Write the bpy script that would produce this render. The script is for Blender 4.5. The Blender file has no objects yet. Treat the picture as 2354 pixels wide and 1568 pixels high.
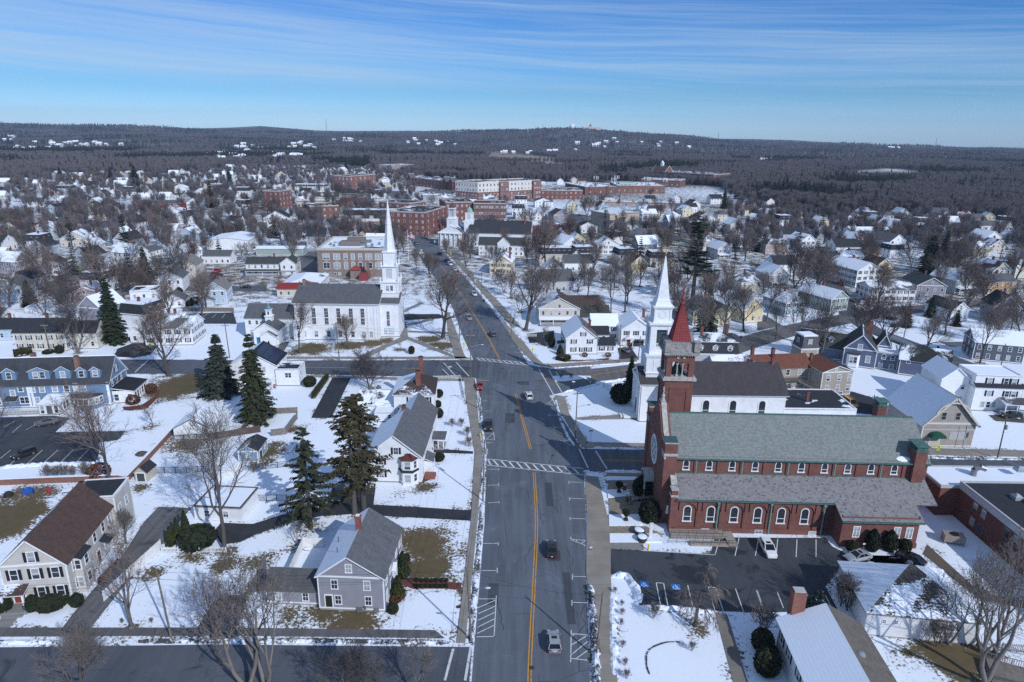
import bpy,math,random,colorsys
import numpy as np
from mathutils import Vector,Matrix
from math import radians as R,sin,cos,pi
S=bpy.context.scene
COL=S.collection
rng=random.Random(7)
# camera, sky, sun, exposure
EYE=68.0
FOC,PCX,PCY=1530.0,1177.0,784.0
PITCH,ROLL=math.atan(478.0/FOC),R(0.7)
cd=bpy.data.cameras.new('camera');cam=bpy.data.objects.new('camera',cd);COL.objects.link(cam)
cam.location=(0,0,EYE)
cam.rotation_euler=(Matrix.Rotation(pi/2-PITCH,3,'X')@Matrix.Rotation(ROLL,3,'Z')).to_euler()
cd.sensor_fit='HORIZONTAL';cd.sensor_width=36.0;cd.lens=36.0*FOC/2354.0
cd.clip_start=1.0;cd.clip_end=40000.0
S.camera=cam
SUN_ELEV=R(33.5);SUN_DIR=Vector((0.624*cos(SUN_ELEV),-0.782*cos(SUN_ELEV),sin(SUN_ELEV)))
sl=bpy.data.lights.new('sun','SUN');sun=bpy.data.objects.new('sun',sl);COL.objects.link(sun)
sl.energy=3.45;sl.angle=R(0.5);sl.color=(1.0,0.99,0.98)
sun.rotation_euler=SUN_DIR.to_track_quat('Z','Y').to_euler();sun.location=(60,-80,120)
W=bpy.data.worlds.new('World');S.world=W;W.use_nodes=True
S.view_settings.view_transform='Standard';S.view_settings.look='None'
S.view_settings.exposure=0.0;S.view_settings.gamma=1.0
S.render.engine='CYCLES'
try:
 S.cycles.max_bounces=5;S.cycles.diffuse_bounces=2;S.cycles.glossy_bounces=2
 S.cycles.transmission_bounces=2;S.cycles.caustics_reflective=False;S.cycles.caustics_refractive=False
 S.cycles.use_denoising=False
except Exception:pass
class NG:
 """short-hand for building node trees"""
 def __init__(s,nt):s.nt=nt;s.n=nt.nodes;s.l=nt.links
 def new(s,t,**k):
  n=s.n.new(t)
  for a,b in k.items():setattr(n,a,b)
  return n
 def put(s,sock,v):
  if isinstance(v,bpy.types.NodeSocket):s.l.new(v,sock)
  elif isinstance(v,(tuple,list)):
   v=tuple(v)
   if sock.type=='RGBA' and len(v)==3:v=v+(1,)
   sock.default_value=v
  else:sock.default_value=v
 def math(s,op,a,b=0.0,c=None,clamp=False):
  n=s.new('ShaderNodeMath',operation=op,use_clamp=clamp)
  s.put(n.inputs[0],a);s.put(n.inputs[1],b)
  if c is not None:s.put(n.inputs[2],c)
  return n.outputs[0]
 def mix(s,f,a,b,blend='MIX'):
  n=s.new('ShaderNodeMix',data_type='RGBA',blend_type=blend)
  s.put(n.inputs[0],f);s.put(n.inputs[6],a);s.put(n.inputs[7],b)
  return n.outputs[2]
 def ramp(s,f,lo,hi):
  n=s.new('ShaderNodeMapRange',interpolation_type='SMOOTHSTEP')
  s.put(n.inputs[0],f);s.put(n.inputs[1],lo);s.put(n.inputs[2],hi)
  return n.outputs[0]
 def noise(s,vec,scale,detail=3.0,rough=0.55,dist=0.0):
  n=s.new('ShaderNodeTexNoise');s.put(n.inputs['Vector'],vec)
  n.inputs['Scale'].default_value=scale;n.inputs['Detail'].default_value=detail
  n.inputs['Roughness'].default_value=rough;n.inputs['Distortion'].default_value=dist
  return n.outputs[0]
 def map(s,vec,scale=(1,1,1),rot=(0,0,0),loc=(0,0,0)):
  n=s.new('ShaderNodeMapping');s.put(n.inputs[0],vec)
  n.inputs[1].default_value=loc;n.inputs[2].default_value=rot;n.inputs[3].default_value=scale
  return n.outputs[0]
g=NG(W.node_tree)
bg=g.n['Background']
sky=g.new('ShaderNodeTexSky',sky_type='NISHITA',sun_disc=False)
sky.sun_elevation=SUN_ELEV;sky.sun_rotation=math.atan2(SUN_DIR.x,SUN_DIR.y)
sky.altitude=100.0;sky.air_density=1.0;sky.dust_density=0.25;sky.ozone_density=1.6
tc=g.new('ShaderNodeTexCoord');sep=g.new('ShaderNodeSeparateXYZ');g.l.new(tc.outputs['Generated'],sep.inputs[0])
az=g.math('ARCTAN2',sep.outputs[0],sep.outputs[1]);el=g.math('ARCSINE',sep.outputs[2])
elt=g.math('ADD',el,g.math('MULTIPLY',az,0.045))
cmb=g.new('ShaderNodeCombineXYZ');g.put(cmb.inputs[0],az);g.put(cmb.inputs[1],elt)
warp=g.noise(g.map(cmb.outputs[0],(1.8,14,1)),1.0,3.0)
cmb2=g.new('ShaderNodeCombineXYZ');g.put(cmb2 .inputs[0],az)
g.put(cmb2 .inputs[1],g.math('ADD',elt,g.math('MULTIPLY',g.math('SUBTRACT',warp,0.5),0.035)))
n1=g.noise(g.map(cmb2 .outputs[0],(1.1,46,1),loc=(3.1,1.7,0)),1.0,5.0,0.6)
n2=g.noise(g.map(cmb2 .outputs[0],(3.4,190,1),loc=(1.3,4.7,0)),1.0,4.0,0.6)
n3=g.noise(g.map(cmb.outputs[0],(1.0,9.0,1),loc=(5.4,2.2,0)),1.0,2.0)
st=g.math('ADD',g.math('MULTIPLY',n1,0.60),g.math('MULTIPLY',n2,0.40))
st=g.math('ADD',st,g.math('MULTIPLY',g.math('SUBTRACT',n3,0.5),0.55))
band=g.math('MULTIPLY',g.ramp(el,0.020,0.085),g.math('SUBTRACT',1.0,g.math('MULTIPLY',g.ramp(az,0.0,0.7),0.40)))
st=g.math('ADD',st,g.math('MULTIPLY',g.math('SUBTRACT',band,0.70),0.32))
cl=g.ramp(st,0.28,0.86)
hs=g.new('ShaderNodeHueSaturation');g.put(hs.inputs['Color'],sky.outputs[0])
hs.inputs['Saturation'].default_value=1.1
tint=g.mix(g.ramp(el,0.0,0.06),(0.74,1.20,2.15,1),(0.32,0.72,1.30,1))
tint=g.mix(g.ramp(el,0.05,0.20),tint,(0.115,0.52,1.12,1))
tint=g.mix(g.ramp(el,0.25,0.75),tint,(0.80,1.02,1.42,1))  # sky above the view, unseen, brightened to add ambient fill light
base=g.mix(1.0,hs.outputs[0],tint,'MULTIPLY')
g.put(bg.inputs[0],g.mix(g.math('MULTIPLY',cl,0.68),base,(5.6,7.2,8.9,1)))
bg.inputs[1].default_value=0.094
# where things stand
_cr,_sr,_cp,_sp=cos(ROLL),sin(ROLL),cos(PITCH),sin(PITCH)
def G(u,v,z=0.0):
 """survey point: where the line of sight through (u, v) of the 2354 x 1568 picture meets height z"""
 x,y=u-PCX,-(v-PCY)
 xr,yr=_cr*x-_sr*y,_sr*x+_cr*y
 d=(xr,_cp*FOC+_sp*yr,-_sp*FOC+_cp*yr)
 t=(z-EYE)/d[2]
 return Vector((t*d[0],t*d[1],z))
def proj(x,y,z):
 """the reverse: world point to picture position"""
 dz=z-EYE
 Y=_cp*y-_sp*dz;Z=_sp*y+_cp*dz
 X_,Y_=x/Y*FOC,Z/Y*FOC
 return PCX+_cr*X_+_sr*Y_,PCY-(-_sr*X_+_cr*Y_)
_ox,_oy=(0,0,950,1900,2840),(0,400,900,1400,1958)
def q(rc,x,y,z=0.0):
 r,c=divmod(rc,10)
 return G((_ox[c]+x/2.354)*2354/3840,(_oy[r]+y/2.354)*2354/3840,z)
# objects, names, labels
def tag(o,label=None,cat=None,group=None,kind=None):
 if label:o['label']=label
 if cat:o['category']=cat
 if group:o['group']=group
 if kind:o['kind']=kind
 return o
def empty(name,loc=(0,0,0),rz=0.0,label=None,cat=None,group=None):
 o=bpy.data.objects.new(name,None);COL.objects.link(o)
 o.location=loc;o.rotation_euler=(0,0,rz);o.empty_display_size=0.5
 return tag(o,label,cat,group)
def link(name,me,parent=None,loc=(0,0,0),rz=0.0):
 o=bpy.data.objects.new(name,me);COL.objects.link(o)
 o.location=loc;o.rotation_euler=(0,0,rz)
 if parent is not None:o.parent=parent;KIDS.setdefault(parent.name,[]).append(o)
 return o
KIDS={}
def copy_tree(o,parent=None):
 c=o.copy();COL.objects.link(c)
 if parent is not None:c.parent=parent;KIDS.setdefault(parent.name,[]).append(c)
 for ch in list(KIDS.get(o.name,[])):copy_tree(ch,c)
 return c
class MB:
 def __init__(s):s.v=[];s.f=[];s.m=[]
 def poly(s,pts,mi=0):
  b=len(s.v);s.v.extend(tuple(p)for p in pts);s.f.append(tuple(range(b,b+len(pts))));s.m.append(mi)
 def box(s,x0,y0,z0,x1,y1,z1,mi=0,skip=''):
  b=len(s.v)
  s.v+=[(x0,y0,z0),(x1,y0,z0),(x1,y1,z0),(x0,y1,z0),(x0,y0,z1),(x1,y0,z1),(x1,y1,z1),(x0,y1,z1)]
  for k,f in(('b',(0,3,2,1)),('t',(4,5,6,7)),('f',(0,1,5,4)),('r',(1,2,6,5)),('k',(2,3,7,6)),('l',(3,0,4,7))):
   if k not in skip:s.f.append(tuple(b+i for i in f));s.m.append(mi)
 def bar(s,p,q_,w,h,mi=0):
  """a rectangular bar from p to q"""
  p=Vector(p);q_=Vector(q_);d=(q_-p).normalized()
  u=d.cross(Vector((0,0,1)))
  if u.length<1e-4:u=Vector((1,0,0))
  u.normalize();n=u.cross(d)
  b=len(s.v)
  for c in(p,q_):
   for a,e in((-1,-1),(1,-1),(1,1),(-1,1)):s.v.append(tuple(c+u*(a*w/2)+n*(e*h/2)))
  for f in((0,1,2,3),(7,6,5,4),(0,4,5,1),(1,5,6,2),(2,6,7,3),(3,7,4,0)):
   s.f.append(tuple(b+i for i in f));s.m.append(mi)
 def tube(s,p,q_,r0,r1,n=6,mi=0,cap=False):
  p=Vector(p);q_=Vector(q_);d=q_-p
  if d.length<1e-6:return
  d.normalize();u=d.cross(Vector((0.3,0.1,1.0)))
  if u.length<1e-3:u=d.cross(Vector((1,0,0)))
  u.normalize();w=d.cross(u);b=len(s.v)
  cs=[(cos(2*pi*k/n),sin(2*pi*k/n))for k in range(n)]
  for c,r in((p,r0),(q_,r1)):
   for a,e in cs:s.v.append((c.x+(u.x*a+w.x*e)*r,c.y+(u.y*a+w.y*e)*r,c.z+(u.z*a+w.z*e)*r))
  for k in range(n):
   k2=(k+1)%n;s.f.append((b+k,b+k2,b+n+k2,b+n+k));s.m.append(mi)
  if cap:
   s.f.append(tuple(b+n+k for k in range(n)));s.m.append(mi)
   s.f.append(tuple(b+n-1-k for k in range(n)));s.m.append(mi)
 def lathe(s,prof,n=16,cx=0,cy=0,mi=0,rot=0.0):
  b=len(s.v)
  for r,z in prof:
   for k in range(n):
    a=2*pi*k/n+rot;s.v.append((cx+r*cos(a),cy+r*sin(a),z))
  for i in range(len(prof)-1):
   for k in range(n):
    k2=(k+1)%n
    s.f.append((b+i*n+k,b+i*n+k2,b+(i+1)*n+k2,b+(i+1)*n+k));s.m.append(mi)
  s.f.append(tuple(b+(len(prof)-1)*n+k for k in range(n)));s.m.append(mi)
  s.f.append(tuple(b+n-1-k for k in range(n)));s.m.append(mi)
 def prism(s,pts,z0,z1,mi=0,mt=None):
  """2-d outline (counter-clockwise) raised from z0 to z1"""
  n=len(pts)
  if sum(pts[i][0]*pts[(i+1)%n][1]-pts[(i+1)%n][0]*pts[i][1]for i in range(n))<0:pts=pts[::-1]
  s.poly([(p[0],p[1],z1)for p in pts],mi if mt is None else mt)
  s.poly([(p[0],p[1],z0)for p in pts[::-1]],mi)
  for i in range(n):
   a,b=pts[i],pts[(i+1)%n]
   s.poly([(a[0],a[1],z0),(b[0],b[1],z0),(b[0],b[1],z1),(a[0],a[1],z1)],mi)
 def slab(s,pts,th,mt=0,ms=1):
  """a sheet through pts (counter-clockwise seen from outside) with thickness th under it"""
  pts=[Vector(p)for p in pts]
  n=(pts[1]-pts[0]).cross(pts[2]-pts[0]).normalized()
  lo=[p-n*th for p in pts]
  s.poly(pts,mt);s.poly(lo[::-1],ms)
  for i in range(len(pts)):
   j=(i+1)%len(pts);s.poly([pts[i],lo[i],lo[j],pts[j]],ms)
 def mesh(s,name,mats,smooth=False):
  me=bpy.data.meshes.new(name);me.from_pydata(s.v,[],s.f)
  for m in mats:me.materials.append(m)
  if len(mats)>1:me.polygons.foreach_set('material_index',s.m)
  if smooth:me.polygons.foreach_set('use_smooth',[True]*len(s.f))
  me.update();uv(me)
  return me
 def build(s,name,mats,parent=None,loc=(0,0,0),rz=0.0,smooth=False):
  if not isinstance(mats,(list,tuple)):mats=[mats]
  return link(name,s.mesh(name,mats,smooth),parent,loc,rz)
def uv(me):
 """metre-scaled surface coordinates: u runs level along a face, v runs up it"""
 nl,nf=len(me.loops),len(me.polygons)
 if not nf:return
 co=np.empty(len(me.vertices)*3);me.vertices.foreach_get('co',co);co=co.reshape(-1,3)
 vi=np.empty(nl,dtype=np.int64);me.loops.foreach_get('vertex_index',vi)
 nm=np.empty(nf*3);me.polygons.foreach_get('normal',nm);nm=nm.reshape(-1,3)
 tot=np.empty(nf,dtype=np.int64);me.polygons.foreach_get('loop_total',tot)
 U=np.stack([-nm[:,1],nm[:,0],np.zeros(nf)],1);L=np.linalg.norm(U,axis=1)
 flat=L<1e-3;U[flat]=(1,0,0);L[flat]=1;U/=L[:,None]
 V=np.cross(nm,U);V[flat]=(0,1,0)
 fi=np.repeat(np.arange(nf),tot)
 p=co[vi]
 out=np.stack([(p*U[fi]).sum(1),(p*V[fi]).sum(1)],1)
 lay=me.uv_layers.new(name='metres');lay.data.foreach_set('uv',out.ravel().astype(np.float32))
# materials
MATS={}
def newmat(key):
 m=bpy.data.materials.new(key);m.use_nodes=True
 g=NG(m.node_tree);b=g.n['Principled BSDF']
 b.inputs['Specular IOR Level'].default_value=0.25
 MATS[key]=m
 return m,g,b
def cached(fn):
 store={}
 def w(*a):
  if a not in store:store[a]=fn(*a)
  return store[a]
 return w
def bump(g,b,h,strength=0.3,dist=0.05):
 n=g.new('ShaderNodeBump');n.inputs['Strength'].default_value=strength;n.inputs['Distance'].default_value=dist
 g.put(n.inputs['Height'],h);g.put(b.inputs['Normal'],n.outputs[0])
def UVn(g):return g.new('ShaderNodeUVMap',uv_map='metres').outputs[0]
def OBJ(g):return g.new('ShaderNodeTexCoord').outputs['Object']
def POS(g):return g.new('ShaderNodeNewGeometry').outputs['Position']
def mul(c,k):return tuple(x*k for x in c)
COLS=dict(white=(.80,.83,.87),cream=(.66,.64,.55),yellow=(.70,.60,.38),blue=(.16,.26,.40),paleblue=(.42,.54,.66),grey=(.30,.30,.35),lightgrey=(.50,.51,.54),tan=(.40,.36,.31),beige=(.58,.54,.48),purple=(.125,.15,.235),dkgrey=(.10,.115,.14),olive=(.30,.27,.17),pink=(.45,.34,.32),slategreen=(.17,.19,.18),orange=(.50,.30,.15),greengrey=(.33,.40,.38),red=(.30,.05,.05),offwhite=(.70,.69,.66))
@cached
def paint(col,board=0.13):
 """painted clapboard"""
 c=COLS.get(col,col)if isinstance(col,str)else col
 m,g,b=newmat('painted_clapboard')
 u=UVn(g);sx=g.new('ShaderNodeSeparateXYZ');g.l.new(u,sx.inputs[0])
 fr=g.math('FRACT',g.math('DIVIDE',sx.outputs[1],board))
 line=g.ramp(fr,0.16,0.02)
 dirt=g.noise(u,0.6,5);vary=g.noise(g.map(u,(0.6,6,1)),1.0,2)
 c0=g.mix(g.ramp(dirt,0.35,0.8),mul(c,1.0),mul(c,0.84))
 c0=g.mix(g.math('MULTIPLY',vary,0.25),c0,mul(c,0.82))
 g.put(b.inputs['Base Color'],g.mix(g.math('MULTIPLY',line,0.22),c0,mul(c,0.5)))
 b.inputs['Roughness'].default_value=0.6
 bump(g,b,fr,0.5,0.03)
 return m
@cached
def plain(c,rough=0.6,metal=0.0,spec=0.3,vary=0.15):
 m,g,b=newmat('plain_finish')
 n=g.noise(OBJ(g),1.7,4)
 g.put(b.inputs['Base Color'],g.mix(g.ramp(n,0.3,0.75),c,mul(c,1-vary)))
 b.inputs['Roughness'].default_value=rough;b.inputs['Metallic'].default_value=metal;b.inputs['Specular IOR Level'].default_value=spec
 return m
def snow_col(g,p):
 n=g.noise(p,1.3,4);n2=g.noise(p,9.0,3)
 return g.mix(g.math('MULTIPLY',g.ramp(n2,0.4,0.8),0.10),g.mix(n,(.81,.87,.95),(.74,.80,.90)),(.62,.66,.72))
@cached
def shingle(c,snow=0.0,rib=0.45,row=0.16):
 """roof shingles in a colour, part or all under snow"""
 m,g,b=newmat('roof_shingles')
 u=UVn(g)
 br=g.new('ShaderNodeTexBrick');g.l.new(u,br.inputs['Vector'])
 br.inputs['Scale'].default_value=1.0;br.inputs['Brick Width'].default_value=row*2.0;br.inputs['Row Height'].default_value=row
 br.inputs['Mortar Size'].default_value=0.018;br.inputs['Bias'].default_value=0.0
 br.inputs['Color1'].default_value=mul(c,1.15)+(1,);br.inputs['Color2'].default_value=mul(c,0.8)+(1,);br.inputs['Mortar'].default_value=mul(c,0.5)+(1,)
 n=g.noise(g.map(u,(1.0,0.35,1)),0.9,5,0.6)
 col=g.mix(g.ramp(n,0.3,0.75),br.outputs[0],g.mix(0.45,br.outputs[0],mul(c,1.35)))
 if snow>0:
  p=POS(g)
  sx=g.new('ShaderNodeSeparateXYZ');g.l.new(u,sx.inputs[0])
  big=g.noise(p,0.16,5,0.62,0.4);fine=g.noise(g.map(u,(3.0,5.5,1)),1.0,3)
  ribs=g.math('ABSOLUTE',g.math('SUBTRACT',g.math('FRACT',g.math('DIVIDE',sx.outputs[1],rib)),0.5))
  t=g.math('ADD',g.math('ADD',big,g.math('MULTIPLY',g.math('SUBTRACT',fine,0.5),0.30)),g.math('MULTIPLY',g.math('SUBTRACT',ribs,0.25),0.10))
  lo=0.78-snow*0.62
  mask=g.ramp(t,lo-0.025,lo+0.035)
  sc=g.mix(g.math('MULTIPLY',g.ramp(ribs,0.12,0.02),0.28),snow_col(g,p),(.48,.52,.58))
  col=g.mix(mask,col,sc)
 g.put(b.inputs['Base Color'],col);b.inputs['Roughness'].default_value=0.85
 return m
@cached
def brick(c=(.155,.047,.040),mortar=(.30,.20,.17)):
 m,g,b=newmat('brickwork')
 u=UVn(g)
 br=g.new('ShaderNodeTexBrick');g.l.new(u,br.inputs['Vector'])
 br.inputs['Scale'].default_value=1.0;br.inputs['Brick Width'].default_value=0.23;br.inputs['Row Height'].default_value=0.078
 br.inputs['Mortar Size'].default_value=0.009
 br.inputs['Color1'].default_value=mul(c,1.25)+(1,);br.inputs['Color2'].default_value=mul(c,0.68)+(1,);br.inputs['Mortar'].default_value=tuple(mortar)+(1,)
 n=g.noise(u,0.45,6,0.6);n2=g.noise(g.map(u,(2.2,0.3,1)),1.0,3)
 col=g.mix(g.ramp(n,0.35,0.75),br.outputs[0],g.mix(0.5,br.outputs[0],mul(c,0.6)))
 col=g.mix(g.math('MULTIPLY',g.ramp(n2,0.55,0.85),0.3),col,mul(c,1.6))
 g.put(b.inputs['Base Color'],col);b.inputs['Roughness'].default_value=0.85
 return m
@cached
def slate(c1,c2,c3,snow=0.0):
 """square slates of three colours"""
 m,g,b=newmat('slates')
 u=UVn(g)
 cell=g.new('ShaderNodeTexWhiteNoise',noise_dimensions='2D')
 sx=g.new('ShaderNodeSeparateXYZ');g.l.new(u,sx.inputs[0])
 row=g.math('FLOOR',g.math('DIVIDE',sx.outputs[1],0.30))
 ux=g.math('ADD',g.math('DIVIDE',sx.outputs[0],0.36),g.math('MULTIPLY',g.math('FRACT',g.math('MULTIPLY',row,0.5)),1.0))
 cb=g.new('ShaderNodeCombineXYZ');g.put(cb.inputs[0],g.math('FLOOR',ux));g.put(cb.inputs[1],row);g.l.new(cb.outputs[0],cell.inputs[0])
 r=cell.outputs[0]
 big=g.noise(u,0.25,4)
 rr=g.math('ADD',g.math('MULTIPLY',r,0.75),g.math('MULTIPLY',big,0.30))
 col=g.mix(g.ramp(rr,0.2,0.75),c1,c2);col=g.mix(g.ramp(r,0.90,0.95),col,c3)
 gap=g.math('MAXIMUM',g.ramp(g.math('FRACT',g.math('DIVIDE',sx.outputs[1],0.30)),0.16,0.04),g.ramp(g.math('FRACT',ux),0.12,0.03))
 col=g.mix(g.math('MULTIPLY',gap,0.65),col,mul(c1,0.35))
 g.put(b.inputs['Base Color'],col);b.inputs['Roughness'].default_value=0.7
 return m
@cached
def glass_pane(kind=0):
 """window glass in a wall; some panes have pale blinds behind them"""
 m,g,b=newmat('window_glass')
 oi=g.new('ShaderNodeObjectInfo').outputs['Random']
 o=OBJ(g);sx=g.new('ShaderNodeSeparateXYZ');g.l.new(o,sx.inputs[0])
 blind=g.math('MULTIPLY',g.math('GREATER_THAN',oi,0.45),g.math('GREATER_THAN',sx.outputs[2],g.math('SUBTRACT',g.math('MULTIPLY',oi,1.4),0.8)))
 if kind==1:blind=0.0
 n=g.noise(o,4.0,2)
 dark=g.mix(n,(.012,.016,.022),(.05,.06,.075))
 g.put(b.inputs['Base Color'],g.mix(blind,dark,(.34,.36,.38)))
 b.inputs['Roughness'].default_value=0.08;b.inputs['Specular IOR Level'].default_value=0.6
 return m
@cached
def asphalt(c=(.075,.082,.095),wet=0.0,age=1.0):
 m,g,b=newmat('asphalt')
 p=POS(g)
 a=g.noise(p,0.045,5,0.6);f=g.noise(p,3.5,4,0.7);s=g.noise(g.map(p,(0.9,0.05,1)),1.0,3)
 col=g.mix(g.ramp(a,0.3,0.7),mul(c,0.84),mul(c,1.22))
 col=g.mix(g.math('MULTIPLY',g.ramp(s,0.36,0.70),0.65*age),col,mul(c,1.5))
 col=g.mix(g.math('MULTIPLY',g.ramp(f,0.45,0.75),0.35),col,mul(c,0.65))
 salt=g.ramp(g.noise(p,0.13,6,0.72,0.8),0.54,0.72)
 col=g.mix(g.math('MULTIPLY',salt,0.38*age),col,mul(c,2.1))
 v=g.new('ShaderNodeTexVoronoi',feature='DISTANCE_TO_EDGE');g.put(v.inputs['Vector'],g.mix(0.12,p,g.new('ShaderNodeTexNoise').outputs[1]));v.inputs['Scale'].default_value=0.11
 crack=g.math('MULTIPLY',g.ramp(v.outputs[0],0.012,0.003),g.ramp(g.noise(p,0.12,2),0.45,0.6))
 col=g.mix(g.math('MULTIPLY',crack,0.5),col,mul(c,0.35))
 if wet>0:
  w=g.ramp(g.noise(p,0.16,4,0.6,0.6),0.62-0.2*wet,0.70-0.2*wet)
  col=g.mix(g.math('MULTIPLY',w,0.65),col,mul(c,0.32))
  g.put(b.inputs['Roughness'],g.math('SUBTRACT',0.85,g.math('MULTIPLY',w,0.45)))
 else:b.inputs['Roughness'].default_value=0.9
 g.put(b.inputs['Base Color'],col)
 bump(g,b,f,0.15,0.02)
 return m
@cached
def concrete(c=(.27,.25,.225),slabs=1.6):
 m,g,b=newmat('concrete')
 p=POS(g);u=UVn(g)
 a=g.noise(p,0.25,5,0.6);f=g.noise(p,4.0,3)
 col=g.mix(g.ramp(a,0.3,0.7),mul(c,0.82),mul(c,1.12));col=g.mix(g.math('MULTIPLY',f,0.3),col,mul(c,0.75))
 if slabs:
  sx=g.new('ShaderNodeSeparateXYZ');g.l.new(p,sx.inputs[0])
  j=g.ramp(g.math('FRACT',g.math('DIVIDE',sx.outputs[1],slabs)),0.045,0.015)
  col=g.mix(g.math('MULTIPLY',j,0.55),col,mul(c,0.4))
 g.put(b.inputs['Base Color'],col);b.inputs['Roughness'].default_value=0.9
 return m
@cached
def road_paint(c):
 m,g,b=newmat('road_paint')
 n=g.noise(POS(g),2.2,5,0.7)
 g.put(b.inputs['Base Color'],g.mix(g.ramp(n,0.50,0.68),c,mul(c,0.45)));b.inputs['Roughness'].default_value=0.8
 return m
@cached
def snow_pile(dirt=0.3):
 m,g,b=newmat('ploughed_snow')
 p=POS(g)
 n=g.noise(p,2.4,5,0.7);n2=g.noise(p,0.35,4,0.6)
 t=g.math('ADD',n,g.math('MULTIPLY',g.math('SUBTRACT',n2,0.5),0.8))
 lo=0.72-0.42*dirt
 col=g.mix(g.ramp(t,lo,lo+0.16),snow_col(g,p),(.06,.06,.065))
 g.put(b.inputs['Base Color'],col);b.inputs['Roughness'].default_value=0.9
 bump(g,b,n,0.6,0.15)
 return m
@cached
def mulch(c=(.13,.045,.03)):
 m,g,b=newmat('bark_mulch')
 n=g.noise(POS(g),5.0,4,0.7)
 g.put(b.inputs['Base Color'],g.mix(n,mul(c,0.4),mul(c,1.6)));b.inputs['Roughness'].default_value=0.95
 return m
@cached
def bark(c=(.085,.075,.07)):
 m,g,b=newmat('bark')
 p=OBJ(g);n=g.noise(g.map(p,(6,6,1.2)),1.0,4);oi=g.new('ShaderNodeObjectInfo').outputs['Random']
 col=g.mix(n,mul(c,0.6),mul(c,1.35))
 g.put(b.inputs['Base Color'],g.mix(g.math('MULTIPLY',oi,0.4),col,mul(c,1.5)));b.inputs['Roughness'].default_value=0.95
 return m
@cached
def twigs(c):
 m,g,b=newmat('bare_twigs')
 oi=g.new('ShaderNodeObjectInfo').outputs['Random']
 n=g.noise(OBJ(g),0.6,3)
 col=g.mix(n,mul(c,0.7),mul(c,1.25))
 g.put(b.inputs['Base Color'],g.mix(oi,col,g.mix(0.5,col,(c[0]*1.5,c[1]*1.1,c[2]*1.0))));b.inputs['Roughness'].default_value=0.95
 return m
@cached
def needles(c=(.022,.036,.024),snow=0.0):
 m,g,b=newmat('evergreen_needles')
 o=OBJ(g);n=g.noise(o,1.1,4,0.65);oi=g.new('ShaderNodeObjectInfo').outputs['Random']
 col=g.mix(g.ramp(n,0.3,0.7),mul(c,0.6),mul(c,1.7));col=g.mix(g.math('MULTIPLY',oi,0.5),col,(c[0]*1.7,c[1]*1.25,c[2]*0.8))
 if snow:
  col=g.mix(g.ramp(g.noise(o,1.6,4,0.7),0.72-0.2*snow,0.76-0.2*snow),col,(.8,.84,.9))
 g.put(b.inputs['Base Color'],col);b.inputs['Roughness'].default_value=0.9
 return m
@cached
def flatroof(snow=0.5,c=(.028,.03,.036)):
 m,g,b=newmat('flat_roof_membrane')
 p=POS(g)
 n=g.noise(p,0.11,5,0.6,0.5);lo=0.76-0.52*snow
 n2=g.noise(p,1.2,4)
 col=g.mix(n2,mul(c,0.7),mul(c,1.5))
 g.put(b.inputs['Base Color'],g.mix(g.ramp(n,lo-0.012,lo+0.012),col,snow_col(g,p)));b.inputs['Roughness'].default_value=0.8
 return m
@cached
def car_paint(c):
 m,g,b=newmat('car_paint')
 n=g.noise(OBJ(g),2.5,4)
 g.put(b.inputs['Base Color'],g.mix(g.math('MULTIPLY',n,0.3),c,g.mix(0.5,c,(.18,.17,.16))))
 b.inputs['Roughness'].default_value=0.32;b.inputs['Coat Weight'].default_value=0.6;b.inputs['Coat Roughness'].default_value=0.08
 return m
TRIM=plain((.78,.81,.85),0.6,0.0,0.3,0.1)
STONE=plain((.46,.45,.43),0.85,0.0,0.2,0.35)
COPPER=plain((.085,.17,.155),0.7,0.0,0.3,0.4)
DARKMETAL=plain((.02,.021,.023),0.5,0.3)
GREYMETAL=plain((.28,.29,.30),0.5,0.6)
BLACKSHUT=plain((.016,.018,.022),0.6)
POLEWOOD=plain((.20,.175,.15),0.9,0.0,0.1,0.35)
GLASS=glass_pane(0);GLASSD=glass_pane(1)
BRICK=brick()
MASONRY=plain((.33,.32,.31),0.9)
RUBBER=plain((.012,.012,.013),0.8)
CARGLASS=plain((.008,.010,.013),0.06,0.0,0.6,0.0)
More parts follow.
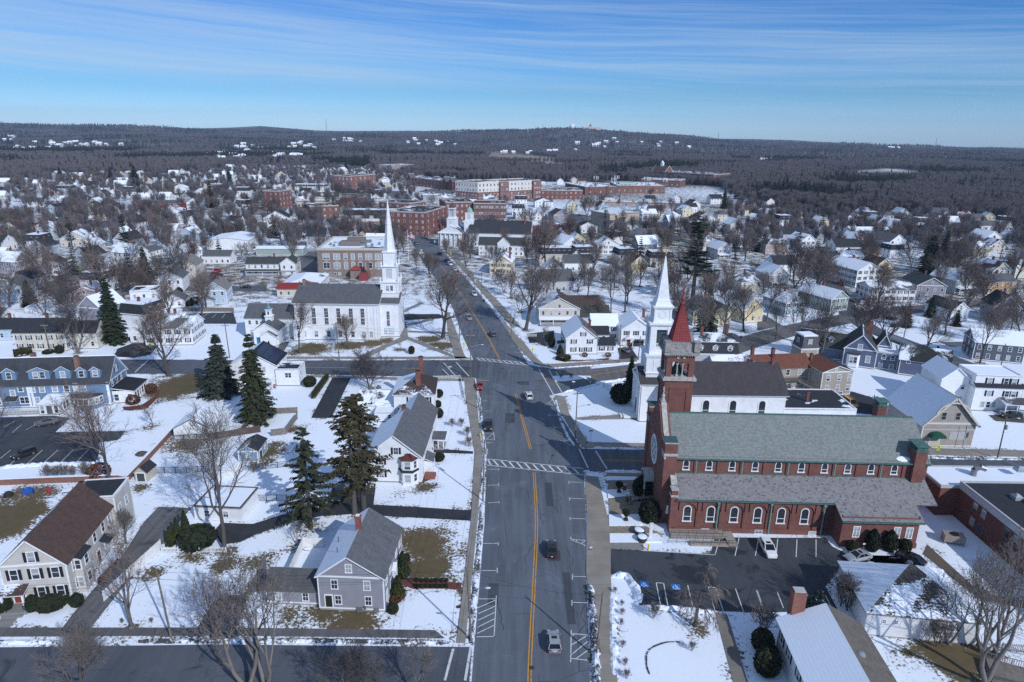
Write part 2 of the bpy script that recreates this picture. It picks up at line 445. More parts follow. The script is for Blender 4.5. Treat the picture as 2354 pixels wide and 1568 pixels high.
# builders
BL=dict
class House:
 """a building in its own frame: x along the wall a-b, y away behind it, z up"""
 def __init__(s,name,label,cat,a,b=None,rz=None,group=None):
  a=Vector((a[0],a[1]));s.w=(Vector((b[0],b[1]))-a).length if b is not None else 10.0
  if rz is None:rz=math.atan2(b[1]-a[1],b[0]-a[0])
  s.root=empty(name,(a[0],a[1],0),rz,label,cat,group);s.rz=rz
 def wpt(s,x,y):
  c,n=cos(s.rz),sin(s.rz);return(s.root.location.x+c*x-n*y,s.root.location.y+n*x+c*y)
 def face_light(s,nx,ny):
  c,n=cos(s.rz),sin(s.rz);return(c*nx-n*ny)*0.62+(n*nx+c*ny)*-0.78
 def part(s,name,mb,mats,parent=None,smooth=False):return mb.build(name,mats,parent or s.root,smooth=smooth)
 def block(s,x0,y0,x1,y1,h,mat,gable=None,rise=0.0,z0=0.0,name='wall',trim=True,base=0.35,off=0.5):
  """walls; gable 'x': ridge runs along x, 'y': ridge along y"""
  m=MB();X,Y=[(x0,y0),(x1,y0),(x1,y1),(x0,y1)],None
  c=X
  zz=z0+base if z0==0 else z0
  for i in range(4):
   a,b=c[i],c[(i+1)%4]
   pts=[(a[0],a[1],zz),(b[0],b[1],zz),(b[0],b[1],h),(a[0],a[1],h)]
   if rise and((gable=='y' and i in(0,2))or(gable=='x' and i in(1,3))):
    f=off if i<2 else 1-off
    pts.insert(3,(a[0]+(b[0]-a[0])*f,a[1]+(b[1]-a[1])*f,h+rise))
   m.poly(pts)
  o=s.part(name,m,[mat])
  if z0==0 and base>0:
   f=MB();f.box(x0+.05,y0+.05,-0.3,x1-.05,y1-.05,base+.01,skip='bt');s.part('foundation',f,[MASONRY])
  if trim:
   t=MB();e=0.03;k=0.16
   for cx,cy in c:
    t.box(cx-(k if cx==x1 else e),cy-(k if cy==y1 else e),zz,cx+(k if cx==x0 else e),cy+(k if cy==y0 else e),h-.02)
   for(xa,ya,xb,yb)in((x0-.04,y0-.04,x1+.04,y0),(x0-.04,y1,x1+.04,y1+.04),(x0-.04,y0,x0,y1),(x1,y0,x1+.04,y1)):
    t.box(xa,ya,h-.34,xb,yb,h-.03)
    if z0==0:t.box(xa,ya,zz-.02,xb,yb,zz+.2)
   s.part('trim',t,[TRIM])
  return o
 def gable(s,x0,y0,x1,y1,z,rise,axis,mats,over=0.35,th=0.2,name='roof',off=0.5,tr=None):
  """two slopes. mats: (low-side slope, high-side slope); low side = left (axis y) or front (axis x)"""
  m=MB()
  if axis=='y':
   xm=x0+(x1-x0)*off;sl,sr=rise/(xm-x0),rise/(x1-xm)
   p=lambda x,y,zz:(x,y,zz+0.04)
   m.slab([p(x0-over,y1+over,z-over*sl),p(x0-over,y0-over,z-over*sl),p(xm,y0-over,z+rise),p(xm,y1+over,z+rise)],th,0,2)
   m.slab([p(x1+over,y0-over,z-over*sr),p(x1+over,y1+over,z-over*sr),p(xm,y1+over,z+rise),p(xm,y0-over,z+rise)],th,1,2)
  else:
   ym=y0+(y1-y0)*off;sl,sr=rise/(ym-y0),rise/(y1-ym)
   p=lambda x,y,zz:(x,y,zz+0.04)
   m.slab([p(x0-over,y0-over,z-over*sl),p(x1+over,y0-over,z-over*sl),p(x1+over,ym,z+rise),p(x0-over,ym,z+rise)],th,0,2)
   m.slab([p(x1+over,y1+over,z-over*sr),p(x0-over,y1+over,z-over*sr),p(x0-over,ym,z+rise),p(x1+over,ym,z+rise)],th,1,2)
  return s.part(name,m,[mats[0],mats[1],tr or TRIM])
 def hip(s,x0,y0,x1,y1,z,rise,mats,over=0.4,ridge=None,name='roof',tr=None):
  """mats: front, right, back, left"""
  m=MB();x0-=over;y0-=over;x1+=over;y1+=over;w,d=x1-x0,y1-y0
  if ridge is None:ridge=max(abs(w-d),0.02)
  if w>=d:a,b=(x0+(w-ridge)/2,(y0+y1)/2,z+rise),(x1-(w-ridge)/2,(y0+y1)/2,z+rise)
  else:a,b=((x0+x1)/2,y0+(d-ridge)/2,z+rise),((x0+x1)/2,y1-(d-ridge)/2,z+rise)
  A,B_,C_,D=(x0,y0,z),(x1,y0,z),(x1,y1,z),(x0,y1,z)
  if w>=d:fs=[[A,B_,b,a],[B_,C_,b],[C_,D,a,b],[D,A,a]]
  else:fs=[[A,B_,a],[B_,C_,b,a],[C_,D,b],[D,A,a,b]]
  for i,f in enumerate(fs):m.poly(f,i)
  m.box(x0,y0,z-.2,x1,y1,z-.005,4)
  return s.part(name,m,list(mats)+[tr or TRIM])
 def flat(s,x0,y0,x1,y1,z,mat,par=0.5,pm=None,name='roof',t=0.25):
  m=MB();m.box(x0+t,y0+t,z-.2,x1-t,y1-t,z,0)
  for(a,b,c,d)in((x0-.04,y0-.04,x1+.04,y0+t),(x0-.04,y1-t,x1+.04,y1+.04),(x0-.04,y0+t,x0+t,y1-t),(x1-t,y0+t,x1+.04,y1-t)):
   m.box(a,b,z-.25,c,d,z+par,1)
  return s.part(name,m,[mat,pm or TRIM])
 def at_wall(s,o,side,u,z,bb):
  x0,y0,x1,y1=bb
  if side=='f':o.location,r=(x0+u,y0,z),0
  elif side=='r':o.location,r=(x1,y0+u,z),pi/2
  elif side=='b':o.location,r=(x1-u,y1,z),pi
  else:o.location,r=(x0,y1-u,z),-pi/2
  o.rotation_euler=(0,0,r);return o
 def win(s,bb,side,us,zs,w=0.9,h=1.5,shut=None,style='sash',parent=None,frame=0.12,fm=None):
  for z in zs:
   for u in us:
    o=s.at_wall(link('window',pane_mesh(w,h,style),s.root),side,u,z,bb)
    link('window_frame',frame_mesh(w,h,style,frame,fm),o)
    if shut:
     for e in(-1,1):
      k=link('shutter',shut_mesh(w*0.45,h,shut),s.root)
      s.at_wall(k,side,u,z,bb)
      d=w/2+frame+w*0.225+.02;a=k.rotation_euler[2]
      k.location.x+=cos(a)*d*e;k.location.y+=sin(a)*d*e
 def wins(s,bb,side,us,zs,w=0.9,h=1.5,parent=None,style='sash',name='window'):
  """windows of one mesh each, for houses far off and for dormers"""
  for z in zs:
   for u in us:s.at_wall(link(name,both_mesh(w,h,style),s.root),side,u,z,bb)
 def door(s,bb,side,u,w=1.0,h=2.1,col=(.05,.03,.03),z=0.35):
  m=MB();m.box(-w/2,-.05,0,w/2,.02,h,0)
  o=s.at_wall(m.build('door',[plain(col)],s.root),side,u,z,bb)
  f=MB();f.box(-w/2-.16,-.09,0,-w/2,.02,h+.16);f.box(w/2,-.09,0,w/2+.16,.02,h+.16);f.box(-w/2,-.09,h,w/2,.02,h+.2)
  f.build('door_frame',[TRIM],o)
 def chimney(s,x,y,z0,z1,w=0.8,d=0.8,mat=None,cap=None):
  m=MB();m.box(x-w/2,y-d/2,z0,x+w/2,y+d/2,z1,0);m.box(x-w/2-.07,y-d/2-.07,z1-.35,x+w/2+.07,y+d/2+.07,z1-.1,0)
  m.box(x-w/2+.12,y-d/2+.12,z1,x+w/2-.12,y+d/2-.12,z1+.12,1)
  return s.part('chimney',m,[mat or BRICK,cap or DARKMETAL])
 def dormer(s,x,y,z,w,h,depth,wall,mats,rise=0.6,n=1,ww=0.7,wh=1.0,side='f'):
  """gabled dormer whose front stands at (x, y) facing -y (side f) """
  m=MB()
  m.poly([(x-w/2,y,z),(x+w/2,y,z),(x+w/2,y,z+h),(x,y,z+h+rise),(x-w/2,y,z+h)])
  m.poly([(x-w/2,y+depth,z),(x-w/2,y,z),(x-w/2,y,z+h),(x-w/2,y+depth,z+h)]);m.poly([(x+w/2,y,z),(x+w/2,y+depth,z),(x+w/2,y+depth,z+h),(x+w/2,y,z+h)])
  o=s.part('dormer',m,[wall])
  r=MB();k=rise/(w/2);e=.2
  r.slab([(x-w/2-e,y+depth,z+h-e*k+.03),(x-w/2-e,y-e,z+h-e*k+.03),(x,y-e,z+h+rise+.03),(x,y+depth,z+h+rise+.03)],.12,0,2)
  r.slab([(x+w/2+e,y-e,z+h-e*k+.03),(x+w/2+e,y+depth,z+h-e*k+.03),(x,y+depth,z+h+rise+.03),(x,y-e,z+h+rise+.03)],.12,1,2)
  r.build('dormer_roof',[mats[0],mats[1],TRIM],o)
  for i in range(n):
   c=link('window',both_mesh(ww,wh,'sash'),o);c.location=(x+(i-(n-1)/2)*(ww+.5),y,z+h*0.5-wh*0.42)
  return o
 def porch(s,x0,y0,x1,y1,h,roofmat,posts=4,deck=0.5,rail=True,slope=0.5,side='f'):
  """open porch in front of y1"""
  d=MB();d.box(x0,y0,0,x1,y1-.01,deck);s.part('porch_deck',d,[plain((.30,.30,.31))])
  for i in range(posts):
   m=MB();px=x0+.12+(x1-x0-.24)*i/max(posts-1,1);m.box(px-.1,y0+.03,deck,px+.1,y0+.23,h-.02);s.part('porch_post',m,[TRIM])
  m=MB();m.slab([(x0-.3,y0-.3,h),(x1+.3,y0-.3,h),(x1+.3,y1-.01,h+slope),(x0-.3,y1-.01,h+slope)],.2,0,1);s.part('porch_roof',m,[roofmat,TRIM])
  if rail:
   m=MB();m.box(x0+.1,y0+.1,deck+.85,x1-.1,y0+.17,deck+.93)
   k=x0+.2
   while k<x1-.1:m.box(k,y0+.11,deck+.1,k+.05,y0+.16,deck+.86);k+=.22
   s.part('porch_railing',m,[TRIM])
@cached
def pane_mesh(w,h,style):
 m=MB()
 if style in('arch','archbig'):m.poly(arch_pts(w,h,-.02,10))
 elif style=='round':m.poly([(cos(a)*w/2,-.02,h/2+sin(a)*h/2)for a in[2*pi*k/16 for k in range(16)]])
 else:m.poly([(-w/2,-.02,0),(w/2,-.02,0),(w/2,-.02,h),(-w/2,-.02,h)])
 return m.mesh('window',[GLASSD if style in('arch','archbig','tall')else GLASS])
def arch_pts(w,h,y,n=10):
 r=w/2;zc=h-r
 return[(-r,y,0),(r,y,0)]+[(r*cos(pi*k/n),y,zc+r*sin(pi*k/n))for k in range(n+1)]
def frame_into(m,w,h,style,f=0.12,mi=0):
 if style in('arch','archbig'):
  o,i=arch_pts(w+2*f,h+f,-.08),arch_pts(w,h,-.08)
  for k in range(1,len(o)-1):
   m.poly([i[k],o[k],o[k+1],i[k+1]],mi);m.poly([i[k],i[k+1],(i[k+1][0],-.0,i[k+1][2]),(i[k][0],-.0,i[k][2])],mi)
   m.poly([o[k+1],o[k],(o[k][0],0,o[k][2]),(o[k+1][0],0,o[k+1][2])],mi)
  m.poly([i[-1],o[-1],o[0],i[0]],mi)
  m.box(-w/2-f-.1,-.2,-.18,w/2+f+.1,0,0,mi)
  m.box(-w/2,-.06,h*.28,w/2,-.021,h*.28+.1,mi)
  if style=='archbig':m.box(-.035,-.06,0,.035,-.021,h*.28,mi)
  return
 if style=='round':return
 m.box(-w/2-f,-.07,-f*.6,-w/2,0,h+f,mi);m.box(w/2,-.07,-f*.6,w/2+f,0,h+f,mi)
 m.box(-w/2,-.07,h,w/2,0,h+f,mi);m.box(-w/2-f*1.3,-.11,-f*1.1,w/2+f*1.3,0,-.0,mi)
 if style in('sash','six'):m.box(-w/2,-.05,h*.48,w/2,-.021,h*.48+.06,mi)
 if style=='six':m.box(-.02,-.05,0,.02,-.021,h,mi)
 if style=='twin':m.box(-.06,-.06,0,.06,-.021,h,mi);m.box(-w/2,-.05,h*.48,w/2,-.021,h*.48+.05,mi)
 if style=='tall':
  for k in(1,2,3,4):m.box(-w/2,-.05,h*k/5,w/2,-.021,h*k/5+(.22 if k==2 else.05),mi)
  for k in(-1,1):m.box(w*k/6-.02,-.05,0,w*k/6+.02,-.021,h,mi)
@cached
def frame_mesh(w,h,style,f=0.12,fm=None):
 m=MB();frame_into(m,w,h,style,f)
 return m.mesh('window_frame',[fm or TRIM])
@cached
def both_mesh(w,h,style):
 m=MB();frame_into(m,w,h,style,.11,1)
 if style in('arch','archbig'):m.poly(arch_pts(w,h,-.02),0)
 else:m.poly([(-w/2,-.02,0),(w/2,-.02,0),(w/2,-.02,h),(-w/2,-.02,h)],0)
 return m.mesh('window',[GLASS,TRIM])
@cached
def shut_mesh(w,h,mat):
 m=MB();m.box(-w/2,-.06,-.02,w/2,0,h+.03);return m.mesh('shutter',[mat])
PAVED=[]
def sheet(name,pts,z,mat,th=0.0,kind='structure',label=None,cat=None):
 """a flat area on the ground with top at z (with a kerb face if th > 0)"""
 m=MB();pts=[(p[0],p[1])for p in pts]
 n=len(pts);PAVED.append(pts)
 if sum(pts[i][0]*pts[(i+1)%n][1]-pts[(i+1)%n][0]*pts[i][1]for i in range(n))<0:pts=pts[::-1]
 m.poly([(p[0],p[1],z)for p in pts])
 if th:
  for i in range(n):
   a,b=pts[i],pts[(i+1)%n];m.poly([(a[0],a[1],z-th),(b[0],b[1],z-th),(b[0],b[1],z),(a[0],a[1],z)])
 o=m.build(name,[mat]);o['kind']=kind
 return o
def ribbon(pts,w,z,m=None,mi=0,w2=None):
 """quads along a line of points, into a mesh builder; left/right half widths w, w2"""
 m=m or MB();P=[Vector((p[0],p[1]))for p in pts];L=[]
 for i in range(len(P)):
  a,b=P[max(i-1,0)],P[min(i+1,len(P)-1)];d=(b-a).normalized();n=Vector((-d.y,d.x))
  L.append((P[i]+n*w,P[i]-n*(w if w2 is None else w2)))
 for i in range(len(P)-1):
  a,b,c,d=L[i][1],L[i+1][1],L[i+1][0],L[i][0]
  m.poly([(a.x,a.y,z),(b.x,b.y,z),(c.x,c.y,z),(d.x,d.y,z)],mi)
 return m
def smooth_line(pts,n=6):
 """Catmull-Rom through points"""
 P=[Vector((p[0],p[1],p[2]if len(p)>2 else 0))for p in pts];out=[]
 for i in range(len(P)-1):
  p0,p1,p2,p3=P[max(i-1,0)],P[i],P[i+1],P[min(i+2,len(P)-1)]
  for k in range(n):
   t=k/n;out.append(0.5*((2*p1)+(p2-p0)*t+(2*p0-5*p1+4*p2-p3)*t*t+(3*p1-p0-3*p2+p3)*t**3))
 out.append(P[-1]);return out
def snowbank(name,pts,w,h,dirt=0.4,seed=1):
 """a ridge of ploughed snow along a line"""
 r=random.Random(seed);L=smooth_line(pts,1);m=MB();P=[]
 D=sum((L[i+1]-L[i]).length for i in range(len(L)-1));step=0.45;out=[]
 for i in range(len(L)-1):
  k=max(1,int((L[i+1]-L[i]).length/step))
  for j in range(k):out.append(L[i].lerp(L[i+1],j/k))
 out.append(L[-1]);prof=((-1,0),(-.8,.45),(-.3,.95),(.25,1),(.75,.5),(1,0));rows=[]
 for i,p in enumerate(out):
  a,b=out[max(i-1,0)],out[min(i+1,len(out)-1)];d=(b-a).normalized();n=Vector((-d.y,d.x,0))
  e=min(1,(i+.3)/3,(len(out)-1-i+.3)/3);ww=w*(.75+.5*r.random())*(.5+.5*e)
  rows.append([p+n*(ww*s*(.85+.3*r.random()))+Vector((0,0,h*t*e*(.5+.9*r.random())-(0.03 if t==0 else 0)))for s,t in prof])
 for i in range(len(rows)-1):
  for k in range(len(prof)-1):m.poly([rows[i][k],rows[i][k+1],rows[i+1][k+1],rows[i+1][k]])
 for rw in(rows[0],rows[-1]):m.poly(rw)
 o=m.build(name,[snow_pile(dirt)],smooth=True);o['kind']='stuff';return o
# trees
BARKS=[bark((.105,.095,.09)),bark((.15,.135,.125)),bark((.075,.068,.066))]
TW=[twigs((.082,.077,.080)),twigs((.095,.083,.086)),twigs((.150,.14,.132))]
def grow(seed,H=12.0,trunk=0.28,spread=0.8,levels=4,kids=(5,5,5,4),fork=0.25,tw=0.016,up=0.25,lean=0.0,multi=1,droop=0.0,twl=1.0,bare=0.3):
 """a leafless tree: returns trunk and crown meshes"""
 r=random.Random(seed);T=MB();C=MB()
 def dirvec(d,ang,az_):
  u=d.cross(Vector((.31,.17,.93)));
  if u.length<.05:u=d.cross(Vector((1,0,0)))
  u.normalize();w=d.cross(u)
  return(d*cos(ang)+(u*cos(az_)+w*sin(az_))*sin(ang)).normalized()
 def branch(p,d,L,rad,lev):
  n=4 if lev<=1 else(3 if lev==2 else 2)
  segs=[];pts=[p];rr=[rad]
  for i in range(n):
   bend=.10+.05*lev
   d=(d+Vector((r.gauss(0,bend),r.gauss(0,bend),r.gauss(0,bend)*.6+(up if lev<3 else up*.4)*.35-droop*lev*.12))).normalized()
   p=p+d*(L/n);pts.append(p);rr.append(max(tw*.6,rad*(1-.72*(i+1)/n)))
  B=T if lev<=1 else C
  for i in range(n):B.tube(pts[i],pts[i+1],rr[i],rr[i+1],7 if lev==0 else(5 if lev==1 else 3))
  if lev>=levels:return
  k=kids[min(lev,len(kids)-1)]
  az0=r.random()*6.28
  for j in range(k):
   t=(bare if lev==0 else.22)+(1-(bare if lev==0 else.22))*((j+.35+.4*r.random())/k);t=min(t,.98)
   i=min(int(t*n),n-1);q_=pts[i].lerp(pts[i+1],t*n-i);dd=(pts[i+1]-pts[i]).normalized()
   rb=(rr[i]+(rr[i+1]-rr[i])*(t*n-i))
   ang=(.45+.5*r.random())*spread*(1.25-.55*t)if lev==0 else(.4+.6*r.random())*(.7+.3*spread)
   LL=L*(.60+.25*r.random())*(1.12-.5*t)if lev==0 else L*(.46+.22*r.random())*(1.1-.4*t)
   if lev==levels-1:LL*=twl
   branch(q_,dirvec(dd,ang,az0+j*2.4+r.random()*.7),LL,max(tw,rb*(.62 if lev else.7)),lev+1)
  if lev>0:
   branch(pts[-1],(pts[-1]-pts[-2]).normalized(),L*.45,rr[-1]*.9,lev+1)
 T.tube((0,0,-.4),(0,0,.5),trunk*1.5,trunk*1.05,8)
 for s_ in range(multi):
  a=s_*6.28/multi+r.random();k=0 if multi==1 else.28
  branch(Vector((cos(a)*k*.5,sin(a)*k*.5,.3)),Vector((cos(a)*k+lean,sin(a)*k,1)).normalized(),H*.62,trunk*(1 if multi==1 else.7),0)
 return T,C
def tree_meshes(key,bk,twm,**k):
 T,C=grow(**k);return T.mesh('trunk',[bk],True),C.mesh('crown',[twm])
def bare_kind(i,tm,cm):return BL(trunk=tm,crown=cm)
BARE={}
def get_bare(kind):
 if kind in BARE:return BARE[kind]
 spec={'oak':dict(seed=11,H=14,trunk=.36,spread=1.0,levels=4,kids=(9,7,6,6),tw=.024,bare=.25),'oak2':dict(seed=23,H=15,trunk=.34,spread=.95,levels=4,kids=(9,7,6,6),tw=.024,bare=.25),'maple':dict(seed=35,H=13,trunk=.30,spread=.72,levels=4,kids=(9,8,6,6),tw=.022,bare=.22,up=.4),'tall':dict(seed=41,H=19,trunk=.30,spread=.62,levels=4,kids=(9,6,6,5),tw=.022,bare=.36),'small':dict(seed=52,H=5.2,trunk=.10,spread=.85,levels=3,kids=(8,6,5),tw=.018,bare=.25),'round':dict(seed=67,H=8,trunk=.22,spread=1.15,levels=4,kids=(7,6,6,5),tw=.018,bare=.15,multi=3),'weep':dict(seed=71,H=5.6,trunk=.17,spread=1.1,levels=3,kids=(7,8,8),tw=.016,droop=2.4,bare=.4,twl=1.5),'shrub':dict(seed=83,H=2.3,trunk=.045,spread=.8,levels=3,kids=(5,5,4),tw=.016,bare=.1,multi=6),'sparse':dict(seed=94,H=13,trunk=.30,spread=.8,levels=4,kids=(4,4,5,4),tw=.018,bare=.2,multi=2,up=.4),'vase':dict(seed=97,H=15,trunk=.33,spread=.8,levels=4,kids=(5,6,5,5),tw=.022,bare=.18,multi=3,up=.5),'faroak':dict(seed=111,H=14,trunk=.36,spread=1.0,levels=3,kids=(9,8,10),tw=.036,bare=.26),'farmaple':dict(seed=125,H=13,trunk=.32,spread=.8,levels=3,kids=(10,8,10),tw=.034,bare=.22,up=.4),'fartall':dict(seed=133,H=17,trunk=.30,spread=.6,levels=3,kids=(10,7,9),tw=.036,bare=.34),'farvase':dict(seed=147,H=14,trunk=.34,spread=.85,levels=3,kids=(8,8,10),tw=.036,bare=.18,multi=2,up=.5),'farround':dict(seed=151,H=8,trunk=.22,spread=1.15,levels=3,kids=(8,7,7),tw=.03,bare=.15,multi=2),}[kind]
 tm,cm=tree_meshes(kind,BARKS[spec['seed']%3],TW[(spec['seed']//2)%3],**spec)
 BARE[kind]=(tm,cm,spec['H']*1.05)
 return BARE[kind]
TREES=[]
def bare_tree(kind,p,height=None,label=None,group=None,rz=None,name='bare_tree',lean=0.0):
 tm,cm,H0=get_bare(kind)
 o=empty(name,(p[0],p[1],0),rng.random()*6.28 if rz is None else rz,label,'tree' if name!='bare_shrub' else 'shrub',group)
 k=(height/H0)if height else.9+.25*rng.random()
 o.scale=(k*(.92+.16*rng.random()),k*(.92+.16*rng.random()),k)
 if lean:o.rotation_euler[0]=lean
 link('trunk',tm,o);link('crown',cm,o)
 return o
def conifer_mesh(seed,H=14,R0=3.0,n=34,kind='spruce',mat=None,sp=1.0):
 """trunk, and boughs set round it carrying many small sprays of needles"""
 r=random.Random(seed);T=MB();C=MB()
 T.tube((0,0,-.3),(0,0,H*.97),H*.020,.02,7)
 bare={'spruce':.06,'pine':.32,'thin':.20,'hemlock':.05,'open':.14}[kind]
 for i in range(n):
  t=bare+(1-bare)*(i+.5*r.random())/n;z=H*t
  prof={'spruce':(1-t)**.85+.03,'pine':(.55+.45*math.sin(t*9+seed))*(1-t)**.45*(.55+.7*t)+.06,'thin':(1-t)**.5*(.75+.35*math.sin(t*17+seed))*(.6+.6*t)+.06,'open':(1-t)**.8*(.85+.15*math.sin(t*23))+.03,'hemlock':(1-t)**.7+.04}[kind]
  nb={'spruce':8,'pine':5,'thin':6,'hemlock':8,'open':6}[kind]
  a0=r.random()*6.28
  for j in range(nb):
   if kind in('pine','thin','open')and r.random()<(.46 if kind=='thin' else.24):continue
   a=a0+j*6.28/nb+r.gauss(0,.2);L=R0*prof*(.72+.5*r.random())
   dz={'spruce':-.32,'pine':.10,'thin':-.22,'hemlock':-.18,'open':-.20}[kind]*L+r.gauss(0,.06)*L
   if t>.85:dz=abs(dz)*.4
   d=Vector((cos(a)*L,sin(a)*L,dz));p=Vector((0,0,z));e=p+d
   C.tube(p,e,.035+.01*L,.012,3)
   side=Vector((-sin(a),cos(a),0));k=int(5+L*5*sp)
   for s_ in range(k):
    f=.18+.82*(s_+r.random())/k;c=p.lerp(e,f)+Vector((0,0,-.10*L*(f*(1-f))*4*.3))
    w=(.28+.42*r.random())*(.55+.5*prof)*(1.15-.5*f)*(1.25 if kind=='pine' else 1.0)
    for sg in(-1,1):
     tip=c+side*(sg*w*(.9+.5*r.random()))+d.normalized()*(w*.7)+Vector((0,0,(-.32 if kind!='pine' else.25)*w*(.4+r.random())))
     u=Vector((r.gauss(0,.5),r.gauss(0,.5),r.gauss(0,.6))).normalized()*(.10+.10*r.random())*(1.5 if kind=='pine' else 1)
     C.poly([c-u,tip-u*.4,tip+u*.4,c+u])
     if kind!='thin' or r.random()<.4:
      t2=c+Vector((r.gauss(0,.3)*w,r.gauss(0,.3)*w,-w*.6 if kind!='pine' else w*.5))
      C.poly([c-u.yzx*.8,t2,c+u.yzx*.8])
 return T.mesh('trunk',[BARKS[2]],True),C.mesh('crown',[mat or needles()])
CON={}
def get_con(kind):
 if kind not in CON:
  CON[kind]={'spruce':lambda:conifer_mesh(3,14,3.3,34,'spruce')+(14,),'bluespruce':lambda:conifer_mesh(5,11,3.2,26,'spruce',needles((.034,.046,.037)))+(11,),'norway':lambda:conifer_mesh(9,15,3.7,30,'spruce',needles((.030,.040,.022)),.9)+(15,),'thin':lambda:conifer_mesh(13,19,4.6,30,'thin',needles((.046,.045,.028)),.62)+(19,),'open':lambda:conifer_mesh(15,15,4.9,17,'open',needles((.030,.036,.022)),.9)+(15,),'pine':lambda:conifer_mesh(17,22,5.2,22,'pine',needles((.024,.044,.034)),1.1)+(22,),'hemlock':lambda:conifer_mesh(19,13,4.0,30,'hemlock',needles((.018,.030,.022)))+(13,),'fir':lambda:conifer_mesh(29,3.2,1.5,16,'spruce',needles((.030,.048,.046),.6),1.6)+(3.2,),'farspruce':lambda:conifer_mesh(31,13,3.0,15,'spruce',needles((.022,.036,.030)),.35)+(13,),'farpine':lambda:conifer_mesh(37,19,4.8,12,'pine',needles((.022,.038,.030)),.45)+(19,),}[kind]()
 return CON[kind]
def conifer(kind,p,height=None,label=None,group=None,name='conifer',wide=1.0):
 tm,cm,H0=get_con(kind);o=empty(name,(p[0],p[1],0),rng.random()*6.28,label,'tree',group)
 k=(height/H0)if height else.85+.3*rng.random()
 o.scale=(k*wide,k*wide,k);link('trunk',tm,o);link('crown',cm,o)
 return o
@cached
def bush_mesh(seed,kind='round',snow=0):
 """a clipped or loose evergreen bush about 1 m wide and 1 m high: a dense shell of leaf tufts"""
 r=random.Random(seed);m=MB()
 n=700 if kind!='dead' else 500
 for i in range(n):
  a=r.random()*6.28;z=r.random()
  rad={'round':math.sqrt(max(0,1-(2*z-1)**2))**.8,'cone':(1-z)**.75,'egg':math.sin(pi*min(1,(z*.86+.14)))**.8,'dead':math.sqrt(max(0,1-(2*z-1)**2)),'box':1.0}[kind]*.5*(.86+.16*r.random())
  if kind=='box':
   p=Vector((r.uniform(-.5,.5),r.uniform(-.5,.5),z));k=r.randrange(5)
   if k<2:p.x=(-.5,.5)[k]
   elif k<4:p.y=(-.5,.5)[k-2]
   else:p.z=1
  else:p=Vector((cos(a)*rad,sin(a)*rad,z))
  u=Vector((r.gauss(0,1),r.gauss(0,1),r.gauss(0,1))).normalized()*.075;w=u.cross(Vector((r.gauss(0,1),r.gauss(0,1),r.gauss(0,1)))).normalized()*.06
  m.poly([p-u,p+w,p+u,p-w])
 core=.40
 prof={'round':[(.02,.03),(.3,.15),(core,.45),(.32,.8),(.02,.95)],'cone':[(.38,.02),(.33,.3),(.2,.62),(.02,.92)],'egg':[(.30,.02),(.42,.3),(.38,.55),(.2,.85),(.02,.95)],'dead':[(.02,.02),(.1,.2),(.02,.3)],'box':[(.62,0),(.62,.95)]}[kind]
 m.lathe(prof,10 if kind!='box' else 4,rot=pi/4)
 return m.mesh('bush',[{'round':needles((.020,.028,.016),snow),'cone':needles((.026,.036,.014),snow),'egg':needles((.014,.022,.014),snow),'dead':mulch((.11,.05,.03)),'box':needles((.030,.034,.014),.55)}[kind]])
def bush(p,w,h,label,kind='round',group=None,seed=1,snow=0,rz=None,d=None,name='evergreen_bush'):
 o=link(name,bush_mesh(seed,kind,snow),None,(p[0],p[1],-.02),rng.random()*6 if rz is None else rz)
 o.scale=(w,d or w,h);return tag(o,label,'bush',group)
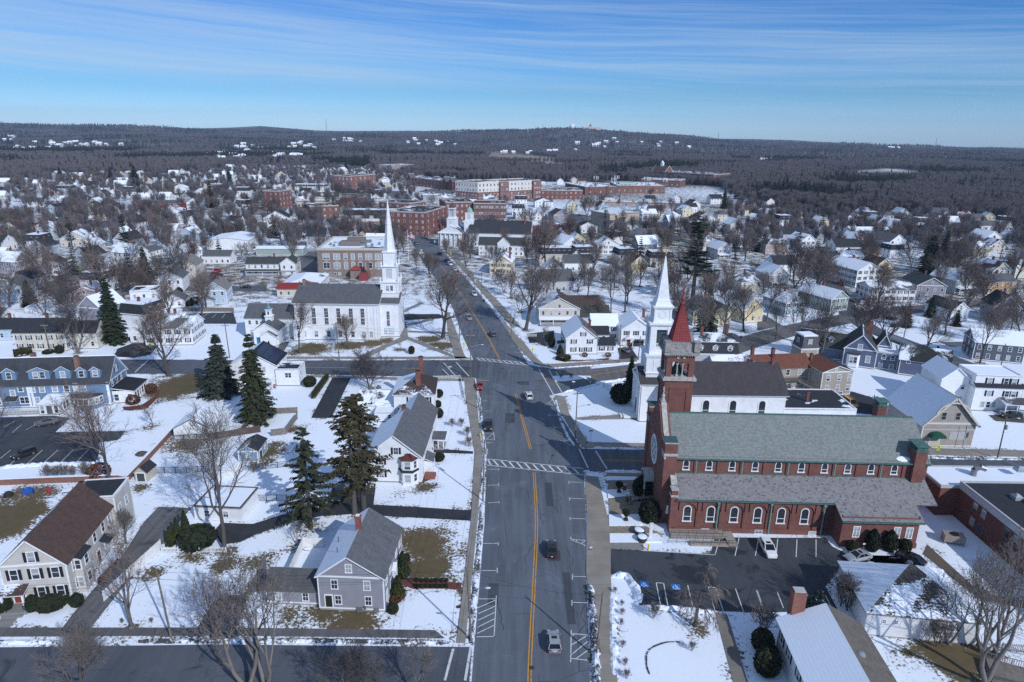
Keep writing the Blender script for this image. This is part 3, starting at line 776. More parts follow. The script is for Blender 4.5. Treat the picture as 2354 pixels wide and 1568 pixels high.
# cars
def car_meshes(style):
 """body (with lower sill), glass, wheel, lights: built from cross-sections along the length, nose at +y"""
 Lh={'sedan':2.35,'suv':2.3,'pickup':2.75,'van':2.4,'hatch':2.05}[style];W_=.91 if style not in('pickup','van')else.97
 Ht={'sedan':1.45,'suv':1.68,'pickup':1.85,'van':1.98,'hatch':1.52}[style]
 belt={'sedan':.92,'suv':1.05,'pickup':1.12,'van':1.15,'hatch':.97}[style]
 prof={'sedan':[(-Lh,.55,.74),(-Lh+.06,.86,.84),(-1.75,.98,.9),(-1.35,1.0,.91),(.75,.95,.91),(1.2,.93,.9),(1.95,.80,.86),(Lh-.08,.66,.76),(Lh,.48,.66)],'suv':[(-Lh,.6,.80),(-Lh+.05,1.02,.88),(-1.8,1.08,.91),(-1.2,1.08,.92),(.85,1.05,.92),(1.2,1.04,.91),(2.0,.92,.88),(Lh-.08,.78,.80),(Lh,.5,.7)],'pickup':[(-Lh,.62,.92),(-Lh+.04,1.1,.95),(-1.9,1.12,.97),(-.62,1.12,.97),(1.1,1.14,.97),(1.45,1.14,.96),(2.4,1.06,.95),(Lh-.06,.95,.9),(Lh,.55,.85)],'van':[(-Lh,.6,.92),(-Lh+.04,1.12,.96),(-1.8,1.15,.97),(-1.0,1.15,.97),(1.2,1.13,.97),(1.5,1.12,.96),(2.1,.98,.92),(Lh-.08,.82,.84),(Lh,.5,.75)],'hatch':[(-Lh,.58,.78),(-Lh+.05,.95,.86),(-1.6,1.0,.9),(-1.0,1.0,.9),(.8,.97,.9),(1.05,.96,.89),(1.7,.82,.85),(Lh-.07,.68,.76),(Lh,.48,.66)]}[style]
 b=MB();rows=[]
 for y,z,w in prof:
  lo=.24 if abs(y)<Lh-.15 else.34
  rows.append([(-w*.93,y,lo),(-w,y,lo+.22),(-w,y,z-.16),(-w*.95,y,z-.03),(-w*.72,y,z+.015),(0,y,z+.035),(w*.72,y,z+.015),(w*.95,y,z-.03),(w,y,z-.16),(w,y,lo+.22),(w*.93,y,lo)])
 for i in range(len(rows)-1):
  for k in range(10):b.poly([rows[i+1][k],rows[i][k],rows[i][k+1],rows[i+1][k+1]][::-1])
  b.poly([rows[i][0],rows[i+1][0],rows[i+1][10],rows[i][10]][::-1])
 b.poly(rows[0]);b.poly(rows[-1][::-1])
 cab={'sedan':((-1.78,-1.05,.10,1.02),.66),'suv':((-2.24,-1.98,.15,1.12),.72),'pickup':((-.72,-.45,.55,1.36),.76),'van':((-2.34,-2.2,.75,1.62),.80),'hatch':((-1.98,-1.6,.10,.98),.68)}[style]
 (yb,yr,yf,yw),rw=cab;bw=W_-.05;z0=belt-.02
 r0,r1=z0,Ht
 base=[(-bw,yb,r0),(bw,yb,r0),(bw,yw,r0-.02),(-bw,yw,r0-.02)];top=[(-rw,yr,r1-.03),(rw,yr,r1-.03),(rw,yf,r1),(-rw,yf,r1)]
 gm=MB()
 for i in range(4):gm.poly([base[i],base[(i+1)%4],top[(i+1)%4],top[i]])
 b.poly([(p[0]*1.0,p[1],p[2]+.012)for p in top]);
 e=.05;b.box(-rw-.01,yr-.02,r1-.05,rw+.01,yf+.02,r1+.02)
 for i,(p,t)in enumerate(zip(base,top)):b.bar(p,t,.10,.10)
 for sx in(-1,1):
  ym=(yr+yf)/2;b.bar((sx*bw,ym-.1,r0),(sx*(rw),ym,r1),.09,.05)
  b.box(sx*(W_+.02)-.09*(sx<0),yw-.28,belt+.02,sx*(W_+.02)+.09*(sx>0)+.0,yw-.12,belt+.17)
 if style in('sedan','suv','hatch'):
  gm.poly([(-.4,yf-.75,r1+.026),(.4,yf-.75,r1+.026),(.4,yf-.2,r1+.026),(-.4,yf-.2,r1+.026)])
 if style=='pickup':gm.box(-.80,-Lh+.15,1.0,.80,-.80,1.16)
 if style=='van':
  pass
 wh=MB();rr=.34 if style not in('pickup','suv')else.38
 wh.lathe([(rr*.7,-.11),(rr,-.09),(rr,.09),(rr*.7,.11)],14);wr=MB();wr.lathe([(rr*.66,-.115),(rr*.66,.118)],10)
 hl=MB();hl.box(-.2,-.03,-.07,.2,.06,.07);tl=MB();tl.box(-.17,-.06,-.10,.17,.04,.10)
 pl=MB();pl.box(-.16,-.02,-.06,.16,.02,.06)
 return BL(L=Lh,W=W_,rr=rr,body=b,glass=gm,wheel=wh,rim=wr,head=hl,tail=tl,plate=pl,deckz={'sedan':(.68,.84),'suv':(.82,1.0),'pickup':(.95,.98),'van':(.85,1.1),'hatch':(.7,.9)}[style],hw={'sedan':.66,'suv':.68,'pickup':.78,'van':.72,'hatch':.65}[style])
@cached
def car_kit(style):
 k=car_meshes(style);
 return BL(k=k,glass=k['glass'].mesh('car_window',[CARGLASS]),wheel=k['wheel'].mesh('wheel',[RUBBER],True),rim=k['rim'].mesh('rim',[GREYMETAL]),head=k['head'].mesh('headlight',[plain((.7,.72,.75),.15,0,.6)]),tail=k['tail'].mesh('taillight',[plain((.35,.012,.015),.2,0,.6)]),plate=k['plate'].mesh('number_plate',[plain((.7,.7,.68))]))
@cached
def car_body(style,col):return car_kit(style)['k']['body'].mesh('car_body',[car_paint(col)],False)
def car(style,p,heading,col,label,name='parked_car',cat='car',group=None,parts=True,snow=False):
 """heading: direction of the nose, radians from +y, counter-clockwise"""
 kt=car_kit(style);k=kt['k']
 o=empty(name,(p[0],p[1],.03),heading,label,cat,group)
 bm=car_body(style,col);link('car_body',bm,o);link('car_window',kt['glass'],o)
 yy=k['L']*.63
 for sx in(-1,1):
  for sy in(-1,1):
   w=link('wheel',kt['wheel'],o,(sx*(k['W']-.10),sy*yy,k['rr']));w.rotation_euler=(0,pi/2,0)
   if parts:link('rim',kt['rim'],w)
  if parts:
   link('headlight',kt['head'],o,(sx*k['hw']*.92,k['L']-.10,k['deckz'][0]-.06));link('taillight',kt['tail'],o,(sx*k['hw']*.98,-k['L']+.03,k['deckz'][1]-.14))
 if parts:link('number_plate',kt['plate'],o,(0,-k['L']-.015,.62))
 return o
CC=dict(white=(.75,.76,.77),silver=(.30,.33,.37),grey=(.09,.10,.115),black=(.008,.009,.011),red=(.40,.012,.016),blue=(.03,.06,.16),navy=(.012,.018,.04),green=(.02,.06,.04),yellow=(.62,.28,.01))
# poles, lamps, signs, fences
def pole(p,h,label,arm=None,armaz=0.0,lamp=None,lampaz=0.0,lean=(0,0),mat=None,trans=False,name='utility_pole',r=.16):
 """wooden pole > cross_arm, insulator pins in it, transformer, lamp_arm > lamp_head"""
 o=empty(name,(p[0],p[1],0),0,label,'utility pole' if name=='utility_pole' else 'street lamp')
 o.rotation_euler=(lean[0],lean[1],0)
 m=MB();m.tube((0,0,-.5),(0,0,h),r,r*.7,8,cap=True);m.build('pole',[mat or POLEWOOD],o,smooth=False)
 if arm:
  a=MB();c,s_=cos(armaz)*arm/2,sin(armaz)*arm/2
  a.bar((-c,-s_,h-.6),(c,s_,h-.6),.12,.14)
  for t in(-.9,-.45,.45,.9):a.tube((c*t,s_*t,h-.55),(c*t,s_*t,h-.3),.04,.05,5)
  a.build('cross_arm',[plain((.30,.28,.26),.9)],o)
 if trans:
  t=MB();t.lathe([(.26,h-3.0),(.28,h-2.95),(.28,h-2.0),(.2,h-1.92)],10,.42*cos(armaz),.42*sin(armaz));t.build('transformer',[plain((.35,.37,.38))],o)
 if lamp:
  l=MB();c,s_=cos(lampaz),sin(lampaz);z=lamp[1]
  l.tube((0,0,z),(c*lamp[0]*.6,s_*lamp[0]*.6,z+.45),.04,.035,6);l.tube((c*lamp[0]*.6,s_*lamp[0]*.6,z+.45),(c*lamp[0],s_*lamp[0],z+.5),.035,.035,6)
  a=l.build('lamp_arm',[GREYMETAL],o)
  hd=MB();hd.lathe([(.05,-.12),(.2,-.1),(.24,.0),(.12,.09),(.03,.1)],10);q_=hd.build('lamp_head',[plain((.62,.64,.66))],a,(c*(lamp[0]+.3),s_*(lamp[0]+.3),z+.5),lampaz);q_.scale=(1.7,.75,1)
 return o
def wire(a,b,label,sag=.6,r=.019):
 a,b=Vector(a),Vector(b);m=MB();n=14;P=[]
 for i in range(n+1):
  t=i/n;p=a.lerp(b,t);p.z-=sag*4*t*(1-t);P.append(p)
 for i in range(n):m.tube(P[i],P[i+1],r,r,3)
 return tag(m.build('overhead_wire',[DARKMETAL]),label,'wire')
YEL=plain((.72,.85,.02),.5,0,.3,.05)
def ped_sign(p,face,label,h=2.6,arrow=True):
 """yellow-green diamond with a walking figure, arrow plate under it"""
 o=empty('pedestrian_sign',(p[0],p[1],0),face,label,'traffic sign')
 m=MB();m.tube((0,0,0),(0,0,h+.6),.035,.035,6);m.build('post',[GREYMETAL],o)
 d=.54;m=MB();m.prism([(0,-d),(d,0),(0,d),(-d,0)],-.012,.012);s_=m.build('sign_plate',[YEL],o,(0,-.06,h+.15));s_.rotation_euler=(pi/2,0,0)
 f=MB();z=.014
 f.lathe([(.07,z),(.07,z+.004)],10,.03,.27);
 for pts in([(-.03,.18),(-.05,-.02),(.06,-.02),(.08,.18)],[(-.05,-.02),(-.17,-.27),(-.10,-.29),(.02,-.02)],[(.0,-.02),(.10,-.16),(.13,-.30),(.19,-.28),(.16,-.12),(.06,.0)],[(-.03,.17),(-.14,.02),(-.10,-.01),(.0,.12)],[(.06,.17),(.18,.05),(.15,.02),(.05,.1)]):f.prism(pts,z,z+.004)
 f.build('walking_figure',[plain((.01,.01,.01))],s_)
 if arrow:
  m=MB();m.box(-.32,-.075,h-.72,.32,-.045,h-.42);k=m.build('arrow_plate',[YEL],o)
  f=MB();f.bar((.2,-.08,h-.48),(-.12,-.08,h-.62),.07,.006);f.prism([(-.22,h-.66),(-.06,h-.67),(-.13,h-.53)],0,.006);a=MB()
  a.bar((.2,-.08,h-.48),(-.15,-.08,h-.63),.01,.07);a.build('arrow',[plain((.01,.01,.01))],k)
 return o
def fence(name,pts,h,mat,label,style='picket',step=2.4,w=.05):
 """fence > posts, and one panel per run between two corners"""
 o=empty(name,(pts[0][0],pts[0][1],0),0,label,'fence');O=Vector((pts[0][0],pts[0][1],0))
 for i in range(len(pts)-1):
  a,b=Vector((pts[i][0],pts[i][1],0))-O,Vector((pts[i+1][0],pts[i+1][1],0))-O;L=(b-a).length;d=(b-a)/L
  n=max(1,round(L/step));m=MB();
  for k in range(n+(i==len(pts)-2)):
   p=a+d*(L*k/n);ps=MB();ps.box(p.x-w,p.y-w,-.1,p.x+w,p.y+w,h+.08);ps.build('fence_post',[mat],o)
  if style=='solid':
   m.bar(a+Vector((0,0,h*.52)),b+Vector((0,0,h*.52)),.05,h*.96)
  elif style=='rail':
   for z in(.12,h-.12,h-.02):m.bar(a+Vector((0,0,z)),b+Vector((0,0,z)),.03,.03)
   k=int(L/.13)
   for j in range(k):p=a+d*(L*(j+.5)/k);m.box(p.x-.011,p.y-.011,.1,p.x+.011,p.y+.011,h-.05)
  elif style=='picket':
   for z in(h*.25,h*.8):m.bar(a+Vector((0,0,z)),b+Vector((0,0,z)),.04,.07)
   k=int(L/.22)
   for j in range(k):p=a+d*(L*(j+.5)/k);m.bar(p+Vector((0,0,.06)),p+Vector((0,0,h)),.09 if abs(d.x)>.5 else.02,.02 if abs(d.x)>.5 else.09)
  m.build('fence_panel',[mat],o)
 return o
# the ground: one sheet out to the hills
def lerp_tab(x,xs,ys):return np.interp(x,xs,ys)
SKX=[-1200,0,180,330,480,590,640,700,760,950,1100,1200,1245,1290,1340,1420,1520,1620,1700,1760,1900,2100,2354,3600]
SKY=[277,277,282,286,291,288,286,292,297,297,298,297,293,292,294,301,307,314,315,316,323,333,342,352]
AZX=[math.atan2(G(u,700).x,G(u,700).y)for u in SKX]
def skyline(azim):
 """tangent of the elevation of the hill tops by compass direction"""
 u=np.interp(azim,AZX,SKX);v=np.interp(u,SKX,SKY)
 x=u-PCX;y=-(v-PCY);xr=_cr*x-_sr*y;yr=_sr*x+_cr*y
 return(-_sp*FOC+_cp*yr)/np.hypot(xr,_cp*FOC+_sp*yr)
def sstep(t):t=np.clip(t,0,1);return t*t*(3-2*t)
def hill(x,y):
 x=np.asarray(x,float);y=np.asarray(y,float)
 r=np.hypot(x,y);a=np.arctan2(x,y)
 near=sstep(1-np.abs(a-0.10)/0.26)
 RD=6200-2300*near
 top=EYE+RD*skyline(a)-17
 t=sstep((r-2100)/(RD-2100))
 z=top*t
 w=np.sin(x*.0021+1.3)*np.sin(y*.0017+.4)+.6*np.sin(x*.0052+y*.0031)+.35*np.sin(x*.011-y*.009)
 z=z+w*9*sstep((r-1900)/1500)*(1-.75*sstep((r-RD+900)/900))
 z=np.where(r>RD,z-(r-RD)*.035,z)
 return np.where(r<1850,0.0,np.maximum(z,-40))
def axis(lo,hi,step,far_lo,far_hi,k=1.075):
 m=list(np.arange(lo,hi+.1,step));s=step
 while m[-1]<far_hi:s=min(s*k,160);m.append(m[-1]+s)
 s=step
 while m[0]>far_lo:s=min(s*k,160);m.insert(0,m[0]-s)
 return np.array(m)
gx=axis(-150,150,1.15,-9000,9000);gy=axis(56,300,1.15,-400,9500)
NX,NY=len(gx),len(gy);XX,YY=np.meshgrid(gx,gy);ZZ=hill(XX,YY)
def flat_uv(P):return np.array([(p[0],p[1])for p in P])
def inside(x,y,poly):
 c=np.zeros(x.shape,bool);n=len(poly);j=n-1
 for i in range(n):
  xi,yi=poly[i];xj,yj=poly[j]
  if yi!=yj:c^=((yi>y)!=(yj>y))&(x<(xj-xi)*(y-yi)/(yj-yi)+xi)
  j=i
 return c
BARE_SPOTS=[(q(42,1500,200),4.5,1.2),(q(42,1560,400),4.2,1.1),(q(42,1400,150),2.5,.9),(q(42,850,850),4,.95),(q(42,650,800),3,.9),(q(42,300,800),3,.7),(q(42,1850,600),1.6,.7),(q(42,1870,250),1.2,.6),(q(42,1000,930),3,.6),(q(31,1550,130),8,1.2),(q(31,1650,60),6,1.1),(q(31,1750,90),5,.8),(q(22,520,960),6,1.2),(q(22,420,980),4,1.0),(q(22,850,930),5,1.1),(q(22,1050,910),5,1.0),(q(22,1150,890),4,.9),(q(22,1560,880),4.5,1.1),(q(22,1650,930),5,1.1),(q(22,1740,1040),1.8,.9),(q(31,100,1250),6,1.2),(q(31,60,1350),5,1.0),(q(31,200,1120),6,.9),(q(32,130,700),3.5,1.0),(q(32,200,640),3,.8),(q(32,330,500),3,.8),(q(31,1650,620),6,.8),(q(31,1250,1010),2,.8),(q(31,2330,770),3,.8),(q(32,1500,1000),3,.8),(q(32,1280,1070),3,.5),(q(43,1720,960),2,.7),(q(44,1700,1180),5,1.1),(q(44,1600,1100),4,.9),(q(44,1350,1050),3,.6),(q(23,2030,1300),3,.4),(q(41,1700,310),3,.8),(q(41,1350,420),2.5,.7),(q(41,2250,340),3,.8),(q(41,2000,370),2.5,.8)]
SNOWFIELDS=[[G(u,v)for u,v in((1120,383),(1130,376),(1250,374),(1345,377),(1380,384),(1300,387))],[G(u,v)for u,v in((1880,400),(1960,394),(2050,388),(2100,391),(2125,406),(2120,414),(2000,413))],[G(u,v)for u,v in((2215,386),(2354,384),(2500,386),(2500,393),(2300,390))],[G(u,v)for u,v in((1480,432),(1270,432),(1170,436),(1180,442),(1500,444))]]
MARSH=[[G(u,v)for u,v in((1540,380),(1600,376),(1700,378),(1740,384),(1640,386))],[G(u,v)for u,v in((1110,372),(1130,352),(1240,358),(1290,366),(1270,374))]]
def uvgrid():
 dz=ZZ-EYE;Y=np.maximum(_cp*YY-_sp*dz,1.0);Z=_sp*YY+_cp*dz
 X_,Y_=XX/Y*FOC,Z/Y*FOC
 return PCX+_cr*X_+_sr*Y_,PCY-(-_sr*X_+_cr*Y_)
bare=np.full(XX.shape,.08);wood=np.zeros(XX.shape);marsh=np.zeros(XX.shape)
for c,rad,k in BARE_SPOTS:
 d=np.hypot(XX-c.x,YY-c.y)/rad;bare=np.maximum(bare,k*.78/(1+d*d*1.1))
TOWN=[(-400,520),(-400,470),(0,430),(110,402),(300,405),(470,400),(560,372),(640,366),(800,392),(900,392),(1000,415),(1500,422),(1650,430),(1750,468),(1900,492),(2050,486),(2354,515),(3000,560),(3000,2400),(-400,2400)]
rr_=np.hypot(XX,YY);aa_=np.arctan2(XX,YY)
UU,VV=uvgrid()
town=inside(UU,VV,TOWN)&(rr_<1500)
wood[~town]=1.0
mid=sstep((YY-195)/110);bare=np.maximum(bare,mid*(.40+.12*np.sin(XX*.013+1)*np.sin(YY*.017)))
for P in SNOWFIELDS:wood[inside(XX,YY,flat_uv(P))]=0.0
for P in MARSH:marsh[inside(XX,YY,flat_uv(P))]=1.0
verts=np.stack([XX.ravel(),YY.ravel(),ZZ.ravel()],1)
ii=np.arange(NX*NY).reshape(NY,NX)
faces=np.stack([ii[:-1,:-1].ravel(),ii[:-1,1:].ravel(),ii[1:,1:].ravel(),ii[1:,:-1].ravel()],1)
gm=bpy.data.meshes.new('ground');gm.vertices.add(len(verts));gm.vertices.foreach_set('co',verts.ravel())
gm.loops.add(faces.size);gm.loops.foreach_set('vertex_index',faces.ravel().astype(np.int32))
gm.polygons.add(len(faces));gm.polygons.foreach_set('loop_start',np.arange(0,faces.size,4).astype(np.int32));gm.polygons.foreach_set('loop_total',np.full(len(faces),4,np.int32))
gm.polygons.foreach_set('use_smooth',np.ones(len(faces),bool));gm.update()
for nm,arr in(('bare',bare),('wood',wood),('marsh',marsh)):
 gm.attributes.new(nm,'FLOAT','POINT')
m,g,b=newmat('snowy_ground')
p=POS(g);at=lambda n:g.new('ShaderNodeAttribute',attribute_name=n).outputs['Fac']
f1=g.noise(p,0.22,6,0.62);f2=g.noise(p,1.9,5,0.8);f3=g.noise(p,0.03,4)
t=g.math('ADD',at('bare'),g.math('ADD',g.math('MULTIPLY',g.math('SUBTRACT',f1,0.5),0.95),g.math('MULTIPLY',g.math('SUBTRACT',f2,0.5),1.5)))
turf=g.mix(g.noise(p,0.7,5,0.7),(.070,.050,.028),(.19,.140,.078));turf=g.mix(g.ramp(f3,.35,.65),turf,g.mix(0.5,turf,(.055,.060,.028)))
col=g.mix(g.ramp(t,0.33,0.43),snow_col(g,p),turf)
tw_=g.noise(p,0.012,6,0.65);
floor_=g.mix(g.ramp(tw_,0.35,0.7),(.080,.080,.088),(.122,.118,.125));floor_=g.mix(g.ramp(g.noise(p,0.006,5,0.6),0.56,0.62),floor_,(.022,.034,.030))
floor_=g.mix(g.ramp(g.noise(p,0.05,4,0.6),0.60,0.66),floor_,(.34,.36,.40))
floor_=g.mix(at('marsh'),floor_,(.26,.20,.145))
g.put(b.inputs['Base Color'],g.mix(at('wood'),col,floor_));b.inputs['Roughness'].default_value=0.9
bump(g,b,f2,0.18,0.08)
gm.materials.append(m)
ground=bpy.data.objects.new('ground',gm);COL.objects.link(ground);ground['kind']='structure'
# streets, pavements, drives
ASPH=asphalt((.098,.113,.138),0.0);DRIVE=asphalt((.034,.037,.044),0.35,.3);LOT=asphalt((.050,.056,.067),0.45,.5);OLD=asphalt((.11,.112,.118),0.25)
STREET2=asphalt((.076,.087,.106),0.1);WALK=concrete();WALK2=concrete((.24,.235,.23),1.5)
WPAINT=road_paint((.62,.63,.64));YPAINT=road_paint((.62,.30,.035))
V2=lambda*a:Vector(a)
RW=[V2(-4.7,40),V2(-4.7,75.4),V2(-4.6,106),V2(-5.3,134),V2(-8.6,168),V2(-10.2,180),V2(-12,197)]+[q(22,x,y)for x,y in((1840,830),(1765,610),(1690,460),(1600,330),(1500,200),(1420,60))]+[q(12,x,y)for x,y in((1388,1180),(1335,1090),(1285,1010),(1240,950),(1150,900))]
RE=[V2(9.6,40),V2(10.7,69.6),V2(12.3,90),V2(14,106.7),V2(15.4,124.5),V2(15.9,137),V2(12.4,155),V2(10.9,165.7),V2(6.5,186)]+[V2(4.6,196)]+[q(23,90,930),q(23,10,800)]+[q(22,x,y)for x,y in((2210,740),(2070,570),(1955,430),(1850,310),(1750,190),(1640,60))]+[q(12,x,y)for x,y in((1545,1165),(1455,1090),(1385,1020),(1325,960),(1190,890))]
sheet('main_street',RE+RW[::-1],.03,ASPH)
sheet('west_street',[V2(-10,197.2),V2(-67.9,194.6),V2(-117.6,193.7),V2(-260,190),V2(-260,178.5),V2(-117,181.0),V2(-60.7,182.7),V2(-9.4,181)],.034,STREET2)
CROSS=[q(23,330,1230),q(23,1150,1150),q(23,1700,1040),q(24,60,860),q(24,420,770),q(24,820,690),q(24,1200,630),q(24,1700,585),q(24,2354,515),q(24,2900,440)]
ribbon(smooth_line(CROSS,5),5.2,.036).build('cross_street',[asphalt((.12,.118,.118),.1)])['kind']='structure'
sheet('cross_street_mouth',[V2(5.2,193.5),V2(10,190.3),V2(24,193.5),V2(24,177),V2(16,172),V2(9.8,168),V2(6,186)],.032,ASPH)
ribbon(smooth_line([q(24,880,700),q(24,1010,790),q(24,1300,905),q(24,1700,1050),q(24,2050,1190),q(24,2354,1330)],5),4.0,.04).build('side_street',[STREET2])['kind']='structure'
ribbon(smooth_line([q(24,840,680),q(24,740,520),q(24,680,400),q(24,640,290),q(24,625,190),q(24,600,60)],5),4.2,.042).build('hill_street',[STREET2])['kind']='structure'
sheet('church_street',[V2(15,136.6),V2(60,135.5),V2(150,133.5),V2(150,124.0),V2(60,125.6),V2(15,126.1)],.034,STREET2)
sheet('south_street',[V2(-5,75.3),V2(-40,75.2),V2(-160,71),V2(-160,40),V2(-5,40)],.034,asphalt((.080,.089,.108),.1,.6))
LOTS=[[G(u,v)for u,v in P]for P in(((1205,462),(1240,433),(1310,428),(1500,430),(1480,437),(1330,440),(1250,466)),((1230,520),(1245,497),(1330,492),(1400,500),(1420,520),(1330,527)),((1390,540),(1410,520),(1470,512),(1530,525),(1500,545)),((960,440),(1010,430),(1060,436),(1030,452)),((880,440),(930,438),(960,470),(930,475)),((560,520),(640,500),(690,505),(680,525)),((180,510),(330,492),(420,496),(400,520),(200,530)))]
for P in LOTS:sheet('parking_lot',P,.02,asphalt((.12,.125,.135),.2))
ribbon([q(13,-40,1000),q(13,100,1025),q(13,420,1065),q(13,620,1075)],6,.03).build('back_street',[STREET2])['kind']='structure'
ribbon([q(13,1260,1100),q(13,1500,1000),q(13,1520,880),q(13,1500,790)],5,.03).build('back_street',[STREET2])['kind']='structure'
def px(rc,*xy):return[q(rc,xy[i],xy[i+1])for i in range(0,len(xy),2)]
def walk(name,pts,mat=WALK,z=.15):return sheet(name,pts,z,mat,.2)
walk('pavement',[V2(-7.2,76),V2(-6.0,76),V2(-5.9,106),V2(-6.3,134),V2(-9.6,168),V2(-10.6,178.6),V2(-13.4,178.6),V2(-12.4,168),V2(-8.0,134),V2(-7.1,106)])
walk('pavement',[V2(11.9,60),V2(13.7,60),V2(14.3,70),V2(16.4,91.4),V2(17.6,100),V2(18.2,106.8),V2(18.2,123.5),V2(15.6,124.0),V2(14.2,107),V2(12.5,92),V2(12.0,69.6)],concrete((.27,.245,.215),2.4))
walk('pavement',[V2(16.6,137.0),V2(17.5,139.8),V2(44,139.2),V2(44,137.0)]);walk('pavement',[V2(92,139.0),V2(150,137.2),V2(150,134.4),V2(92,135.6)])
walk('pavement',[V2(16.2,137.2),V2(13.0,155),V2(11.3,165.7),V2(12.2,168.5),V2(14.5,167.5),V2(14.8,156),V2(17.8,139.6)])
walk('pavement',px(23,340,1135,255,1105,60,900,0,800,-60,720)+px(22,2260,745,2110,570,1990,430,1880,300,1780,190,1660,50)+px(22,1700,40,1830,190,1940,300,2050,430,2180,560,2354,760)+px(23,50,780,130,880,260,1040,330,1100))
walk('pavement',px(23,350,1135,700,1115,1150,1075,1150,1045,700,1080,330,1100))
walk('pavement',[V2(-12.8,198.2),V2(-40,196.9),V2(-72,196.0),V2(-72,198.0),V2(-40,198.9),V2(-14.8,200.0)]);walk('pavement',px(22,1880,1045,1855,1000,1800,830,1730,640,1700,640,1720,830,1760,960,1780,1050))
walk('pavement',[V2(-14,180),V2(-60,181.6),V2(-60,180.2),V2(-14,178.4)])
walk('pavement',px(32,1830,40,1955,40,1975,200)+[V2(-8.4,160),V2(-9.6,168),V2(-10.8,178.5),V2(-15.2,178.5)])
walk('pavement',[V2(-9,76.9),V2(-40,76.9),V2(-120,75.0),V2(-120,77.0),V2(-40,78.4),V2(-10.5,78.4)],asphalt((.10,.10,.105),.2),.12)
def drive(pts,mat=DRIVE,z=.05,name='driveway'):return sheet(name,pts,z,mat)
drive(px(32,1925,1213,1500,1185,1060,1160,1080,1010,700,1010,640,1180,500,1195,250,1250,0,1330)+px(31,2190,1330,1950,1320,1890,1400)+px(41,1900,110,1960,200,2120,180,2300,90)+px(32,0,1440,160,1370,330,1310,600,1262,870,1245,1170,1262,1915,1303))
drive(px(31,1400,1180,1690,1190)+px(41,1580,0,1500,130,1200,430,780,965,760,1000,500,1000,700,740,1080,300,1270,0),OLD)
drive(px(32,860,40,700,35,510,395,690,395));drive(px(21,1290,870,1440,880,1330,1010,1190,1040,1000,1030,1040,960))
drive(px(41,1880,700,2000,640,2150,650,2350,300,2354,560,2200,650,2060,990,1700,1010),OLD);drive(px(31,0,390,480,375,620,395,490,520,1110,510,1040,590,880,610,870,720,840,790,0,825,-300,830,-300,400),LOT,.045,'parking_lot')
drive(px(43,915,235,1190,250,1800,285,1840,135,2354,140)+px(44,600,140,660,215,800,290,1300,330,1560,490,1430,470,1240,300,750,400,600,570,720,790,0,800)+px(43,1500,770,1170,735,1160,600,1060,465,915,465),LOT,.05,'parking_lot')
drive(px(32,1600,665,1940,690,1940,712,1690,705,1590,700));drive(px(23,980,955,1090,940,1160,1040,1000,1055));drive(px(23,180,830,420,800,420,900,200,910));drive(px(34,830,160,1000,210,1090,260,1060,370,740,340,600,340,560,250),DRIVE)
drive(px(22,300,330,420,100,560,100,560,330),OLD);drive(px(21,1640,720,1700,650,2060,640,2090,740,1700,740),LOT,.05,'parking_lot');drive(px(21,1760,400,1870,280,1980,300,1890,400));drive(px(21,1080,425,1800,415,2354,400,2354,455,1800,450,1080,450),STREET2,.03,'back_lane')
drive(px(34,2040,370,2354,360,2354,440,2100,420),plain((.10,.085,.075),.9));drive(px(24,0,800,230,760,60,660,0,690),OLD);drive(px(24,1640,1040,1880,1100,1560,1080),OLD);drive(px(24,1600,900,1900,900,1900,940,1700,940),OLD)
drive(px(23,1760,850,1990,820,2080,860,1880,900),STREET2)
PL=plain((.27,.235,.19),.9,0,.1,.3)
drive(px(43,905,40,1230,40,1370,110,1180,110,910,105),PL,.10,'church_path');drive(px(33,895,950,1240,950,1240,1030,895,1035),PL,.10,'church_path');drive(px(33,900,1105,1180,1080,1250,1120,1230,1240,905,1250),PL,.10,'church_path');drive(px(33,890,880,1230,890,1230,918,890,915),PL,.10,'church_path')
drive(px(43,905,185,1200,185,1215,250,915,235),WALK2,.11,'church_path');drive(px(43,1840,805,1945,812,2130,1420,2000,1420),concrete((.20,.185,.165),1.15),.06,'garden_path')
drive(px(42,1290,490,1380,500,1600,525,1740,535,1840,535,1830,600,1700,590,1400,590,1330,560,1270,530),plain((.165,.065,.055),.9,0,.1,.4),.05,'brick_path')
drive(px(22,1290,740,1300,870,1370,880,1350,740,1330,700,1290,700),WALK2,.05,'church_path');drive(px(22,1300,860,1100,950,900,1045,1000,1045,1200,940,1360,880,1560,960,1790,1050,1850,1060,1600,940,1370,855),WALK2,.055,'church_path')
drive(px(22,1290,655,1640,655,1700,680,1640,695,1300,710),DRIVE);drive(px(22,1360,800,1720,815,1715,830,1370,815),WALK2,.052,'church_path');drive(px(22,1290,640,1480,545,1500,560,1300,655),WALK2,.054,'church_path');drive(px(22,1340,745,1560,695,1600,705,1380,755),WALK2,.056,'church_path')
drive(px(22,230,920,280,900,320,900,240,1040,200,1020),OLD,.05,'church_path');drive(px(41,60,970,200,795,70,790,-100,970),WALK2,.05,'garden_path');drive(px(33,620,390,1100,360,1120,330,1180,420,1080,405,625,410),WALK2,.05,'church_path')
drive(px(44,1500,200,1900,560,2060,640,2354,700,2354,760,2000,700,1800,560,1460,280),plain((.13,.10,.08),.95),.05,'garden_path')
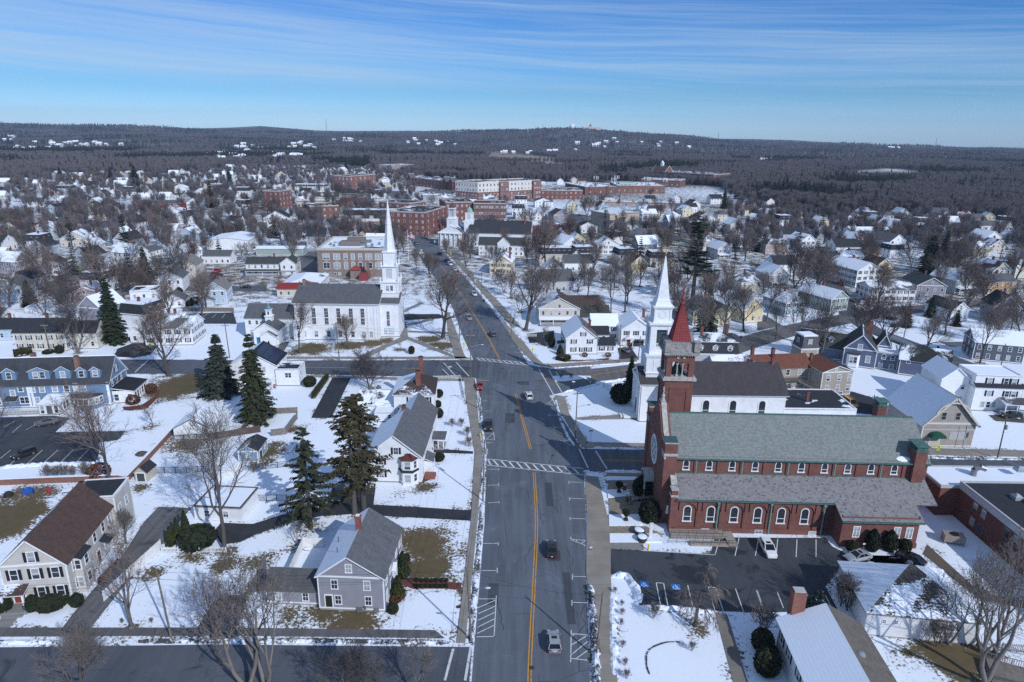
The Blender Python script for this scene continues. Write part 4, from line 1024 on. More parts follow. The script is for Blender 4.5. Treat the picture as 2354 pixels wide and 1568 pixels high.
for pts,c in((px(31,1085,300,1250,280,1370,200,1430,110,1410,150,1390,220,1300,310,1150,330,1090,325),(.13,.045,.035)),(px(42,1290,280,1380,280,1390,360,1360,420,1330,420),(.12,.04,.03)),(px(42,1230,540,1330,600,1300,700,1200,800,1190,760),(.12,.045,.03)),(px(41,860,560,1080,330,1040,320,860,500),(.14,.05,.035)),(px(41,330,690,640,680,720,650,720,700,330,740),(.16,.05,.035)),(px(23,460,1060,760,1060,900,1040,900,1060,500,1075),(.14,.06,.04)),(px(32,1490,880,1560,860,1560,940,1490,970),(.10,.07,.055))):
 sheet('mulch_bed',pts,.03,mulch(c))
for a in((22,0,1420,34),):
 pass
sheet('traffic_island',px(23,400,1215,430,1250,520,1250,740,1220,745,1205,560,1200,420,1205),.2,snow_pile(.15),.22)
# painted markings
def mark(lines,mat,name='road_marking',z=.045):
 m=MB()
 for pts,w in lines:ribbon(pts,w/2,z,m)
 o=m.build(name,[mat]);o['kind']='structure';return o
yl=smooth_line([(2.7,66),(3.0,73.8),(4.0,90),(4.9,106.6),(4.95,125.2)],4);y2=[(4.5,136),(2.8,153),(1.2,169.4)];y3=smooth_line([(-4,199.0),q(22,2060,840),q(22,1960,680),q(22,1850,510),q(22,1690,270),q(22,1560,140)],4)
def off(pts,d):return[(p[0]+d,p[1])for p in pts]
mark([(off(P,s),.16)for P in(yl,y2,y3)for s in(-.2,.2)],YPAINT)
def ladder(a0,a1,b0,b1,n,slant):
 L=[((a0,a1),.25),((b0,b1),.25)]
 for i in range(n):
  t=(i+.5)/n;p=Vector(b0).lerp(Vector(b1),t);s=Vector(a0).lerp(Vector(a1),min(1,max(0,t-slant)));L.append(((p,s),.38))
 return L
mark(ladder((-5,131),(15.5,127.2),(-5,128.1),(15.3,124.4),12,.07),WPAINT);mark(ladder((-11.2,199.3),(4.6,195.3),(-10.6,197.0),(5.0,192.6),9,.08),WPAINT)
mark([(px(33,640,670,720,840),.3),(px(33,785,685,885,845),.3),(px(23,285,1140,425,1385),.3),(px(23,370,1145,490,1350),.3),(px(23,435,1165,470,1220),.3),(px(22,1680,1085,1780,1195),.3),(px(22,1790,1080,1905,1205),.3),(px(22,1670,1140,1725,1195),.25),(px(42,1765,1120,1690,1400),.35),(px(42,1920,1100,1870,1400),.35),(px(21,1190,1170,1320,1050),.3),(px(34,1420,770,1520,900),.3)],WPAINT)
mark([(px(33,860,765,1240,772),.12),(px(33,860,772,1240,779),.12),(px(22,340,1125,830,1128),.2),(px(22,1310,1132,1500,1134),.2),(px(23,760,1195,1100,1140),.2)],YPAINT)
mark([(px(23,380,1140,700,1120),.12),(px(23,700,1120,1150,1080),.12)],WPAINT)
bays=[]
for x,y,x2 in((550,965,665),(555,1110,677),(560,1287,692)):bays+=[(px(33,x,y-5,x2,y),.13),(px(33,x,y-14,x,y+14),.13)]
for x,y,x2 in((580,485,725),(576,715,722)):bays+=[(px(43,x,y-5,x2,y),.13),(px(43,x,y-25,x,y+25),.13)]
for pts in((570,955,565,1240),(570,985,720,1000),(575,1085,700,1010),(575,1170,715,1055),(615,1205,715,1135),(565,1205,715,1222),(570,1010,600,990)):bays.append((px(43,*pts),.14))
for pts in((565,130,568,155),(568,152,700,165),(570,158,700,210),(610,180,625,155),(650,195,690,170)):bays.append((px(43,*pts),.14))
for pts in((2145,650,2125,1015),(1990,680,2145,680),(1980,760,2140,690),(1985,810,2135,745),(1980,870,2130,800),(1980,930,2130,855),(1975,985,2128,912),(1970,1015,2130,1012),(2030,190,2165,190),(2162,180,2162,210),(2010,430,2155,430),(2153,405,2153,452)):bays.append((px(42,*pts),.14))
for pts in((2070,848,2168,848),(2165,840,2165,860),(2070,990,2168,988),(2166,972,2166,1000),(2070,1145,2168,1140),(2168,1130,2168,1150),(2040,530,2120,530),(2120,520,2130,590),(2050,585,2130,583),(2060,580,2118,530),(2040,335,2085,335),(2025,245,2065,245)):bays.append((px(32,*pts),.13))
for pts in((330,285,410,235),(340,285,410,270),(370,260,410,285),(368,370,455,372),(370,362,376,384),(415,478,505,478),(416,468,424,490),(470,590,570,640),(475,598,570,600),(500,610,520,598)):bays.append((px(33,*pts),.13))
for pts in((30,945,80,935),(65,990,130,1000),(105,1055,160,1060),(0,1065,210,1110),(0,1095,200,1085)):bays.append((px(23,*pts),.13))
mark(bays,WPAINT,'parking_bay_lines',.05)
mark([(px(43,1190,253,1835,292),.14),(px(43,1840,290,1882,140),.14),(px(43,2015,300,2052,140),.14),(px(43,2195,300,2222,150),.14),(px(43,1320,540,1362,755),.14),(px(43,1385,540,1425,755),.14),(px(43,1320,538,1388,542),.14),(px(43,1598,560,1650,780),.14),(px(43,1780,577,1845,805),.14),(px(43,1845,577,1918,810),.14),(px(43,1778,575,1850,580),.14),(px(43,2020,590,2100,820),.14),(px(43,2205,603,2268,785),.14)]+[(px(44,165,305,180,150),.14),(px(44,342,310,350,155),.14),(px(44,518,310,518,155),.14),(px(44,175,618,230,760),.14),(px(44,0,610,50,760),.14),(px(44,600,650,670,785),.14),(px(44,1380,405,1450,405),.12)]+[(px(31,225,815,375,680),.13),(px(31,365,812,512,678),.13),(px(31,525,800,648,676),.13),(px(31,670,790,785,672),.13),(px(31,75,820,160,745),.13),(px(31,0,755,95,680),.13),(px(31,110,525,190,455),.12),(px(31,230,500,310,455),.12),(px(31,30,480,130,425),.12)]+[(px(21,1780,690,1830,655),.15),(px(21,1870,690,1910,655),.15),(px(21,1960,690,1990,652),.15)],road_paint((.66,.67,.68)),'parking_bay_lines',.062)
for a in(px(43,1172,522,1250,526,1260,580,1178,574),px(43,1450,547,1530,552,1537,604,1458,598)):
 sheet('accessible_bay_panel',a,.064,plain((.015,.17,.50),.8));o_=a[0];ex=(a[1]-a[0]);ey=(a[3]-a[0])*-1;base_=a[3]
 def tp(x,y):return base_+ex*x+ey*y
 mark([([tp(.42+.24*cos(t),.38+.26*sin(t))for t in[2.3+.45*k for k in range(11)]],.14),([tp(.42,.38),tp(.45,.72)],.14),([tp(.44,.6),tp(.7,.6)],.12),([tp(.44,.48),tp(.68,.46),tp(.78,.18),tp(.9,.18)],.13),([tp(.42,.8),tp(.50,.8)],.22)],road_paint((.75,.76,.77)),'wheelchair_symbol',.068)
for rc,x,y in((43,222,1288),(33,408,727),(33,100,82),(23,45,1178),(32,1943,412),(22,2200,1135),(22,2335,1258),(22,2100,958),(42,1810,750)):
 m=MB();m.lathe([(.36,.05),(.36,.062)],16);c=q(rc,x,y);o=m.build('manhole_cover',[plain((.05,.048,.045),.8)],None,(c.x,c.y,.005));o['kind']='structure'
r=random.Random(8);L=[]
for _ in range(16):
 y=r.uniform(70,175);x=r.uniform(-3,11)-(y>135)*2;P=[(x,y)]
 for k in range(r.randrange(4,9)):x+=r.gauss(0,.5);y+=r.uniform(.5,1.6);P.append((x,y))
 L.append((P,.07))
mark(L,plain((.02,.021,.024),.6),'sealed_crack',.04)
for x,y,w,d in((-3.2,84,1.6,5),(6.4,95,2.2,3),(-1.5,150,2.4,6),(7,112,1.4,9),(2,176,3,3),(8.6,80,1.2,12)):sheet('road_patch',[(x,y),(x+w,y),(x+w,y+d),(x,y+d)],.036,asphalt((.062,.070,.084),.1,.3))
snowbank('snowbank',[V2(11.45,62),V2(11.6,70),V2(12.35,79),V2(12.8,89)],.62,.75,.75,1);snowbank('snowbank',[V2(-5.3,76),V2(-5.3,92),V2(-5.25,106),V2(-5.4,113)],.45,.3,.75,2);snowbank('snowbank',[V2(-5.6,117),V2(-5.9,134),V2(-7.6,155),V2(-8.6,167)],.35,.3,.6,3)
snowbank('snowbank',[V2(13.6,97.5),V2(14.0,98.6),V2(14.2,99.4)],.65,.7,.7,4);snowbank('snowbank',px(33,680,870,735,865),.85,.8,.35,5);snowbank('snowbank',px(33,870,865,1050,870,1235,880),.5,.4,.25,6);snowbank('snowbank',px(33,740,662,900,665,1250,672),.4,.35,.35,7)
snowbank('snowbank',px(33,430,230,470,400,540,560,600,640),.35,.3,.6,8);snowbank('snowbank',px(33,500,170,800,95,1090,40),.35,.3,.3,9);snowbank('snowbank',px(43,925,480,1000,470,1060,475,1130,580,1160,640,1165,720),.8,.6,.25,10);snowbank('snowbank',px(43,930,600,940,900,955,1380),.6,.3,.2,11)
snowbank('snowbank',[V2(-8,76.1),V2(-30,76.1),V2(-52,75.6)],.45,.28,.8,12);snowbank('snowbank',[V2(-58,75.4),V2(-100,74.4)],.45,.28,.5,13);snowbank('snowbank',px(23,200,1100,400,1135,1150,1080),.3,.25,.5,14);snowbank('snowbank',px(22,2354,870,2200,700,2050,540,1960,420),.5,.4,.5,15)
snowbank('snowbank',px(44,1440,430,1500,470,1560,500),1.0,.9,.1,16);snowbank('snowbank',px(31,880,800,640,800,400,805,0,830),.8,.4,.2,17);snowbank('snowbank',px(43,1180,745,1500,765,1820,800,1840,830),.5,.35,.2,18);snowbank('snowbank',px(34,1440,745,1700,755,2354,765),.3,.25,.6,19)
for pts in(px(33,885,915,1140,920,1180,940,1120,948,885,950),px(33,890,1035,1120,1030,1130,1075,1060,1090,895,1105),px(33,902,1255,1190,1250,1195,1330,1180,1345,905,1350),px(43,908,108,1330,108,1370,150,1370,180,910,186)):
 m=MB();m.prism([(p.x,p.y)for p in pts],.0,.22);o=m.build('snow_bed',[snow_pile(.08)]);o['kind']='stuff'
near=(np.abs(XX)<160)&(YY>50)&(YY<330);xs,ys=XX[near],YY[near];ed=np.full(xs.shape,9.0)
for P in PAVED:
 n=len(P);bx0,bx1=min(p[0]for p in P)-3,max(p[0]for p in P)+3;by0,by1=min(p[1]for p in P)-3,max(p[1]for p in P)+3
 k=(xs>bx0)&(xs<bx1)&(ys>by0)&(ys<by1)
 if not k.any():continue
 x,y=xs[k],ys[k];d=np.full(x.shape,9.0)
 for i in range(n):
  (ax,ay),(bx,by)=P[i],P[(i+1)%n];dx,dy=bx-ax,by-ay;t=np.clip(((x-ax)*dx+(y-ay)*dy)/(dx*dx+dy*dy+1e-9),0,1);d=np.minimum(d,np.hypot(x-ax-t*dx,y-ay-t*dy))
 ed[k]=np.minimum(ed[k],d)
bare[near]=np.maximum(bare[near],.40*np.exp(-ed/1.3))
# the brick church
SG=slate((.17,.20,.195),(.225,.25,.245),(.19,.175,.17));SP=slate((.19,.19,.20),(.255,.245,.25),(.12,.125,.135))
VERD=plain((.17,.34,.30),.7,0,.3,.3)
h=House('brick_church','long red brick church with green slate roof, rose window and bell tower','church',(29.0,104.3),rz=R(-1.3))
Lc=46.0
def arches(bb,xs,z,w,hh,hood=.5):
 """round-headed windows under sunk brick arches"""
 h.win(bb,'f',xs,[z],w,hh,None,'arch')
h.block(0,0,28.5,4.7,6.9,BRICK,trim=False,base=0,name='aisle_wall');h.block(0,18.9,Lc,23.4,6.9,BRICK,trim=False,base=0,name='aisle_wall')
h.block(0,4.6,Lc,19.0,12.6,BRICK,'x',5.4,trim=False,base=0,name='nave_wall')
h.block(28.4,-3.4,41.5,4.7,5.9,BRICK,trim=False,base=0,name='transept_wall')
h.gable(0.9,4.6,Lc-.3,19.0,12.5,5.5,'x',(SG,SG),.55,.3,'nave_roof',tr=COPPER)
m=MB();m.slab([(0.6,-.5,6.7),(Lc-.2,-.5,6.7),(Lc-.2,4.62,9.2),(0.6,4.62,9.2)],.25,0,1);h.part('aisle_roof',m,[SP,COPPER])
m=MB();m.slab([(28.0,-4.0,5.35),(42.0,-4.0,5.35),(42.0,-.45,6.78),(28.0,-.45,6.78)],.25,0,1);h.part('transept_roof',m,[SP,COPPER])
m=MB();m.slab([(Lc-.2,24.0,6.7),(0.6,24.0,6.7),(0.6,18.98,9.2),(Lc-.2,18.98,9.2)],.25,0,1);h.part('aisle_roof',m,[SP,COPPER])
m=MB();m.box(.6,11.65,17.98,Lc-.1,11.95,18.18);m.bar((.4,4.0,12.28),(Lc,4.0,12.28),.22,.2);m.bar((.4,-.62,6.52),(28.2,-.62,6.52),.2,.18);m.bar((28,-4.1,5.15),(42,-4.1,5.15),.2,.18);m.box(.5,4.5,9.17,Lc,4.58,9.35);h.part('copper_gutter',m,[COPPER])
for i,x in enumerate((4.6,12.9,21.2,29.5,37.8,44.5)):
 m=MB();m.tube((x,4.45,9.3),(x,4.45,12.2),.13,.13,6);m.box(x-.2,4.3,11.8,x+.2,4.58,12.25);h.part('downspout',m,[VERD])
for x in(7.9,17.2,26.5):
 m=MB();m.tube((x,-.36,0),(x,-.36,6.4),.13,.13,6);m.box(x-.22,-.55,5.95,x+.22,-.22,6.45);h.part('downspout',m,[VERD])
xs=[2.6+4.15*i for i in range(11)]
h.win((0,4.6,Lc,19),'f',[x+.2 for x in xs][:10],[10.0],.95,1.75,None,'arch',frame=.13)
h.win((0,0,Lc,4.6),'f',[2.6+4.15*i for i in range(6)][:6],[2.2],1.2,2.9,None,'arch',frame=.16)
m=MB()
for i in range(11):
 x=.35+4.15*i
 m.box(x-.28,4.42,9.2,x+.28,4.6,12.3)
 if i<10:m.box(x+.28,4.42,12.0,x+3.87,4.6,12.3)
for i in range(7):
 x=.5+4.15*i
 if x<28:m.box(x-.32,-.22,0,x+.32,0,6.5)
 if i<6:
  cx=2.6+4.15*i;P=[(cx+1.55*cos(pi*k/12),4.25+1.55*sin(pi*k/12))for k in range(13)]
  for k in range(12):m.poly([(P[k+1][0],-.2,P[k+1][1]),(P[k][0],-.2,P[k][1]),(P[k][0],-.2,6.5),(P[k+1][0],-.2,6.5)]);m.poly([(P[k][0],-.2,P[k][1]),(P[k+1][0],-.2,P[k+1][1]),(P[k+1][0],0,P[k+1][1]),(P[k][0],0,P[k][1])])
  for sx in(-1,1):m.poly([(cx+sx*1.55,-.2,4.25),(cx+sx*1.85,-.2,4.25),(cx+sx*1.85,-.2,.9),(cx+sx*1.55,-.2,.9)][::sx]);m.poly([(cx+sx*1.55,-.2,4.25),(cx+sx*1.55,0,4.25),(cx+sx*1.55,0,.9),(cx+sx*1.55,-.2,.9)][::-sx])
m.box(0,-.3,-.2,28.4,0,.95);m.box(28.3,-3.6,-.2,41.6,-3.4,.95)
h.part('brick_piers',m,[BRICK])
h.win((28.4,-3.4,41.5,4.7),'f',[2.6,9.5,11.6],[2.0],.95,1.9,None,'twin',frame=.14);h.door((28.4,-3.4,41.5,4.7),'f',6.2,1.0,2.2,(.6,.62,.63),.1)
for x in(6.0,15.5,25.0):h.win((0,-.32,Lc,4.6),'f',[x],[.15],1.2,.6,None,'six',frame=.08,fm=TRIM)
fm=MB();X0=-1.6
pts=[(3.0,0),(20.4,0),(20.4,14.2),(16.5,16.0),(13.4,19.2),(12.6,20.2),(10.8,20.2),(10.0,19.2),(6.9,16.0),(3.0,14.2)]
for k in range(len(pts)):
 a,c=pts[k],pts[(k+1)%len(pts)]
 fm.poly([(X0,a[0],a[1]),(X0+1.7,a[0],a[1]),(X0+1.7,c[0],c[1]),(X0,c[0],c[1])])
fm.poly([(X0,p[0],p[1])for p in pts][::-1]);fm.poly([(X0+1.7,p[0],p[1])for p in pts])
h.part('front_wall',fm,[BRICK])
cp=MB()
for k in range(2,9):a,c=pts[k],pts[k+1];cp.bar((X0+.8,a[0],a[1]+.12),(X0+.8,c[0],c[1]+.12),.95,.26)
cp.box(X0-.2,2.3,13.0,X0+.1,4.6,13.5);cp.box(X0-.2,18.6,13.0,X0+.1,21,13.5)
cp.tube((X0+.8,11.7,20.2),(X0+.8,11.7,21.3),.45,.25,8);cp.bar((X0+.8,11.7,21),(X0+.8,11.7,23.2),.22,.22);cp.bar((X0+.8,11.2,22.5),(X0+.8,12.2,22.5),.2,.2);cp.lathe([(.3,21.2),(.36,21.5),(.1,21.8)],8,X0+.8,11.7)
h.part('stone_coping',cp,[STONE])
for y0,y1 in((2.4,4.6),(18.8,21.0)):
 m=MB();m.box(X0-.15,y0,0,X0+2.1,y1,16.0,0);m.box(X0-.25,y0-.1,13.6,X0+2.2,y1+.1,14.1,1);m.box(X0-.25,y0-.1,16.0,X0+2.2,y1+.1,16.25,1);m.slab([(X0-.2,y0-.05,16.26),(X0+2.15,y0-.05,16.26),(X0+2.15,y1+.05,16.5),(X0-.2,y1+.05,16.5)],.2,2,2);h.part('corner_pier',m,[BRICK,STONE,plain((.05,.10,.11),.6)])
m=MB()
m.box(-.5,-.3,0,.6,1.0,8.3,0);m.box(-.6,-.4,7.0,.7,1.1,7.4,1);m.box(-.6,-.4,8.3,.7,1.1,8.55,1);m.poly([(-.3,.9,0),(-.3,4.4,0),(-.3,4.4,11.2),(-.3,.9,8.6)][::-1]);m.poly([(.5,.9,6),(.5,4.4,6),(.5,4.4,11.2),(.5,.9,8.6)]);m.bar((.1,1.0,8.7),(.1,4.5,11.3),1.05,.25,1)
h.part('aisle_front',m,[BRICK,STONE])
rw=MB()
cy,cz,r_=11.7,10.4,2.55
rw.poly([(X0-.04,cy-r_*cos(2*pi*k/32),cz+r_*sin(2*pi*k/32))for k in range(32)]);gl=h.part('window',rw,[GLASSD])
tr=MB()
def ring(c0,c1,r0,r1,x0,n=24):
 for k in range(n):
  a,e=2*pi*k/n,2*pi*(k+1)/n;P=[(x0,c0-rr*cos(t),c1+rr*sin(t))for rr,t in((r0,a),(r1,a),(r1,e),(r0,e))];tr.poly(P);Q_=[(x0+.12,)+p[1:]for p in P];tr.poly([P[1],Q_[1],Q_[2],P[2]]);tr.poly([P[3],Q_[3],Q_[0],P[0]])
ring(cy,cz,r_-.05,r_+.32,X0-.16,32);ring(cy,cz,.62,.82,X0-.14)
for k in range(8):a=2*pi*k/8;ring(cy-1.66*cos(a),cz+1.66*sin(a),.58,.72,X0-.13,14);tr.bar((X0-.1,cy-.8*cos(a+.39),cz+.8*sin(a+.39)),(X0-.1,cy-2.5*cos(a+.39),cz+2.5*sin(a+.39)),.12,.1)
tr.build('window_tracery',[TRIM],gl)
pm=MB()
P=[(cos(pi*k/10)*1.9,sin(pi*k/10)*1.5)for k in range(11)]
for k in range(10):
 a,c=P[k],P[k+1]
 pm.poly([(X0-1.9,11.7+a[0],4.6+a[1]),(X0,11.7+a[0],4.6+a[1]),(X0,11.7+c[0],4.6+c[1]),(X0-1.9,11.7+c[0],4.6+c[1])]);i0,i1=[(p[0]*.78,p[1]*.72)for p in(a,c)]
 pm.poly([(X0-1.9,11.7+a[0],4.6+a[1]),(X0-1.9,11.7+c[0],4.6+c[1]),(X0-1.9,11.7+i1[0],4.6+i1[1]),(X0-1.9,11.7+i0[0],4.6+i0[1])])
for sy in(-1.65,1.65):
 pm.tube((X0-1.7,11.7+sy,1.0),(X0-1.7,11.7+sy,4.4),.2,.17,8);pm.box(X0-1.95,11.45+sy,4.35,X0-.02,11.95+sy,4.65);pm.box(X0-1.95,11.4+sy,.5,X0-1.4,12.0+sy,1.05)
h.part('portal',pm,[STONE]);m=MB();m.box(X0-.12,10.6,1.0,X0-.03,12.8,4.0);h.part('door',m,[plain((.06,.03,.02))])
st=MB()
for k in range(6):st.box(X0-4.6+.55*k,9.7,0,X0-.05,13.7,.17*(k+1)-.002*k)
h.part('steps',st,[plain((.34,.335,.33),.9)])
for y in(9.6,13.8):
 rl=MB();rl.bar((X0-4.6,y,1.0),(X0-1.6,y,1.9),.05,.05);
 for k in range(4):rl.bar((X0-4.6+k,y,.2),(X0-4.6+k,y,1.0+.3*k),.04,.04)
 h.part('step_railing',rl,[DARKMETAL]);pb=MB();pb.box(X0-5.2,y-.3,0,X0-4.6,y+.3,1.3,0);pb.box(X0-5.26,y-.36,1.3,X0-4.54,y+.36,1.45,1);h.part('brick_post',pb,[BRICK,STONE])
m=MB();m.tube((-.35,2.3,2.6),(-.35,2.3,3.9),.35,.22,8);m.box(-.75,1.9,2.3,-.3,2.7,2.65);h.part('statue',m,[TRIM])
for x0,y0,x1,y1,z in((43.0,3.7,45.0,6.5,14.8),(42.6,17.6,44.4,19.4,17.6)):
 m=MB();m.box(x0,y0,0 if y0<10 else 6,x1,y1,z,0);m.box(x0-.12,y0-.12,z,x1+.12,y1+.12,z+.22,1);m.box(x0+.1,y0+.1,z+.22,x1-.1,y1-.1,z+1.1,1)
 for k in range(3):yy=y0+.4+(y1-y0-1.2)*k/2;m.box(x0+.04,yy,z+.35,x0+.12,yy+.5,z+1.0,2)
 m.slab([(x0-.2,y0-.2,z+1.1),(x1+.2,y0-.2,z+1.1),(x1+.2,y1+.2,z+1.25),(x0-.2,y1+.2,z+1.25)],.15,1,1);h.part('chimney',m,[BRICK,COPPER,plain((.04,.09,.09),.6)])
m=MB();m.lathe([(1.1,0),(.9,.16),(.3,.26)],10);o=m.build('snow_patch',[snow_pile(.05)],h.root,(41.6,5.0,12.75));o.rotation_euler=(R(36),0,0);o.scale=(1.3,.6,.6)
rp=MB();rp.box(2.5,-4.6,0,10.5,-3.3,.35);rp.box(-.5,-2.4,0,9.0,-.5,.75);rp.box(9.0,-4.6,0,10.6,-.5,.5);h.part('ramp',rp,[plain((.34,.30,.26),.9)])
rl=MB()
for y,x0,x1,z in((-4.55,-1.5,10.5,.35),(-3.35,-1.0,9.0,.35),(-2.35,-.5,9.0,.75)):
 for zz in(.5,.95):rl.bar((x0,y,z+zz),(x1,y,z+zz),.045,.045)
 k=x0
 while k<=x1:rl.bar((k,y,z),(k,y,z+.95),.045,.045);k+=1.5
h.part('ramp_railing',rl,[DARKMETAL])
T0=(0.6,17.9);tw_=5.6
def sq(m,x0,x1,z0,z1,mi=0):m.box(T0[0]+x0,T0[1]+x0,z0,T0[0]+x1,T0[1]+x1,z1,mi)
m=MB();sq(m,0,tw_,0,22.2);h.part('tower_wall',m,[BRICK])
m=MB();a,e=T0[0]+1.4,T0[0]+tw_-1.4
for f in((1.0,1.25,13),(tw_-1.25,tw_-1.0,13)):m.box(T0[0]+f[0],T0[1]-.12,12,T0[0]+f[1],T0[1],20.6)
m.box(T0[0]+1.0,T0[1]-.12,20.4,T0[0]+tw_-1.0,T0[1],20.7)
for f in(1.0,tw_-1.25):m.box(T0[0]-.12,T0[1]+f,12,T0[0],T0[1]+f+.25,20.6)
h.part('tower_panel',m,[BRICK])
m=MB();sq(m,-.45,tw_+.45,22.2,22.75);sq(m,-.2,tw_+.2,22.75,23.0);h.part('tower_ledge',m,[STONE])
m=MB();k=1.25
for ax in(0,tw_-k):
 for ay in(0,tw_-k):m.box(T0[0]+ax+.1,T0[1]+ay+.1,22.9,T0[0]+ax+k-.1,T0[1]+ay+k-.1,27.0)
for sd in range(4):
 c=MB();n=30;u0,u1=.1,tw_-.1
 def W_(u,d,z):
  return((T0[0]+u,T0[1]+.12+d,z),(T0[0]+tw_-.12-d,T0[1]+u,z),(T0[0]+tw_-u,T0[1]+tw_-.12-d,z),(T0[0]+.12+d,T0[1]+tw_-u,z))[sd]
 def zb(u):
  best=25.9
  for j in range(3):
   cx=1.75+1.05*j
   if abs(u-cx)<.46:return 26.1+math.sqrt(max(0,.46**2-(u-cx)**2))
  return 26.1 if 1.1<u<tw_-1.1 else 23.0
 for i in range(60):
  a0,a1=u0+(u1-u0)*i/60,u0+(u1-u0)*(i+1)/60;zz=zb((a0+a1)/2)
  m.poly([W_(a0,0,zz),W_(a1,0,zz),W_(a1,0,27.9),W_(a0,0,27.9)]);m.poly([W_(a1,.9,zz),W_(a0,.9,zz),W_(a0,.9,27.9),W_(a1,.9,27.9)]);m.poly([W_(a1,0,zz),W_(a0,0,zz),W_(a0,.9,zz),W_(a1,.9,zz)])
h.part('belfry_wall',m,[BRICK])
m=MB()
for sd in range(4):
 for j in(2.275,3.325):
  p=((T0[0]+j,T0[1]+.5),(T0[0]+tw_-.5,T0[1]+j),(T0[0]+j,T0[1]+tw_-.5),(T0[0]+.5,T0[1]+j))[sd]
  m.tube((p[0],p[1],23.4),(p[0],p[1],25.8),.15,.13,8);m.box(p[0]-.24,p[1]-.24,25.75,p[0]+.24,p[1]+.24,26.1);m.box(p[0]-.24,p[1]-.24,22.95,p[0]+.24,p[1]+.24,23.4)
for sd,(dx,dy)in enumerate(((0,-1),(-1,0))):
 for j in(2.2,3.4):
  c=(T0[0]+j,T0[1]-.02,27.45)if sd==0 else(T0[0]-.02,T0[1]+j,27.45)
  if sd==0:m.poly([(c[0]+.26*cos(2*pi*t/12),c[1]-.0,c[2]+.26*sin(2*pi*t/12))for t in range(12)])
  else:m.poly([(c[0],c[1]-.26*cos(2*pi*t/12),c[2]+.26*sin(2*pi*t/12))for t in range(12)])
h.part('belfry_columns',m,[STONE])
m=MB();m.lathe([(1.1,23.2),(1.0,23.6),(.75,24.4),(.5,25.0),(.1,25.3)],14,T0[0]+tw_/2,T0[1]+tw_/2);m.box(T0[0]+1.3,T0[1]+1.3,22.9,T0[0]+4.3,T0[1]+4.3,23.2);h.part('bell',m,[plain((.03,.05,.045),.5,.5)])
m=MB();sq(m,-.1,tw_+.1,27.9,28.2);sq(m,-.55,tw_+.55,28.2,28.75);sq(m,-.3,tw_+.3,28.75,28.95)
for j in range(15):
 u=-.2+j*.41;m.box(T0[0]+u,T0[1]-.4,27.9,T0[0]+u+.2,T0[1]-.05,28.2);m.box(T0[0]-.4,T0[1]+u,27.9,T0[0]-.05,T0[1]+u+.2,28.2)
sq(m,.0,tw_,28.9,30.6)
for ax in(0,1):
 for ay in(0,1):x,y=T0[0]+ax*tw_,T0[1]+ay*tw_;m.box(x-.55,y-.55,28.95,x+.55,y+.55,31.1);m.box(x-.65,y-.65,31.1,x+.65,y+.65,31.3)
m.box(T0[0]-.08,T0[1]-.08,30.5,T0[0]+tw_+.08,T0[1]+tw_+.08,30.75);z=29.8
for s_ in(-.5,.5):P=[(T0[0]+tw_/2+s_,z),(T0[0]+tw_/2+s_+.35,z+.35),(T0[0]+tw_/2+s_,z+.7),(T0[0]+tw_/2+s_-.35,z+.35)];[m.bar((P[k][0],T0[1]-.03,P[k][1]-.35),(P[(k+1)%4][0],T0[1]-.03,P[(k+1)%4][1]-.35),.06,.05)for k in range(4)]
h.part('tower_parapet',m,[plain((.36,.35,.34),.85,0,.2,.45)])
RED=plain((.26,.05,.05),.5,0,.3,.25);m=MB();cx,cy=T0[0]+tw_/2,T0[1]+tw_/2;H0,H1,r0,r1=30.7,38.9,1.85,.33
q4=[(-1,-1),(1,-1),(1,1),(-1,1)]
for k in range(4):
 a,e=q4[k],q4[(k+1)%4];lo0,lo1=Vector((cx+a[0]*r0,cy+a[1]*r0,H0)),Vector((cx+e[0]*r0,cy+e[1]*r0,H0));hi0,hi1=Vector((cx+a[0]*r1,cy+a[1]*r1,H1)),Vector((cx+e[0]*r1,cy+e[1]*r1,H1))
 m.poly([lo0,lo1,hi1,hi0])
h.part('spire',m,[RED]);m2=MB()
for k in range(4):
 a,e=q4[k],q4[(k+1)%4];lo0,lo1=Vector((cx+a[0]*r0,cy+a[1]*r0,H0)),Vector((cx+e[0]*r0,cy+e[1]*r0,H0));hi0,hi1=Vector((cx+a[0]*r1,cy+a[1]*r1,H1)),Vector((cx+e[0]*r1,cy+e[1]*r1,H1))
 for j in range(9):m2 .bar(lo0 .lerp(lo1,j/8),hi0 .lerp(hi1,j/8),.05,.05)
 for j in range(1,14):m2 .bar(lo0 .lerp(hi0,j/14),lo1 .lerp(hi1,j/14),.045,.045)
h.part('spire_seams',m2,[plain((.19,.022,.025),.5)])
m=MB();m.lathe([(.42,38.8),(.5,39.0),(.28,39.3),(.26,39.5),(.46,39.8),(.46,40.1),(.2,40.45),(.12,41.2),(.2,41.5),(.14,41.8),(.05,43.2)],10,cx,cy);h.part('finial',m,[RED])
for o in KIDS[h.root.name]:
 if o.name.split('.')[0]in('belfry_wall','belfry_columns','bell','tower_parapet','spire','spire_seams','finial','tower_ledge'):
  for v_ in o.data.vertices:
   if v_.co.z>22.2:v_.co.z=22.2+(v_.co.z-22.2)*.885
